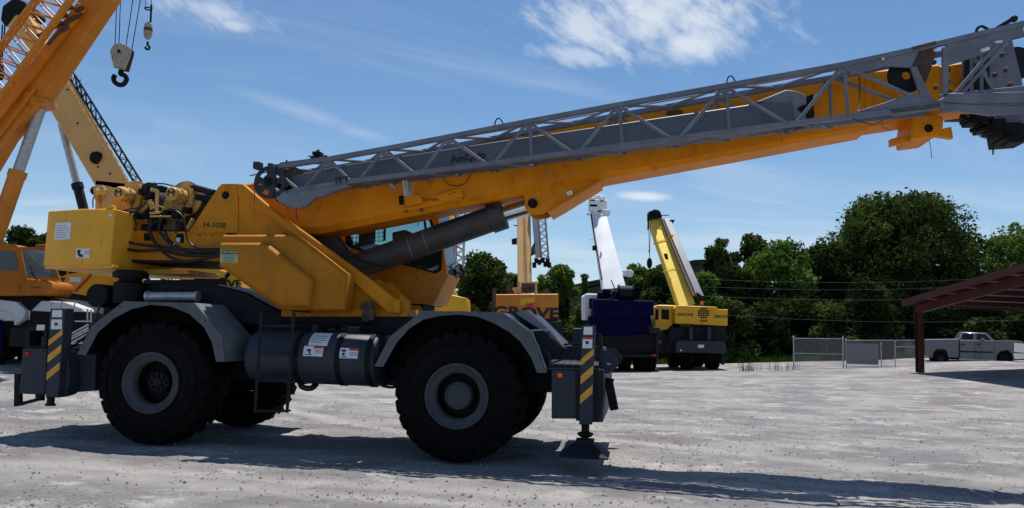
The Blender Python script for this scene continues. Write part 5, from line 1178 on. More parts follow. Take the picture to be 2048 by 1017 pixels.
# carrier
g = G(); g.prism(b2([(-200, 595), (70, 594), (110, 602), (165, 625), (165, 662), (-200, 668)], YC + .3), YC + .3, YC + 2.6); g.build('chassis', M['black'], ca_, bevel=.02)
g = G(); g.prism(b2([(-60, 600), (0, 600), (32, 604), (52, 622), (45, 640), (28, 652), (24, 628), (10, 622), (-60, 622)], YC + .1), YC + .1, YC + .5); g.prism(b2([(-12, 622), (30, 622), (28, 642), (0, 643)], YC + .12), YC + .12, YC + .3); g.build('mudguard', M['sheet'], ca_, bevel=.02)
g = G(); g.prism(b2([(82, 602), (128, 604), (165, 617), (168, 624), (100, 624), (62, 622)], YC + .2), YC + .2, YC + .8); g.build('mudguard', M['sheet'], ca_, bevel=.02)
g = G()
for a, b_ in (((105, 601), (101, 614)), ((124, 603), (122, 616)), ((150, 606), (146, 622)), ((60, 622), (58, 640)), ((128, 640), (128, 690)), ((175, 618), (175, 645)), ((182, 620), (182, 645))): g.beam(B(*a, YC), B(*b_, YC), .03)
for y in (650, 656, 661, 668): g.beam(B(128, y + 26, YC), B(176, y, YC), .045)
g.beam(B(128, 688, YC), B(165, 686, YC), .05); g.beam(B(150, 643, YC + .1), B(180, 643, YC + .1), .04)
g.build('chassis_rail', M['steel'], ca_)
g = G()
for i in range(3): g.prism(b2([(128 + 0, 672 + i * 9), (172, 652 + i * 9), (172, 658 + i * 9), (128, 679 + i * 9)], YC + .2), YC + .2, YC + .35)
g.prism(b2([(56, 625), (165, 628), (165, 700), (56, 700)], YC + .6), YC + .6, YC + 1.6); g.build('side_locker', M['dgrey'], ca_, bevel=.01)
r_ = .56
sp = []
for px in (-70, -5, 92, 170): 
    q = B(px, 690, YC + .6)
    for dy in (.45, 2.3): sp.append((q[0], YC + dy, gh(q[0], YC + .6) + r_))
wheelset(ca_, sp, r_, .38)
g = G(); g.prism(b2([(-20, 640), (0, 640), (5, 700), (-20, 705)], YC), YC, YC + .1); g.build('outrigger_jack', M['navy'], ca_)
# hook blocks hanging from its boom head (above the picture)
YH = YA + .6
hb = thing('hook_block', 'white crane hook block with large black hook hanging on four ropes at top left', 'hook block', B(240, 170, YH), 0)
def chk(s, Y=YH): return b2(s, Y)
g = G(); g.prism(chk([(231, 92), (243, 88), (262, 97), (266, 108), (253, 143), (231, 138), (223, 104)]), YH - .12, YH - .07); g.build('cheek_plate', M['worn'], hb, bevel=.01)
g = G(); g.prism(chk([(239, 92), (250, 89), (266, 102), (264, 112), (255, 143), (239, 140), (231, 104)]), YH + .07, YH + .12); g.build('cheek_plate', M['rusty'], hb, bevel=.01)
g = G(); c = B(243, 107, YH); g.lathe([(0, -.06), (.22, -.06), (.24, -.05), (.2, 0), (.24, .05), (.22, .06), (0, .06)], c, 'y', 24); g.build('sheave', M['rusty'], hb)
g = G(); c = B(238, 103, YH - .12); g.cyl(c, (c[0], c[1] - .03, c[2]), .05, n=16); g.build('axle_pin', M['black'], hb)
g = G(); hk = []
cx_, cy_ = 240, 158
g.tube([B(243, 140, YH), B(241, 148, YH), B(250, 152, YH), B(253, 160, YH), B(247, 169, YH), B(238, 170, YH), B(230, 165, YH), B(227, 157, YH), B(231, 150, YH)], .075, 10, 4); g.cyl(B(244, 136, YH), B(242, 149, YH), .07, n=12); g.build('hook', M['black'], hb)
for (x0, x1, y1) in ((236, 230, 96), (243, 238, 90), (275, 252, 92), (291, 263, 104)):
    g = G(); g.cyl(B(x0, -60, YH), B(x1, y1, YH), .014, n=5); g.build('rope', M['black'], hb)
hb2 = thing('headache_ball', 'small weathered overhaul weight and hook hanging on a single rope at top left', 'hook', B(296, 100, YH), 0)
g = G(); g.lathe([(0, 0), (.05, 0), (.11, -.06), (.13, -.16), (.13, -.36), (.10, -.5), (.05, -.56), (0, -.57)], B(297.5, 45, YH), 'z', 20); g.build('weight', M['worn'], hb2)
g = G(); g.lathe([(.131, -.20), (.133, -.21), (.133, -.29), (.131, -.30)], B(297.5, 45, YH), 'z', 20); g.build('worn_band', M['rusty'], hb2)
g = G(); g.tube([B(296, 84, YH), B(295, 90, YH), B(299, 94, YH), B(297, 99, YH), B(292, 98, YH), B(291, 94, YH)], .035, 8, 4); g.build('hook', M['black'], hb2)
g = G(); g.cyl(B(305, -60, YH), B(301, 45, YH), .013, n=5); g.cyl(B(303, 10, YH), B(301, 45, YH), .03, n=6); g.build('rope', M['black'], hb2)
g = G(); g.lathe([(.10, -.02), (.12, -.02), (.12, .02), (.10, .02), (.10, -.02)], B(297, 18, YH), 'z', 20); g.tube([B(291, 18, YH), B(293, -60, YH)], .008, 5); g.build('switch_ring', M['black'], hb2)

# ---- B: cream crane behind it
YB = 32.0
cb_ = thing('truck_crane', 'cream crane whose boom leans left behind the orange boom, dark lattice along it', 'crane', (B(250, 700, YB)[0], YB + 1, gh(B(250, 700, YB)[0], YB)))
bo = slab_boom('boom', [(205, 372), (190, 372), (97, 215), (110, 192), (32, 60), (4, 48), (26, 20)], [(258, 385), (252, 368), (132, 155), (52, 22), (30, 12)], YB, YB + .55, 'pale', cb_, .04)
g = G(); g.prism(b2([(252, 372), (132, 155), (136, 150), (140, 156), (260, 372)], YB - .01), YB - .02, YB - .001); g.build('boom_edge', M['pale'], bo)
slab_boom('boom_foot', [(190, 360), (190, 480), (330, 500)], [(268, 368), (300, 420), (330, 440)], YB, YB + .55, 'pale', cb_)
g = G(); g.prism(b2([(0, 40), (4, 12), (28, -6), (52, 4), (58, 20), (40, 30), (28, 28), (10, 52)], YB - .1), YB - .1, YB + 1.2); g.build('boom_head', M['black'], bo, bevel=.05)
g = G(); g.prism(b2([(104, 215), (101, 222), (118, 250), (128, 248), (130, 235)], YB + .1), YB + .1, YB + 1.0); g.build('cylinder_lug', M['boom'], bo, bevel=.02)
a, b_ = Vector(B(123, 250, YB + .5)), Vector(B(155, 372, YB + .5)); d_ = (b_ - a).normalized()
g = G(); g.cyl(a, b_, .145, n=20); g.build('cylinder_rod', M['steel'], cb_)
g = G(); g.cyl(b_, b_ + d_ * 2.6, .19, n=20); g.cyl(b_ - d_ * .1, b_ + d_ * .12, .23, n=20); g.build('lift_cylinder', M['dgrey'], cb_)
g = G(); g.cyl(B(193, 316, YB - .08), B(193, 316, YB), .26, n=20); g.beam(B(186, 311, YB - .1), B(199, 321, YB - .1), .25, .1, up=(0, 1, 0)); g.build('rope_reel', M['black'], bo)
g = G()
for px, py in ((135, 180), (155, 247), (220, 348), (196, 334)): g.sphere(B(px, py, YB - .01), .05, .03, .05, 8, 6)
g.build('bracket', M['rusty'], bo)
lattice(B(139, 134, YB - .2), B(287, 372, YB - .2), B(140, 158, YB - .1), B(272, 372, YB - .1), (-.18, .8, -.1), 14, .032, .018, 'dgrey', cb_)
for px, py, qx, qy in ((150, 168, 162, 160), (172, 208, 186, 204), (200, 255, 214, 250), (222, 292, 236, 288)):
    g = G(); g.beam(B(px, py, YB - .15), B(qx, qy, YB - .15), .03); g.build('jib_strut', M['dgrey'], cb_)
g = G(); g.cyl(B(5, 50, YB), B(0, 130, YB), .03, n=5); g.cyl(B(10, 50, YB), B(4, 120, YB), .03, n=5); g.build('rope', M['black'], cb_)
g = G(); g.prism(b2([(-6, 130), (4, 130), (6, 150), (2, 160), (-6, 160)], YB), YB - .1, YB + .1); g.build('hook_block_cheek', M['black'], cb_)
g = G(); g.prism(b2([(300, 530), (376, 530), (376, 556), (340, 556), (300, 548)], YB - 1), YB - 1, YB + 1.5); sup = g.build('slewing_frame', M['pale'], cb_, bevel=.02)
g = G(); g.prism(b2([(355, 529), (375, 531), (375, 537), (355, 536)], YB - 1.02), YB - 1.02, YB - 1.003); g.build('decal', M['wht'], sup)
g = G(); g.prism(b2([(230, 560), (400, 560), (420, 640), (200, 640)], YB), YB, YB + 2.2); g.build('chassis', M['dgrey'], cb_, bevel=.02)
sp = []
for px in (230, 300, 370):
    q = B(px, 660, YB); sp.append((q[0], YB + .2, gh(q[0], YB) + .6))
wheelset(cb_, sp, .6, .4)

# ---- C: bright yellow crane behind the carrier (cab at the left, lettering at the right)
YY = 27.5
cc_ = thing('truck_crane', 'bright yellow crane behind the foreground crane, cab below its counterweight, black lettering at the tail', 'crane', (B(290, 700, YY)[0], YY + 1, gh(B(290, 700, YY)[0], YY)))
bd = bprism([(113, 556), (118, 534), (236, 538), (240, 552), (232, 604), (132, 584), (124, 580)], YY, YY + 1.8, 'cab', 'bright', cc_, .02)
g = G(); g.prism(b2([(113, 550), (118, 537), (133, 536), (133, 549), (124, 553)], YY - .01), YY - .012, YY - .001); g.prism(b2([(137, 535), (180, 537), (160, 545), (137, 548)], YY - .01), YY - .012, YY - .001); g.build('cab_window', M['black'], bd)
g = G(); g.tube([B(181, 538, YY - .03), B(180, 552, YY - .03), B(150, 583, YY - .03)], .035, 6); g.build('hand_rail', M['red'], bd)
g = G(); g.prism(b2([(139, 554), (162, 555), (162, 565), (139, 564)], YY - .01), YY - .015, YY - .002); g.build('decal', M['white'], bd)
g = G(); g.beam(B(125, 556, YY - .02), B(125, 574, YY - .02), .03); g.beam(B(121, 558, YY - .02), B(130, 558, YY - .02), .03); g.beam(B(140, 570, YY - .02), B(138, 580, YY - .02), .08, .03); g.build('door_handle', M['black'], bd)
bprism([(208, 540), (236, 541), (226, 566), (215, 562)], YY - .3, YY, 'step_bracket', 'bright', cc_, .01)
g = G(); g.beam(B(214, 560, YY - .4), B(228, 546, YY - .4), .06); g.beam(B(210, 562, YY - .4), B(226, 562, YY - .4), .05); g.build('grab_handle', M['bright'], cc_)
bprism([(376, 530), (440, 531), (440, 541), (480, 548), (482, 585), (376, 585)], YY, YY + 2.2, 'counterweight', 'bright', cc_, .02)
text('GROVE', .36, 'ink', cc_, B(441, 568, YY - .02), FACE, 'lettering', bold=.012, sx=1.25)
bprism([(374, 555), (452, 555), (452, 574), (374, 574)], YY - .5, YY - .35, 'winch_housing', 'black', cc_, .02)
bprism([(120, 588), (236, 596), (480, 588), (520, 612), (500, 640), (120, 622)], YY + .2, YY + 2.2, 'chassis', 'dgrey', cc_, .02)
g = G(); g.prism(b2([(88, 580), (118, 577), (130, 588), (128, 604), (100, 604), (90, 592)], YY + .4), YY + .4, YY + 1.5); g.build('engine_cover', M['grey'], cc_, bevel=.04)
g = G(); g.prism(b2([(182, 600), (206, 601), (206, 606), (150, 606), (150, 601)], YY - .1), YY - .1, YY + .1); g.prism(b2([(176, 618), (200, 619), (200, 640), (176, 640)], YY - .1), YY - .1, YY + .2); g.build('deck_plate', M['grey'], cc_, bevel=.01)
sp = []
for px in (130, 200, 300, 460):
    q = B(px, 680, YY + .6); sp.append((q[0], YY + .5, gh(q[0], YY) + .6)); sp.append((q[0], YY + 2.2, gh(q[0], YY) + .6))
wheelset(cc_, sp, .6, .4)

# ---- D: yellow crane seen behind the main cab, boom upright
YD = 34.0
cd_ = thing('truck_crane', 'bright yellow crane just right of the foreground cab, boom and jib almost upright', 'crane', (B(860, 700, YD)[0], YD + 1, gh(B(860, 700, YD)[0], YD)))
bprism([(770, 600), (905, 590), (935, 597), (936, 622), (770, 626)], YD, YD + 2.4, 'counterweight', 'bright', cd_, .03)
text('GROVE', .50, 'ink', cd_, B(838, 605, YD - .03), FACE, 'lettering', bold=.015, sx=1.2)
bprism([(770, 626), (925, 626), (930, 700), (770, 700)], YD + .2, YD + 2.4, 'chassis', 'dgrey', cd_, .03)
bsec('boom', [(872, 600, 905, 600, YD + .6), (870, 420, 902, 418, YD + 3.0), (872, 380, 900, 378, YD + 3.6)], 1.0, 'bright', cd_, .03)
g = G(); g.prism(b2([(876, 578), (908, 578), (914, 592), (876, 596)], YD + .1), YD + .1, YD + 1.2); g.build('boom_foot', M['bright'], cd_, bevel=.02)
bsec('jib_box', [(903, 545, 910, 545, YD + 1.0), (906, 405, 913, 405, YD + 3.0)], .4, 'jib', cd_, .01)
lattice(B(910, 540, YD + .9), B(914, 400, YD + 2.9), B(925, 540, YD + .9), B(931, 400, YD + 2.9), (0, .5, 0), 9, .035, .02, 'jib', cd_)
g = G(); g.prism(b2([(904, 535), (922, 528), (930, 545), (926, 558), (916, 552), (910, 565), (903, 560)], YD + .8), YD + .7, YD + 1.0); g.build('jib_head', M['black'], cd_, bevel=.02)
g = G(); g.prism(b2([(911, 455), (925, 455), (925, 466), (911, 466)], YD + 1.2), YD + 1.1, YD + 1.3); g.build('jib_bracket', M['rusty'], cd_)
sp = []
for px in (790, 900):
    q = B(px, 690, YD + .6); sp += [(q[0], YD + .5, gh(q[0], YD) + .65), (q[0], YD + 2.2, gh(q[0], YD) + .65)]
wheelset(cd_, sp, .65, .45)

# ---- E: crane with GROVE on its counterweight, seen from behind
YE = 38.0
ce_ = thing('rough_terrain_crane', 'orange yellow crane seen from behind, large lettered counterweight and tall cream boom', 'crane', (B(1050, 738, YE)[0], YE + 2, gh(B(1050, 738, YE)[0], YE)))
cwt = bprism([(991, 589), (1117, 588), (1117, 638), (985, 640)], YE, YE + 1.1, 'counterweight', 'orange', ce_, .03)
bprism([(985, 577), (992, 577), (991, 640), (984, 640)], YE - .02, YE + .5, 'side_post', 'rusty', ce_)
for px in (1030, 1074): bprism([(px, 590), (px + 3, 590), (px + 3, 622), (px, 622)], YE - .02, YE - .002, 'seam', 'orange', cwt)
text('GROVE', .72, 'ink', ce_, B(1052, 627, YE - .03), FACE, 'lettering', bold=.025, sx=1.33)
g = G(); g.prism(b2([(1050, 608), (1071, 606), (1062, 618)], YE - .05), YE - .045, YE - .04); g.build('logo_mark', M['red'], ce_)
bprism([(1041, 597), (1070, 595), (1070, 611), (1041, 610)], YE - .02, YE - .004, 'decal', 'bright', cwt)
bsec('boom', [(1036, 592, 1064, 592, YE + 1.5), (1035, 480, 1062, 478, YE + 3.2), (1034, 385, 1060, 385, YE + 4.8), (1034, 300, 1059, 300, YE + 6.2)], 1.0, 'pale', ce_, .03)
g = G(); g.tube([B(1051, 590, YE + 1.4), B(1049, 500, YE + 2.7), B(1048, 385, YE + 4.6)], .012, 5); g.tube([B(1055, 590, YE + 1.4), B(1050, 440, YE + 3.7)], .012, 5); g.build('hoist_rope', M['black'], ce_)
g = G()
for y in (571, 581): c0, c1 = B(1043, y, YE + .4), B(1070, y, YE + .4); g.cyl(c0, c1, .17 if y == 571 else .13, n=20)
g.build('rope_drum', M['rusty'], ce_)
for x in (1038, 1071): bprism([(x - 1, 564), (x + 3, 563), (x + 4, 588), (x - 2, 588)], YE + .2, YE + .8, 'winch_cheek', 'pale', ce_, .01)
bprism([(1014, 567), (1028, 584), (1028, 592), (1012, 592)], YE + .6, YE + .9, 'foot_plate', 'rusty', ce_); bprism([(1076, 590), (1096, 575), (1100, 592)], YE + .6, YE + .9, 'foot_plate', 'rusty', ce_)
bprism([(1025, 577), (1043, 573), (1046, 592), (1030, 592)], YE + .3, YE + .6, 'winch_bracket', 'pale', ce_, .01)
bsec('jib_box', [(1071, 514, 1083, 515, YE + 2.4), (1064, 428, 1074, 427, YE + 3.6), (1060, 400, 1070, 400, YE + 4)], .35, 'jib', ce_, .01)
lattice(B(1084, 520, YE + 2.3), B(1074, 400, YE + 4), B(1098, 520, YE + 2.3), B(1088, 400, YE + 4), (0, .5, 0), 9, .035, .018, 'jib', ce_)
g = G()
for px, py in ((1068, 530), (1078, 524), (1090, 528), (1098, 530), (1072, 521), (1085, 520), (1095, 522)): a = B(px, py, YE + 2.2); g.beam((a[0], a[1], a[2] + .12), (a[0] + .03, a[1], a[2] - .16), .12, .2)
g.build('jib_claw', M['black'], ce_, bevel=.02)
g = G(); g.prism(b2([(1023, 479), (1034, 476), (1034, 489), (1024, 489)], YE + 2.6), YE + 2.5, YE + 2.8); g.beam(B(1027, 451, YE + 3), B(1035, 452, YE + 3), .06); g.build('boom_lamp', M['black'], ce_, bevel=.02)
g = G(); g.prism(b2([(1063, 495), (1070, 482), (1070, 508), (1062, 512)], YE + 2.6), YE + 2.6, YE + 2.9); g.build('jib_hinge', M['rusty'], ce_)
g = G(); g.prism(b2([(1000, 640), (1122, 640), (1126, 690), (1000, 695)], YE + .3), YE + .3, YE + 4); g.build('chassis', M['rusty'], ce_, bevel=.03)
g = G(); g.prism(b2([(1088, 644), (1124, 643), (1128, 672), (1090, 674)], YE - .4), YE - .4, YE + .2); g.build('tool_box', M['dgrey'], ce_, bevel=.02)
sp = []
for px in (1010, 1095):
    q = B(px, 700, YE + 1); sp += [(q[0], YE + 1, gh(q[0], YE) + .8), (q[0], YE + 4.4, gh(q[0], YE) + .8)]
wheelset(ce_, sp, .8, .6, 'x')

# ---- F: blue crane with a white boom
YF = 42.0
cf_ = thing('truck_crane', 'dark blue crane seen from behind with tall white boom and white cab', 'crane', (B(1250, 738, YF)[0], YF + 2, gh(B(1250, 738, YF)[0], YF)))
bprism([(1186, 603), (1190, 598), (1308, 602), (1308, 632), (1190, 640), (1186, 650)], YF, YF + 1.6, 'counterweight', 'navy', cf_, .04)
bprism([(1178, 632), (1300, 628), (1305, 650), (1310, 672), (1178, 676)], YF + .3, YF + 2.6, 'slewing_frame', 'navy', cf_, .04)
g = G()
for px, py, w_ in ((1205, 590, .25), (1213, 584, .2), (1222, 592, .25), (1232, 588, .2), (1207, 597, .2), (1240, 594, .25)): a = B(px, py, YF + .6); g.box(a[0] - w_, a[0] + w_, YF + .4, YF + 1.2, a[2] - .3, a[2] + .15)
g.build('engine_cover', M['navy'], cf_, bevel=.05)
g = G(); g.cyl(B(1237, 585, YF + .5), B(1266, 586, YF + .5), .36, n=24); g.build('rope_drum', M['black'], cf_)
g = G()
for px in (1237, 1265): c = B(px, 585.5, YF + .5); g.cyl((c[0] - .03, c[1], c[2]), (c[0] + .03, c[1], c[2]), .43, n=24)
g.build('drum_flange', M['navy'], cf_)
kb = bprism([(1169, 640), (1168, 592), (1172, 587), (1200, 588), (1200, 640)], YF + 1.0, YF + 2.8, 'cab', 'wht', cf_, .06)
g = G(); g.prism(b2([(1178, 597), (1196, 598), (1196, 618), (1178, 618)], YF + .98), YF + .975, YF + .99); g.build('cab_window', M['black'], kb)
bsec('boom', [(1207, 580, 1252, 575, YF + 1.5), (1183, 424, 1208, 413, YF + 5.5)], 1.0, 'wht', cf_, .03)
g = G()
for i, (px, py) in enumerate(((1184, 400), (1192, 397), (1200, 399), (1188, 408), (1197, 410), (1206, 407), (1186, 416), (1196, 420), (1208, 416), (1212, 426), (1203, 428), (1190, 425))): a = B(px, py, YF + 5.3 + (i % 3) * .2); s = .14 + (i % 4) * .03; g.box(a[0] - s * 1.3, a[0] + s * 1.3, a[1] - .2, a[1] + .2, a[2] - s, a[2] + s)
for x in (1181, 1200): g.beam(B(x, 395, YF + 5.4), B(x + 6, 397, YF + 5.4), .07)
g.build('boom_head', M['wht'], cf_, bevel=.03)
g = G(); g.tube([B(1182, 428, YF + 5.2), B(1190, 480, YF + 4), B(1204, 560, YF + 1.9)], .04, 6); g.box(B(1195, 0, YF + 3.5)[0], B(1203, 0, YF + 3.5)[0], YF + 3.2, YF + 3.5, B(1199, 502, YF + 3.5)[2], B(1199, 493, YF + 3.5)[2]); g.sphere(B(1176, 429, YF + 5.2), .06); g.beam(B(1178, 480, YF + 4), B(1187, 480, YF + 4), .02); g.build('cable_reel', M['black'], cf_)
g = G(); g.prism(b2([(1245, 541), (1262, 540), (1268, 545), (1264, 555), (1248, 552)], YF + 2.4), YF + 2.3, YF + 2.7); g.prism(b2([(1199, 503), (1203, 503), (1206, 516), (1201, 516)], YF + 3.2), YF + 3.1, YF + 3.2); g.build('work_platform', M['wht'], cf_, bevel=.03)
bprism([(1172, 672), (1314, 668), (1322, 706), (1176, 716)], YF + .2, YF + 5, 'chassis', 'black', cf_, .04)
bprism([(1296, 652), (1320, 655), (1320, 668), (1300, 668)], YF - .1, YF + .4, 'fuel_tank', 'dgrey', cf_, .04)
g = G(); g.cyl(B(1319, 684, YF + .18), B(1319, 684, YF + .25), .09, n=12); g.build('tail_light', M['redlens'], cf_)
sp = []
for px in (1192, 1212, 1252, 1284, 1302):
    q = B(px, 715, YF + .8); sp += [(q[0], YF + .8, gh(q[0], YF) + .55), (q[0], YF + 2.2, gh(q[0], YF) + .55)]
wheelset(cf_, sp, .55, .42, 'x')

# ---- G: lemon yellow crane at the right
YG = 43.0
cg_ = thing('rough_terrain_crane', 'lemon yellow crane seen from behind with raised boom, grey jib and small hanging hook block', 'crane', (B(1400, 742, YG)[0], YG + 2, gh(B(1400, 742, YG)[0], YG)))
cw2 = bprism([(1350, 617), (1354, 611), (1432, 614), (1438, 619), (1456, 619), (1455, 652), (1350, 647)], YG, YG + 1.2, 'counterweight', 'bright', cg_, .03)
for i in range(5):
    for k in range(5):
        if abs(i - 2) + abs(k - 2) > 3: continue
        g = G(); a = B(1398 + k * 4.6, 618 + i * 4.4, YG - .01); g.box(a[0] - .048, a[0] + .048, YG - .02, YG - .003, a[2] - .04, a[2] + .04); g.build('grille_vent', M['black'], cw2)
g = G(); g.prism(b2([(1400, 640), (1415, 640.5), (1415, 645), (1400, 644.5)], YG - .01), YG - .03, YG - .003); g.build('tail_light', M['redlens'], cw2)
text('GROVE', .20, 'ink', cg_, B(1370, 630, YG - .02), FACE, 'lettering', bold=.004, sx=1.3); text('GROVE', .20, 'ink', cg_, B(1443, 634, YG - .02), FACE, 'lettering', bold=.004, sx=1.2)
kb = bprism([(1309, 662), (1310, 615), (1316, 610), (1352, 611), (1352, 622), (1345, 650), (1335, 660)], YG + .6, YG + 2.4, 'cab', 'bright', cg_, .05)
g = G(); g.prism(b2([(1323, 619), (1338, 620), (1338, 640), (1323, 639)], YG + .59), YG + .585, YG + .598); g.prism(b2([(1311, 619), (1317, 619), (1317, 640), (1311, 640)], YG + .59), YG + .585, YG + .598); g.build('cab_window', M['black'], kb)
bsec('boom', [(1359, 614, 1391, 609, YG + 1.2), (1299, 438, 1323, 433, YG + 5.8)], 1.0, 'lemon', cg_, .03)
for (a, b_, c, d, Y) in ((1313, 482, 1340, 477, YG + 4.55), (1332, 540, 1362, 533, YG + 3.05)):
    bsec('section_collar', [(a, b_, c, d, Y - .05), (a + 1.2, b_ + 3.5, c + 1.2, d + 3.5, Y - .13)], 1.1, 'lemon', cg_)
g = G(); g.prism(b2([(1298, 440), (1298, 424), (1306, 421), (1314, 420), (1320, 424), (1324, 436)], YG + 5.6), YG + 5.5, YG + 6.3); g.sphere(B(1310, 424, YG + 5.4), .16); g.beam(B(1320, 431, YG + 5.4), B(1338, 431, YG + 5.4), .05); g.prism(b2([(1340, 440), (1350, 440), (1346, 447)], YG + 5), YG + 5, YG + 5.2); g.tube([B(1297, 430, YG + 5.5), B(1296, 460, YG + 5.3)], .05, 5); g.build('boom_head', M['black'], cg_)
bsec('jib_box', [(1393, 592, 1408, 592, YG + .9), (1328, 438, 1340, 436, YG + 5.2)], .35, 'jib', cg_, .01)
bsec('jib_frame', [(1385, 592, 1392, 592, YG + 1.0), (1323, 438, 1328, 438, YG + 5.3)], .3, 'rusty', cg_, .01)
g = G(); g.prism(b2([(1394, 585), (1402, 590), (1404, 606), (1396, 600)], YG + .8), YG + .8, YG + 1.0); g.prism(b2([(1328, 508), (1334, 508), (1336, 520), (1331, 518)], YG + 3), YG + 2.9, YG + 3.1); g.build('jib_hinge', M['black'], cg_)
g = G(); c = B(1404, 608, YG + .3); g.lathe([(0, .14), (.07, .11), (.09, 0), (.1, -.05)], c, 'z', 12); g.build('beacon', M['amber'], cg_)
for px, py in ((1338, 471), (1364, 533)): bprism([(px, py), (px + 8, py - 1), (px + 8, py + 4), (px, py + 5)], YG + 3, YG + 3.3, 'jib_clamp', 'boom', cg_)
hb3 = thing('hook_block', 'small black hook block hanging left of the lemon yellow boom', 'hook block', B(1299, 540, YG + 5.4), 0)
for x in (1297, 1301): g = G(); g.cyl(B(x, 440, YG + 5.4), B(1299, 516, YG + 5.4), .018, n=5); g.build('rope', M['black'], hb3)
g = G(); g.sphere(B(1299, 527, YG + 5.4), .17, .15, .34, 12, 8); g.sphere(B(1298, 503, YG + 5.4), .05); g.build('cheek_plate', M['black'], hb3); g = G(); c = B(1300, 541, YG + 5.4); g.tube([(c[0], c[1], c[2] + .1), (c[0] + .07, c[1], c[2]), (c[0], c[1], c[2] - .08), (c[0] - .06, c[1], c[2])], .03, 6, 3); g.build('hook', M['black'], hb3)
bprism([(1340, 655), (1450, 652), (1452, 706), (1330, 706)], YG + .4, YG + 4.6, 'chassis', 'dgrey', cg_, .04)
rb2 = bprism([(1352, 684), (1358, 681), (1446, 683), (1452, 690), (1450, 708), (1350, 706)], YG - .1, YG + .39, 'rear_bumper', 'grey', cg_, .04)
g = G(); g.prism(b2([(1396, 690), (1408, 690), (1408, 696), (1396, 696)], YG - .12), YG - .12, YG - .103); g.sphere(B(1362, 701, YG - .11), .06, .03, .05, 8, 6); g.build('reflector', M['white'], rb2)
for px in (1379, 1415): bprism([(px, 655), (px + 7, 655), (px + 7, 680), (px, 680)], YG - .05, YG + .2, 'frame_post', 'grey', cg_, .01)
bprism([(1442, 706), (1450, 706), (1449, 730), (1444, 730)], YG + .1, YG + .3, 'outrigger_jack', 'dgrey', cg_)
sp = []
for px in (1373, 1423):
    q = B(px, 715, YG + 1); sp += [(q[0], YG + .9, gh(q[0], YG) + .62), (q[0], YG + 4.4, gh(q[0], YG) + .62)]
wheelset(cg_, sp, .64, .62, 'x')

# tail details of the distant cranes
for (root, Y, x0, x1, yb) in ((ce_, YE, 1004, 1120, 688), (cf_, YF, 1180, 1316, 712)):
    g = G(); g.beam(B(x0, yb, Y - .1), B(x1, yb, Y - .1), .12, .16); g.build('rear_bumper', M['dgrey'], root, bevel=.02)
    for px in (x0 + 8, x1 - 8): g = G(); c = B(px, yb - 1, Y - .17); g.box(c[0] - .1, c[0] + .1, c[1] - .02, c[1], c[2] - .05, c[2] + .05); g.build('tail_light', M['redlens'], root)
    for px in (x0 + 2, x1 - 2): g = G(); g.beam(B(px, yb - 40, Y + .1), B(px, yb + 12, Y + .1), .16, .16); g.build('outrigger_jack', M['dgrey'], root, bevel=.01)
for pts in (((1190, 600), (1225, 596), (1240, 575)), ((1215, 602), (1232, 590), (1222, 560))):
    g = G(); g.tube([B(a, b_, YF + .3) for a, b_ in pts], .03, 6, 4); g.build('hydraulic_hose', M['hose'], cf_)
for px in (1218, 1242, 1266, 1290): g = G(); g.beam(B(px, 605, YF - .01), B(px, 629, YF - .01), .03, .02, up=(0, 1, 0)); g.build('seam_rib', M['navy'], cf_)
for px in (1378, 1425): g = G(); g.beam(B(px, 616, YG - .01), B(px, 648, YG - .01), .025, .015, up=(0, 1, 0)); g.build('seam_rib', M['bright'], cg_)
for pts in (((1365, 655), (1372, 668), (1380, 662)), ((1395, 656), (1400, 672), (1412, 664))):
    g = G(); g.tube([B(a, b_, YG + .2) for a, b_ in pts], .03, 6, 4); g.build('hydraulic_hose', M['hose'], cg_)
for px in (1005, 1100): g = G(); c = B(px, 596, YE - .01); g.box(c[0] - .06, c[0] + .06, c[1] - .06, c[1] - .003, c[2] - .04, c[2] + .04); g.build('lifting_lug', M['orange'], ce_)
g = G()
for i in range(9): c = B(1008 + i * 12, 660 + (i % 3) * 6, YE + .1); g.box(c[0] - .12, c[0] + .1, c[1], c[1] + .2, c[2] - .1, c[2] + .14)
g.build('undercarriage_box', M['rusty'], ce_, bevel=.01)

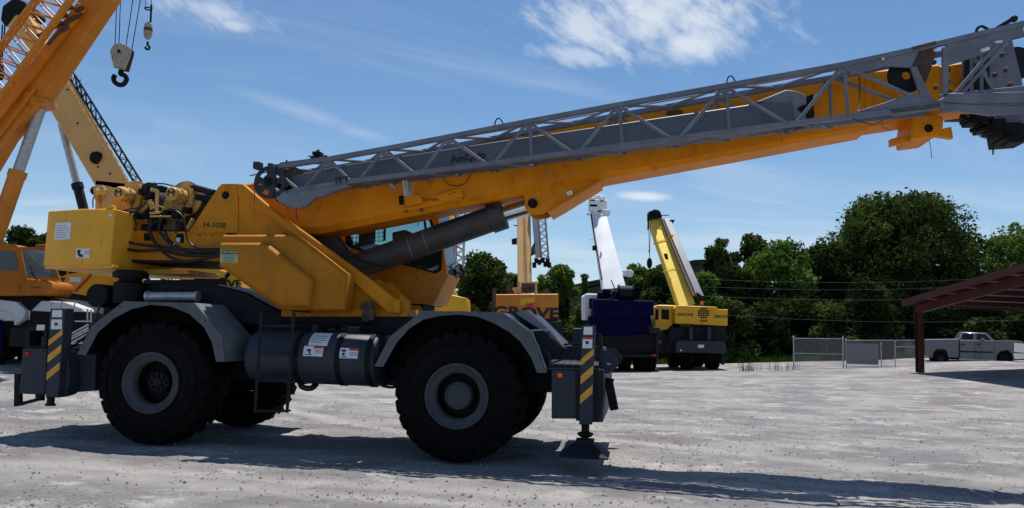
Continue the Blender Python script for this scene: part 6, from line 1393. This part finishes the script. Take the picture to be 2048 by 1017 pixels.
# ================================================================== trees
def leaves_mesh(name, clusters, n, leaf, seed, mat_, flat=0.0):
    rng = np.random.default_rng(seed)
    C_ = np.array([c[:3] for c in clusters]); Rr = np.array([c[3] for c in clusters]); w = Rr ** 2; w /= w.sum()
    k = rng.choice(len(C_), n, p=w)
    d = rng.normal(size=(n, 3)); d /= np.linalg.norm(d, axis=1)[:, None]
    rad = Rr[k] * np.minimum(1.15, 0.55 + 0.50 * rng.random(n) ** 0.6 + 0.12 * rng.normal(size=n))
    p = C_[k] + d * rad[:, None] * [1, 1, 0.8]
    nrm = d * 0.6 + rng.normal(size=(n, 3)) * 0.6 + [0, 0, 0.35]; nrm /= np.linalg.norm(nrm, axis=1)[:, None]
    t = np.cross(nrm, rng.normal(size=(n, 3))); t /= np.linalg.norm(t, axis=1)[:, None]; b = np.cross(nrm, t)
    s = leaf * (0.55 + 0.9 * rng.random(n))[:, None]
    bend = nrm * s * 0.25
    v = np.stack([p - t * s, p - b * s * 0.5 - bend, p + t * s, p + b * s * 0.5 - bend], 1).reshape(-1, 3)
    f = np.arange(4 * n).reshape(n, 4); f = np.concatenate([f[:, [0, 1, 2]], f[:, [0, 2, 3]]], 0)
    me = bpy.data.meshes.new(name); me.vertices.add(len(v)); me.vertices.foreach_set('co', v.reshape(-1).astype(np.float32))
    me.loops.add(f.size); me.loops.foreach_set('vertex_index', f.reshape(-1).astype(np.int32)); me.polygons.add(len(f)); me.polygons.foreach_set('loop_start', np.arange(0, f.size, 3, dtype=np.int32))
    me.update(); me.validate(); me.materials.append(M[mat_]); return me
TREES = 'trees along the edge of the lot'
def tree(name, label, px, ptop, wpx, Y, pbase=None, lm='leaf', seed=1, n=9000, leaf=.17, crown0=.18, shape='round', ncl=34, trunk_r=.22, cat='tree', group=TREES, rsc=1.0):
    x = B(px, 640, Y)[0]; z0 = gh(x, Y); H = B(px, ptop, Y)[2] - z0; Wd = wpx * Y / F_PX
    rng = random.Random(seed); root = thing(name, label, cat, (x, Y, z0), 0, group)
    cl = []
    for i in range(ncl):
        u = rng.random(); zc = H * (crown0 + (0.95 - crown0) * u)
        if shape == 'round': prof_ = math.sqrt(max(.03, 1 - ((u - .42) / .62) ** 2))
        elif shape == 'cone': prof_ = max(.12, 1.0 - u * .9)
        elif shape == 'column': prof_ = 0.8 if u < .75 else .8 * (1 - (u - .75) * 2.6)
        else: prof_ = 0.97 if u < .45 else math.sqrt(max(.05, 1 - ((u - .45) / .60) ** 2))
        r = rsc * (0.13 + 0.11 * rng.random()) * min(Wd, H * 1.1)
        if shape == 'cone': r *= (1.15 - .7 * u)
        ang = rng.random() * 2 * math.pi; rr = max(0, Wd / 2 * prof_ - r * .7) * rng.random() ** .35
        zc = min(zc, H - r * .8)
        cl.append((x + math.cos(ang) * rr, Y + math.sin(ang) * rr * .8, z0 + zc, r))
    cl.append((x, Y, z0 + H - .15 * Wd, .13 * Wd))
    # twig ends that break the outline
    for i in range(ncl):
        c = cl[rng.randrange(ncl)]; a = rng.random() * 6.28; e = rng.random() * 1.1
        cl.append((c[0] + math.cos(a) * math.cos(e) * c[3] * 1.0, c[1] + math.sin(a) * math.cos(e) * c[3], min(c[2] + math.sin(e) * c[3] * .85, z0 + H), c[3] * .28))
    me = leaves_mesh('crown', [(a - x, b_ - Y, c - z0, r) for a, b_, c, r in cl], n, leaf, seed, lm)
    o = bpy.data.objects.new('crown', me); COL.objects.link(o); o.parent = root
    g = G(); top = (x + rng.uniform(-.3, .3), Y, z0 + H * .6); g.tube([(x, Y, z0 - .1), (x + rng.uniform(-.15, .15), Y, z0 + H * .25), top], trunk_r, 9, 3); g.build('trunk', M['bark'], root)
    g = G()
    for c in cl[:ncl:2]:
        zb_ = z0 + H * rng.uniform(.15, .5); a = Vector((x, Y, zb_)); e = Vector(c[:3]); m_ = a.lerp(e, .5) + Vector((0, 0, -.3)); g.tube([a, m_, e], trunk_r * .22, 5, 2)
    br_ = g.build('branches', M['bark'], root); br_['kind'] = 'stuff'
    return root
# right-hand wood
big = tree('oak_tree', 'huge broad oak towering over the fence at right', 1794, 392, 362, 62, lm='leaf', seed=4, n=60000, leaf=.17, crown0=.10, ncl=150, trunk_r=.5, shape='dome', rsc=.62)
tree('oak_tree', 'leafy tree behind the red steel shed at the right edge', 2040, 448, 210, 66, lm='leaf2', seed=41, n=14000, crown0=.15, ncl=44, trunk_r=.3)
tree('broadleaf_tree', 'bright green tree whose top stands beside the left flank of the huge oak', 1566, 478, 165, 58, lm='leaf2', seed=6, n=13000, crown0=.1, ncl=40)
tree('broadleaf_tree', 'slender dark tree with two airy tops right of the lemon boom crane', 1503, 466, 104, 60, lm='leaf', seed=8, n=11000, crown0=.08, ncl=44, shape='column')
tree('broadleaf_tree', 'rounded dark tree just right of the lemon yellow crane', 1442, 472, 100, 59, lm='leaf', seed=9, n=13000, crown0=.08, ncl=44)
tree('broadleaf_tree', 'yellowish green lower tree beside the dark roof', 1408, 546, 110, 54, lm='leaf2', seed=10, n=7000, crown0=.05, ncl=26)
tree('broadleaf_tree', 'dark tree filling in between the slender tree and the huge oak', 1648, 492, 190, 59, lm='leaf3', seed=11, n=13000, crown0=.03, ncl=40)
tree('pine_tree', 'dark tree under the right flank of the huge oak', 1935, 520, 170, 60, lm='leaf3', seed=12, n=9000, crown0=.3, ncl=34)
tree('broadleaf_tree', 'greyish cedar clump in front of the huge oak behind the fence', 1730, 560, 130, 53, lm='leaf3', seed=13, n=10000, crown0=.03, ncl=34, shape='column')
# middle
tree('broadleaf_tree', 'tall rounded tree right of the main crane cab', 962, 500, 128, 56, lm='leaf', seed=21, n=14000, crown0=.05, ncl=40)
tree('broadleaf_tree', 'low tree just left of the cream boom with lettered counterweight', 1018, 545, 90, 58, lm='leaf', seed=22, n=7000, crown0=.05, ncl=28)
tree('broadleaf_tree', 'bright green tree between the cream boom and the white boom', 1118, 530, 104, 56, lm='leaf2', seed=23, n=11000, crown0=.05, ncl=34)
tree('cypress_tree', 'small pointed tree left of the white boom', 1168, 546, 52, 62, lm='leaf2', seed=28, n=4500, crown0=.05, ncl=44, shape='cone')
tree('broadleaf_tree', 'tree directly behind the white boom', 1268, 522, 110, 60, lm='leaf2', seed=25, n=10000, crown0=.05, ncl=30)
tree('broadleaf_tree', 'dark tree behind the small hanging hook block', 1325, 532, 110, 58, lm='leaf', seed=26, n=10000, crown0=.05, ncl=30)
tree('broadleaf_tree', 'tree hidden low behind the lemon boom', 1370, 566, 90, 56, lm='leaf', seed=27, n=6000, crown0=.05, ncl=24)
# left
tree('pine_tree', 'dark tree above the orange cab at the far left edge', 28, 452, 116, 78, lm='leaf3', seed=31, n=11000, crown0=.1, ncl=36, leaf=.2)
tree('pine_tree', 'dark tree between the orange cab and the counterweight', 82, 466, 74, 80, lm='leaf3', seed=32, n=7000, crown0=.1, ncl=28, leaf=.2)
tree('broadleaf_tree', 'pale green bush right of the orange cab', 110, 556, 66, 60, lm='leaf2', seed=33, n=5000, crown0=.02, ncl=22)
tree('broadleaf_tree', 'tree hidden behind the yellow winches', 175, 520, 150, 76, lm='leaf3', seed=34, n=7000, crown0=.05, ncl=28, leaf=.2)
# shrubs under the trees
SH = ['low dark shrub under the tall rounded tree by the cab', 'low dark shrub left of the lettered counterweight', 'dark shrub between lettered counterweight and blue crane', 'dark shrub behind the blue crane', 'dark shrub between the blue and the lemon yellow crane', 'dark shrub behind the lemon yellow crane', 'first dark shrub right of the lemon yellow crane', 'dark shrub under the slender tree', 'dark shrub at the left end of the fence', 'dark shrub behind the blank sign on the fence', 'dark shrub left of the red shed post', 'dark shrub behind the pickup bed', 'dark shrub behind the pickup bonnet', 'dark shrub at the right edge behind the pickup']
for i, px in enumerate((930, 1010, 1110, 1180, 1290, 1365, 1462, 1530, 1600, 1675, 1750, 1880, 1975, 2060)):
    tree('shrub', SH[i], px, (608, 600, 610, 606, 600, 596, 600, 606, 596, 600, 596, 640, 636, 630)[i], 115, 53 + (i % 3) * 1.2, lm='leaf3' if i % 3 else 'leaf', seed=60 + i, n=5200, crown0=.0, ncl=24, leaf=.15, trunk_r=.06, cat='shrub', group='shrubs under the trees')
# a farther wood closing the view
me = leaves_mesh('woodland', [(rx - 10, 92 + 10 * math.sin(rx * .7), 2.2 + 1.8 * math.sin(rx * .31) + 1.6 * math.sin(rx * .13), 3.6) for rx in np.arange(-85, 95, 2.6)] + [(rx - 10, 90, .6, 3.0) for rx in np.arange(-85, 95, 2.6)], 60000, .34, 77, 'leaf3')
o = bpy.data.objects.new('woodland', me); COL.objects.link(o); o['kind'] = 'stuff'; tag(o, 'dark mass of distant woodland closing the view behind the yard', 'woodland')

# ---- grass verge and weeds
def sheet(name, pts, material, dz=.02, n=10):
    # quad sheet following the ground between near and far edges
    xs0, xs1, y0, y1 = pts; V = []; Fc = []; nx = 60; ny = 16
    for j in range(ny + 1):
        for i in range(nx + 1):
            x = xs0 + (xs1 - xs0) * i / nx; y = y0 + (y1 - y0) * j / ny; V.append((x, y, gh(x, y) + dz))
    Fc = [(j * (nx + 1) + i, j * (nx + 1) + i + 1, (j + 1) * (nx + 1) + i + 1, (j + 1) * (nx + 1) + i) for j in range(ny) for i in range(nx)]
    me = bpy.data.meshes.new(name); me.from_pydata(V, [], Fc); me.materials.append(M[material]); o = bpy.data.objects.new(name, me); COL.objects.link(o); structure(o); return o
sheet('grass_verge', (-60, 70, 51.5, 90), 'grass', .03)
def blades(name, spots, h, w, mat_, seed, label, cat):
    rng = random.Random(seed); V = []; Fc = []
    for (x, y) in spots:
        z = gh(x, y); hh = h * rng.uniform(.4, 1.2); a = rng.random() * 3.14; dx, dy = math.cos(a) * w, math.sin(a) * w; lx, ly = rng.uniform(-.3, .3) * hh, rng.uniform(-.3, .3) * hh
        n = len(V); V += [(x - dx, y - dy, z), (x + dx, y + dy, z), (x + lx * .4 + dx * .6, y + ly * .4 + dy * .6, z + hh * .6), (x + lx * .4 - dx * .6, y + ly * .4 - dy * .6, z + hh * .6), (x + lx, y + ly, z + hh)]
        Fc += [(n, n + 1, n + 2, n + 3), (n + 3, n + 2, n + 4)]
    me = bpy.data.meshes.new(name); me.from_pydata(V, [], Fc); me.materials.append(M[mat_]); o = bpy.data.objects.new(name, me); COL.objects.link(o); o['kind'] = 'stuff'; tag(o, label, cat)
rg = random.Random(9)
blades('tall_grass', [(rg.uniform(-15, 45), 51.5 + 7 * rg.random() ** 2) for _ in range(14000)], .40, .03, 'grass', 2, 'green grass growing along the foot of the trees', 'grass')
sp = []
for px, n_, wd in ((1490, 34, .3), (1505, 30, .35), (1543, 18, .3), (1555, 14, .2), (1577, 16, .25), (1590, 8, .2), (1522, 4, .1)):
    q = B(px, 735, 41); sp += [(q[0] + rg.gauss(0, wd * .5), 41 + rg.gauss(0, .3)) for _ in range(n_)]
blades('dry_weeds', sp, .62, .010, 'drygrass', 5, 'dry upright weeds sprouting from the gravel left of the fence', 'weeds')

# ---- dark roofed building in the wood
YR = 74
bl = thing('barn', 'long building with dark sloping roof showing between the trees', 'building', (B(1280, 640, YR)[0], YR + 6, gh(B(1280, 640, YR)[0], YR)))
g = G(); g.prism(b2([(1140, 585), (1420, 520), (1490, 545), (1490, 720), (1140, 720)], YR), YR + .3, YR + 12); g.build('wall', M['wall'], bl)
g = G(); g.prism(b2([(1130, 573), (1390, 520), (1418, 519), (1505, 545), (1505, 551), (1418, 525), (1130, 583)], YR), YR, YR + 12.6); g.build('roof', M['roofdark'], bl)

# ---- overhead wires in front of the trees
for i, (y0, y1, lb) in enumerate(((586, 540, 'highest'), (600, 572, 'second highest'), (614, 605, 'second lowest'), (628, 634, 'lowest'))):
    a, b_ = Vector(B(1330, (556, 571, 589, 622)[i], 50)), Vector(B(2200, (548, 562, 586, 640)[i] - 6, 50)); pts = [a.lerp(b_, t) + Vector((0, 0, -.5 * math.sin(math.pi * t))) for t in np.linspace(0, 1, 13)]
    g = G(); g.tube(pts, .004, 5); o = g.build('overhead_wire', M['inkgrey']); tag(o, 'thin grey wire strung in front of the oak, ' + lb + ' of the four', 'wire', 'wires in front of the wood')

# ---- chain link fence with a blank sign
YN = 42.0
fn = thing('chain_link_fence', 'grey chain link fence with a gate frame running from the weeds to the shed post', 'fence', B(1700, 738, YN), 0)
def fz(px, py): q = B(px, py, YN); return q
posts = [(1587, 674, 738), (1686, 676, 739), (1692, 680, 739), (1762, 686, 738), (1790, 684, 737), (1840, 682, 738)]
for x, t_, b0_ in posts:
    a, b_ = fz(x, t_), fz(x, b0_); g = G(); g.cyl((a[0], YN, b_[2] - .1), (a[0], YN, a[2]), .035 if x in (1587, 1686, 1840) else .024, n=8); g.sphere((a[0], YN, a[2]), .045); g.build('fence_post', M['steel'], fn)
for (x0, y0, x1, y1) in ((1587, 677, 1686, 678), (1587, 707, 1686, 709), (1692, 681, 1845, 681), (1790, 694, 1845, 694), (1692, 734, 1790, 734)):
    g = G(); g.cyl(fz(x0, y0), fz(x1, y1), .022, n=6); g.build('fence_rail', M['steel'], fn)
g = G(); x0, x1 = fz(1587, 700)[0], fz(1842, 700)[0]; zt_ = fz(1690, 679)[2]; zb_ = fz(1690, 737)[2]; hgt = zt_ - zb_; s = .085; k = x0 - hgt
while k < x1:
    for sg in (1, -1):
        xa_, za_, xb_, zb2 = (k, zb_, k + hgt, zt_) if sg == 1 else (k + hgt, zb_, k, zt_)
        # clip to the run
        for (X_, lo) in ((x0, True), (x1, False)):
            pass
        A_, B_ = Vector((xa_, YN, za_)), Vector((xb_, YN, zb2)); 
        if A_.x > B_.x: A_, B_ = B_, A_
        if A_.x < x0: t = (x0 - A_.x) / (B_.x - A_.x); A_ = A_.lerp(B_, t)
        if B_.x > x1: t = (x1 - A_.x) / (B_.x - A_.x); B_ = A_.lerp(B_, t)
        if B_.x - A_.x > .02: g.beam(A_, B_, .0055)
    k += s
mo = g.build('chain_link_mesh', M['steel'], fn); mo['kind'] = 'stuff'
g = G(); g.prism(b2([(1694, 687), (1757, 688), (1757, 730), (1694, 728)], YN - .06), YN - .06, YN - .04); g.build('blank_sign', M['inkgrey'], fn, label='blank weathered grey sign board wired to the fence')
# sand pile beyond
c = B(1876, 676, 58); g = G(); nn = 26; vs = []
for j in range(8):
    q = j / 7; rr_ = 1.5 * (1 - q) + .02; zz = .78 * (1 - (1 - q) ** 2)
    for i in range(nn): t = 2 * math.pi * i / nn; k2 = 1 + .16 * math.sin(2 * t + 1) + .08 * math.sin(5 * t); vs.append((c[0] + rr_ * k2 * math.cos(t), 58 + rr_ * k2 * math.sin(t), c[2] + zz))
zg = gh(c[0], 58) - .1; vs = [(c[0] + 3.2 * (v[0] - c[0]), 58 + 1.5 * (v[1] - 58), zg) for v in vs[:nn]] + vs
g.add(vs, [(j * nn + i, j * nn + (i + 1) % nn, (j + 1) * nn + (i + 1) % nn, (j + 1) * nn + i) for j in range(8) for i in range(nn)], True)
o = g.build('sand_pile', M['sand'], None, angle=80); tag(o, 'pale mound of sand beyond the pickup bed', 'sand pile')

# ================================================================== open steel shed at the right
F0 = Vector(B(1805, 603, 37.2)); AS = R(8); SU = Vector((math.cos(AS), math.sin(AS), 0)); SV = Vector((math.sin(AS), -math.cos(AS), 0))
shd = thing('open_shed', 'open shed with oxide red steel frame and pale roof sheets at the right edge', 'shed', (F0.x, F0.y, gh(F0.x, F0.y)))
RV = 14.0; RU = 25.0; SL = .150
def rh(v): return SL * v if v < RV else SL * (2 * RV - v)
def S(u, v, z): q = F0 + SU * u + SV * v; return Vector((q.x, q.y, F0.z + z))
def slab(g, u0, u1, v0, v1, za, zb_):       # slab following the roof slope
    vs = [S(u, v, rh(v) + z) for z in (za, zb_) for u, v in ((u0, v0), (u1, v0), (u1, v1), (u0, v1))]
    return g.add(vs, [(3, 2, 1, 0), (4, 5, 6, 7), (0, 1, 5, 4), (1, 2, 6, 5), (2, 3, 7, 6), (3, 0, 4, 7)])
for v0, v1 in ((0, RV), (RV, 2 * RV)):
    for k in range(0, 25, 5): g = G(); slab(g, k + .02, k + 5, v0, v1, 0, .03); g.build('roof_sheet', M['sheet'], shd)
    g = G(); slab(g, -.04, .015, v0, v1, -.24, .06); g.build('fascia', M['shedred'], shd)
g = G(); slab(g, 0.016, RU, -.04, -.001, -.2, .05); g.build('eave_beam', M['shedred'], shd)
v = .5
while v < 2 * RV:
    g = G(); slab(g, .03, RU, v, v + .09, -.22, -.003); g.build('purlin', M['shedred'], shd); v += 1.25
for u in (.5, 6.8, 13.1, 19.4):
    for v0, v1 in ((.2, RV), (RV, 2 * RV - .2)):
        g = G(); slab(g, u - .012, u + .012, v0, v1, -.60, -.225); g.build('rafter', M['shedred'], shd)
        g = G(); slab(g, u - .10, u + .10, v0, v1, -.62, -.601); g.build('rafter_flange', M['shedred'], shd)
    for v in (.45, 2 * RV - .45):
        q = S(u, v, 0); zb_ = gh(q.x, q.y) - .1; zt_ = q.z + rh(v) - .55; g = G()
        for k in (-.13, .13): g.beam(S(u, v + k, zb_ - F0.z), S(u, v + k, zt_ - F0.z), .26, .02, up=SV)
        g.beam(S(u, v, zb_ - F0.z), S(u, v, zt_ - F0.z), .02, .24, up=SV); g.build('post', M['shedred'], shd)

# ---- pickup in the shed
YT = 0.0
TO = Vector(B(1851, 700, 46.5)); TO.z = 0; TA = R(-21); TF = Vector((math.cos(TA), math.sin(TA), 0)); TL = Vector((-math.sin(TA), math.cos(TA), 0))
def PT(px, py, lat=0.0):
    d = ray(px, py); c = Vector((0, 0, CAM_H)); k = (lat - (c - TO).dot(TL)) / d.dot(TL); q = c + d * k - TO; return (q.dot(TF), lat, q.z)
pk = thing('pickup_truck', 'silver white four door pickup parked under the red steel shed', 'pickup truck', (TO.x, TO.y, 0), TA, world_coords=False)
def tk(pts): return [(PT(a, b_)[0], PT(a, b_)[2]) for a, b_ in pts]
W2 = 1.95
g = G()
g.prism(tk([(1851, 713), (1849, 679), (1918, 678), (1918, 716), (1896, 716), (1894, 704), (1888, 698), (1875, 698), (1867, 706), (1866, 716)]), YT, YT + W2); bed = g.build('truck_bed', M['truck'], pk, bevel=.03)
g = G(); g.prism(tk([(1919, 680), (2040, 682), (2062, 692), (2064, 718), (2026, 722), (2024, 708), (2016, 701), (2004, 701), (1995, 709), (1993, 721), (1919, 718)]), YT, YT + W2); body = g.build('body', M['truck'], pk, bevel=.03)
# glasshouse, narrower towards the roof
g = G(); lo = tk([(1917, 681), (1992, 684)]); hi = tk([(1925, 664), (1974, 666)])
vs = [(lo[0][0], YT + .03, lo[0][1]), (lo[1][0], YT + .03, lo[1][1]), (lo[1][0] - .05, YT + W2 - .03, lo[1][1]), (lo[0][0], YT + W2 - .03, lo[0][1]), (hi[0][0], YT + .22, hi[0][1]), (hi[1][0], YT + .22, hi[1][1]), (hi[1][0], YT + W2 - .22, hi[1][1]), (hi[0][0], YT + W2 - .22, hi[0][1])]
g.add(vs, [(3, 2, 1, 0), (4, 5, 6, 7), (0, 1, 5, 4), (1, 2, 6, 5), (2, 3, 7, 6), (3, 0, 4, 7)]); cabn = g.build('cab', M['truck'], pk, bevel=.05)
def winp(pts):      # window on the tilted side
    out = []
    for px, py in pts:
        x, z = tk([(px, py)])[0]; t = (z - lo[0][1]) / (hi[0][1] - lo[0][1]); out.append((x, YT + .03 + .19 * t - .012, z))
    return out
for pts in ([(1923, 682), (1926, 667), (1947, 667), (1946, 683)], [(1953, 683), (1955, 668), (1972, 670), (1984, 684)]):
    q = winp(pts); g = G(); g.add(q + [(a, b_ + .01, c) for a, b_, c in q], [(0, 1, 2, 3), (7, 6, 5, 4)] + [(i, i + 4, (i + 1) % 4 + 4, (i + 1) % 4) for i in range(4)]); g.build('side_window', M['darkglass'], cabn)
    g = G(); q2 = [(a, b_ + .013, c) for a, b_, c in q]; g.add(q2 + [(a, b_ + .004, c) for a, b_, c in q2], [(0, 1, 2, 3), (7, 6, 5, 4)]); g.build('window_backing', M['seat'], cabn)
g = G(); a, b_ = hi[1], lo[1]; g.add([(a[0] + .02, YT + .3, a[1] - .04), (b_[0] + .0, YT + .15, b_[1] + .04), (b_[0], YT + W2 - .15, b_[1] + .04), (a[0] + .02, YT + W2 - .3, a[1] - .04)], [(0, 1, 2, 3)]); g.build('windscreen', M['darkglass'], cabn)
for pts in ([(1919.5, 684), (1920.3, 684), (1920.3, 716), (1919.5, 716)], [(1949, 685), (1950, 685), (1950, 717), (1949, 717)], [(1988, 686), (1988.8, 686), (1990, 716), (1989, 716)]):
    g = G(); g.prism(tk(pts), YT - .004, YT + .001); g.build('door_seam', M['black'], body)
for x in (1923, 1954): g = G(); g.prism(tk([(x, 688), (x + 6, 688), (x + 6, 690.5), (x, 690.5)]), YT - .03, YT - .002); g.build('door_handle', M['black'], body)
g = G(); g.prism(tk([(1920, 702), (1986, 704), (1986, 706.5), (1920, 705)]), YT - .02, YT - .002); g.build('side_trim', M['black'], body)
g = G(); g.prism(tk([(1918, 717), (1992, 720), (1992, 723), (1918, 721)]), YT - .08, YT + .05); g.build('running_board', M['steel'], body)
g = G(); g.prism(tk([(2028, 686), (2044, 687), (2058, 692), (2060, 706), (2046, 706), (2028, 704)]), YT - .012, YT - .002); g.build('headlamp', M['chrome'], body); g = G(); g.prism(tk([(2026, 706), (2066, 707), (2067, 719), (2028, 720)]), YT - .03, YT + W2 + .03); g.build('bumper', M['chrome'], pk, bevel=.04)
g = G(); g.prism(tk([(1961, 677), (1968, 677), (1968, 682), (1961, 682)]), YT - .2, YT - .02); g.build('wing_mirror', M['truck'], cabn, bevel=.02)
g = G(); g.prism(tk([(1868, 716), (1868, 706), (1876, 699), (1887, 699), (1893, 706), (1894, 716)]), YT + .02, YT + .5); g.prism(tk([(1995, 720), (1996, 709), (2005, 702), (2015, 702), (2022, 709), (2024, 720)]), YT + .02, YT + .5); g.prism(tk([(1866, 711), (2030, 714), (2030, 722), (1866, 719)]), YT + .3, YT + 1.6); g.build('wheel_well', M['black'], pk)
sp = []
for px in (1882, 2010):
    q = PT(px, 716 if px < 1900 else 717); z = q[2]; sp += [(q[0], YT + .14, z), (q[0], YT + W2 - .14, z)]
wheelset(pk, sp, .41, .26)
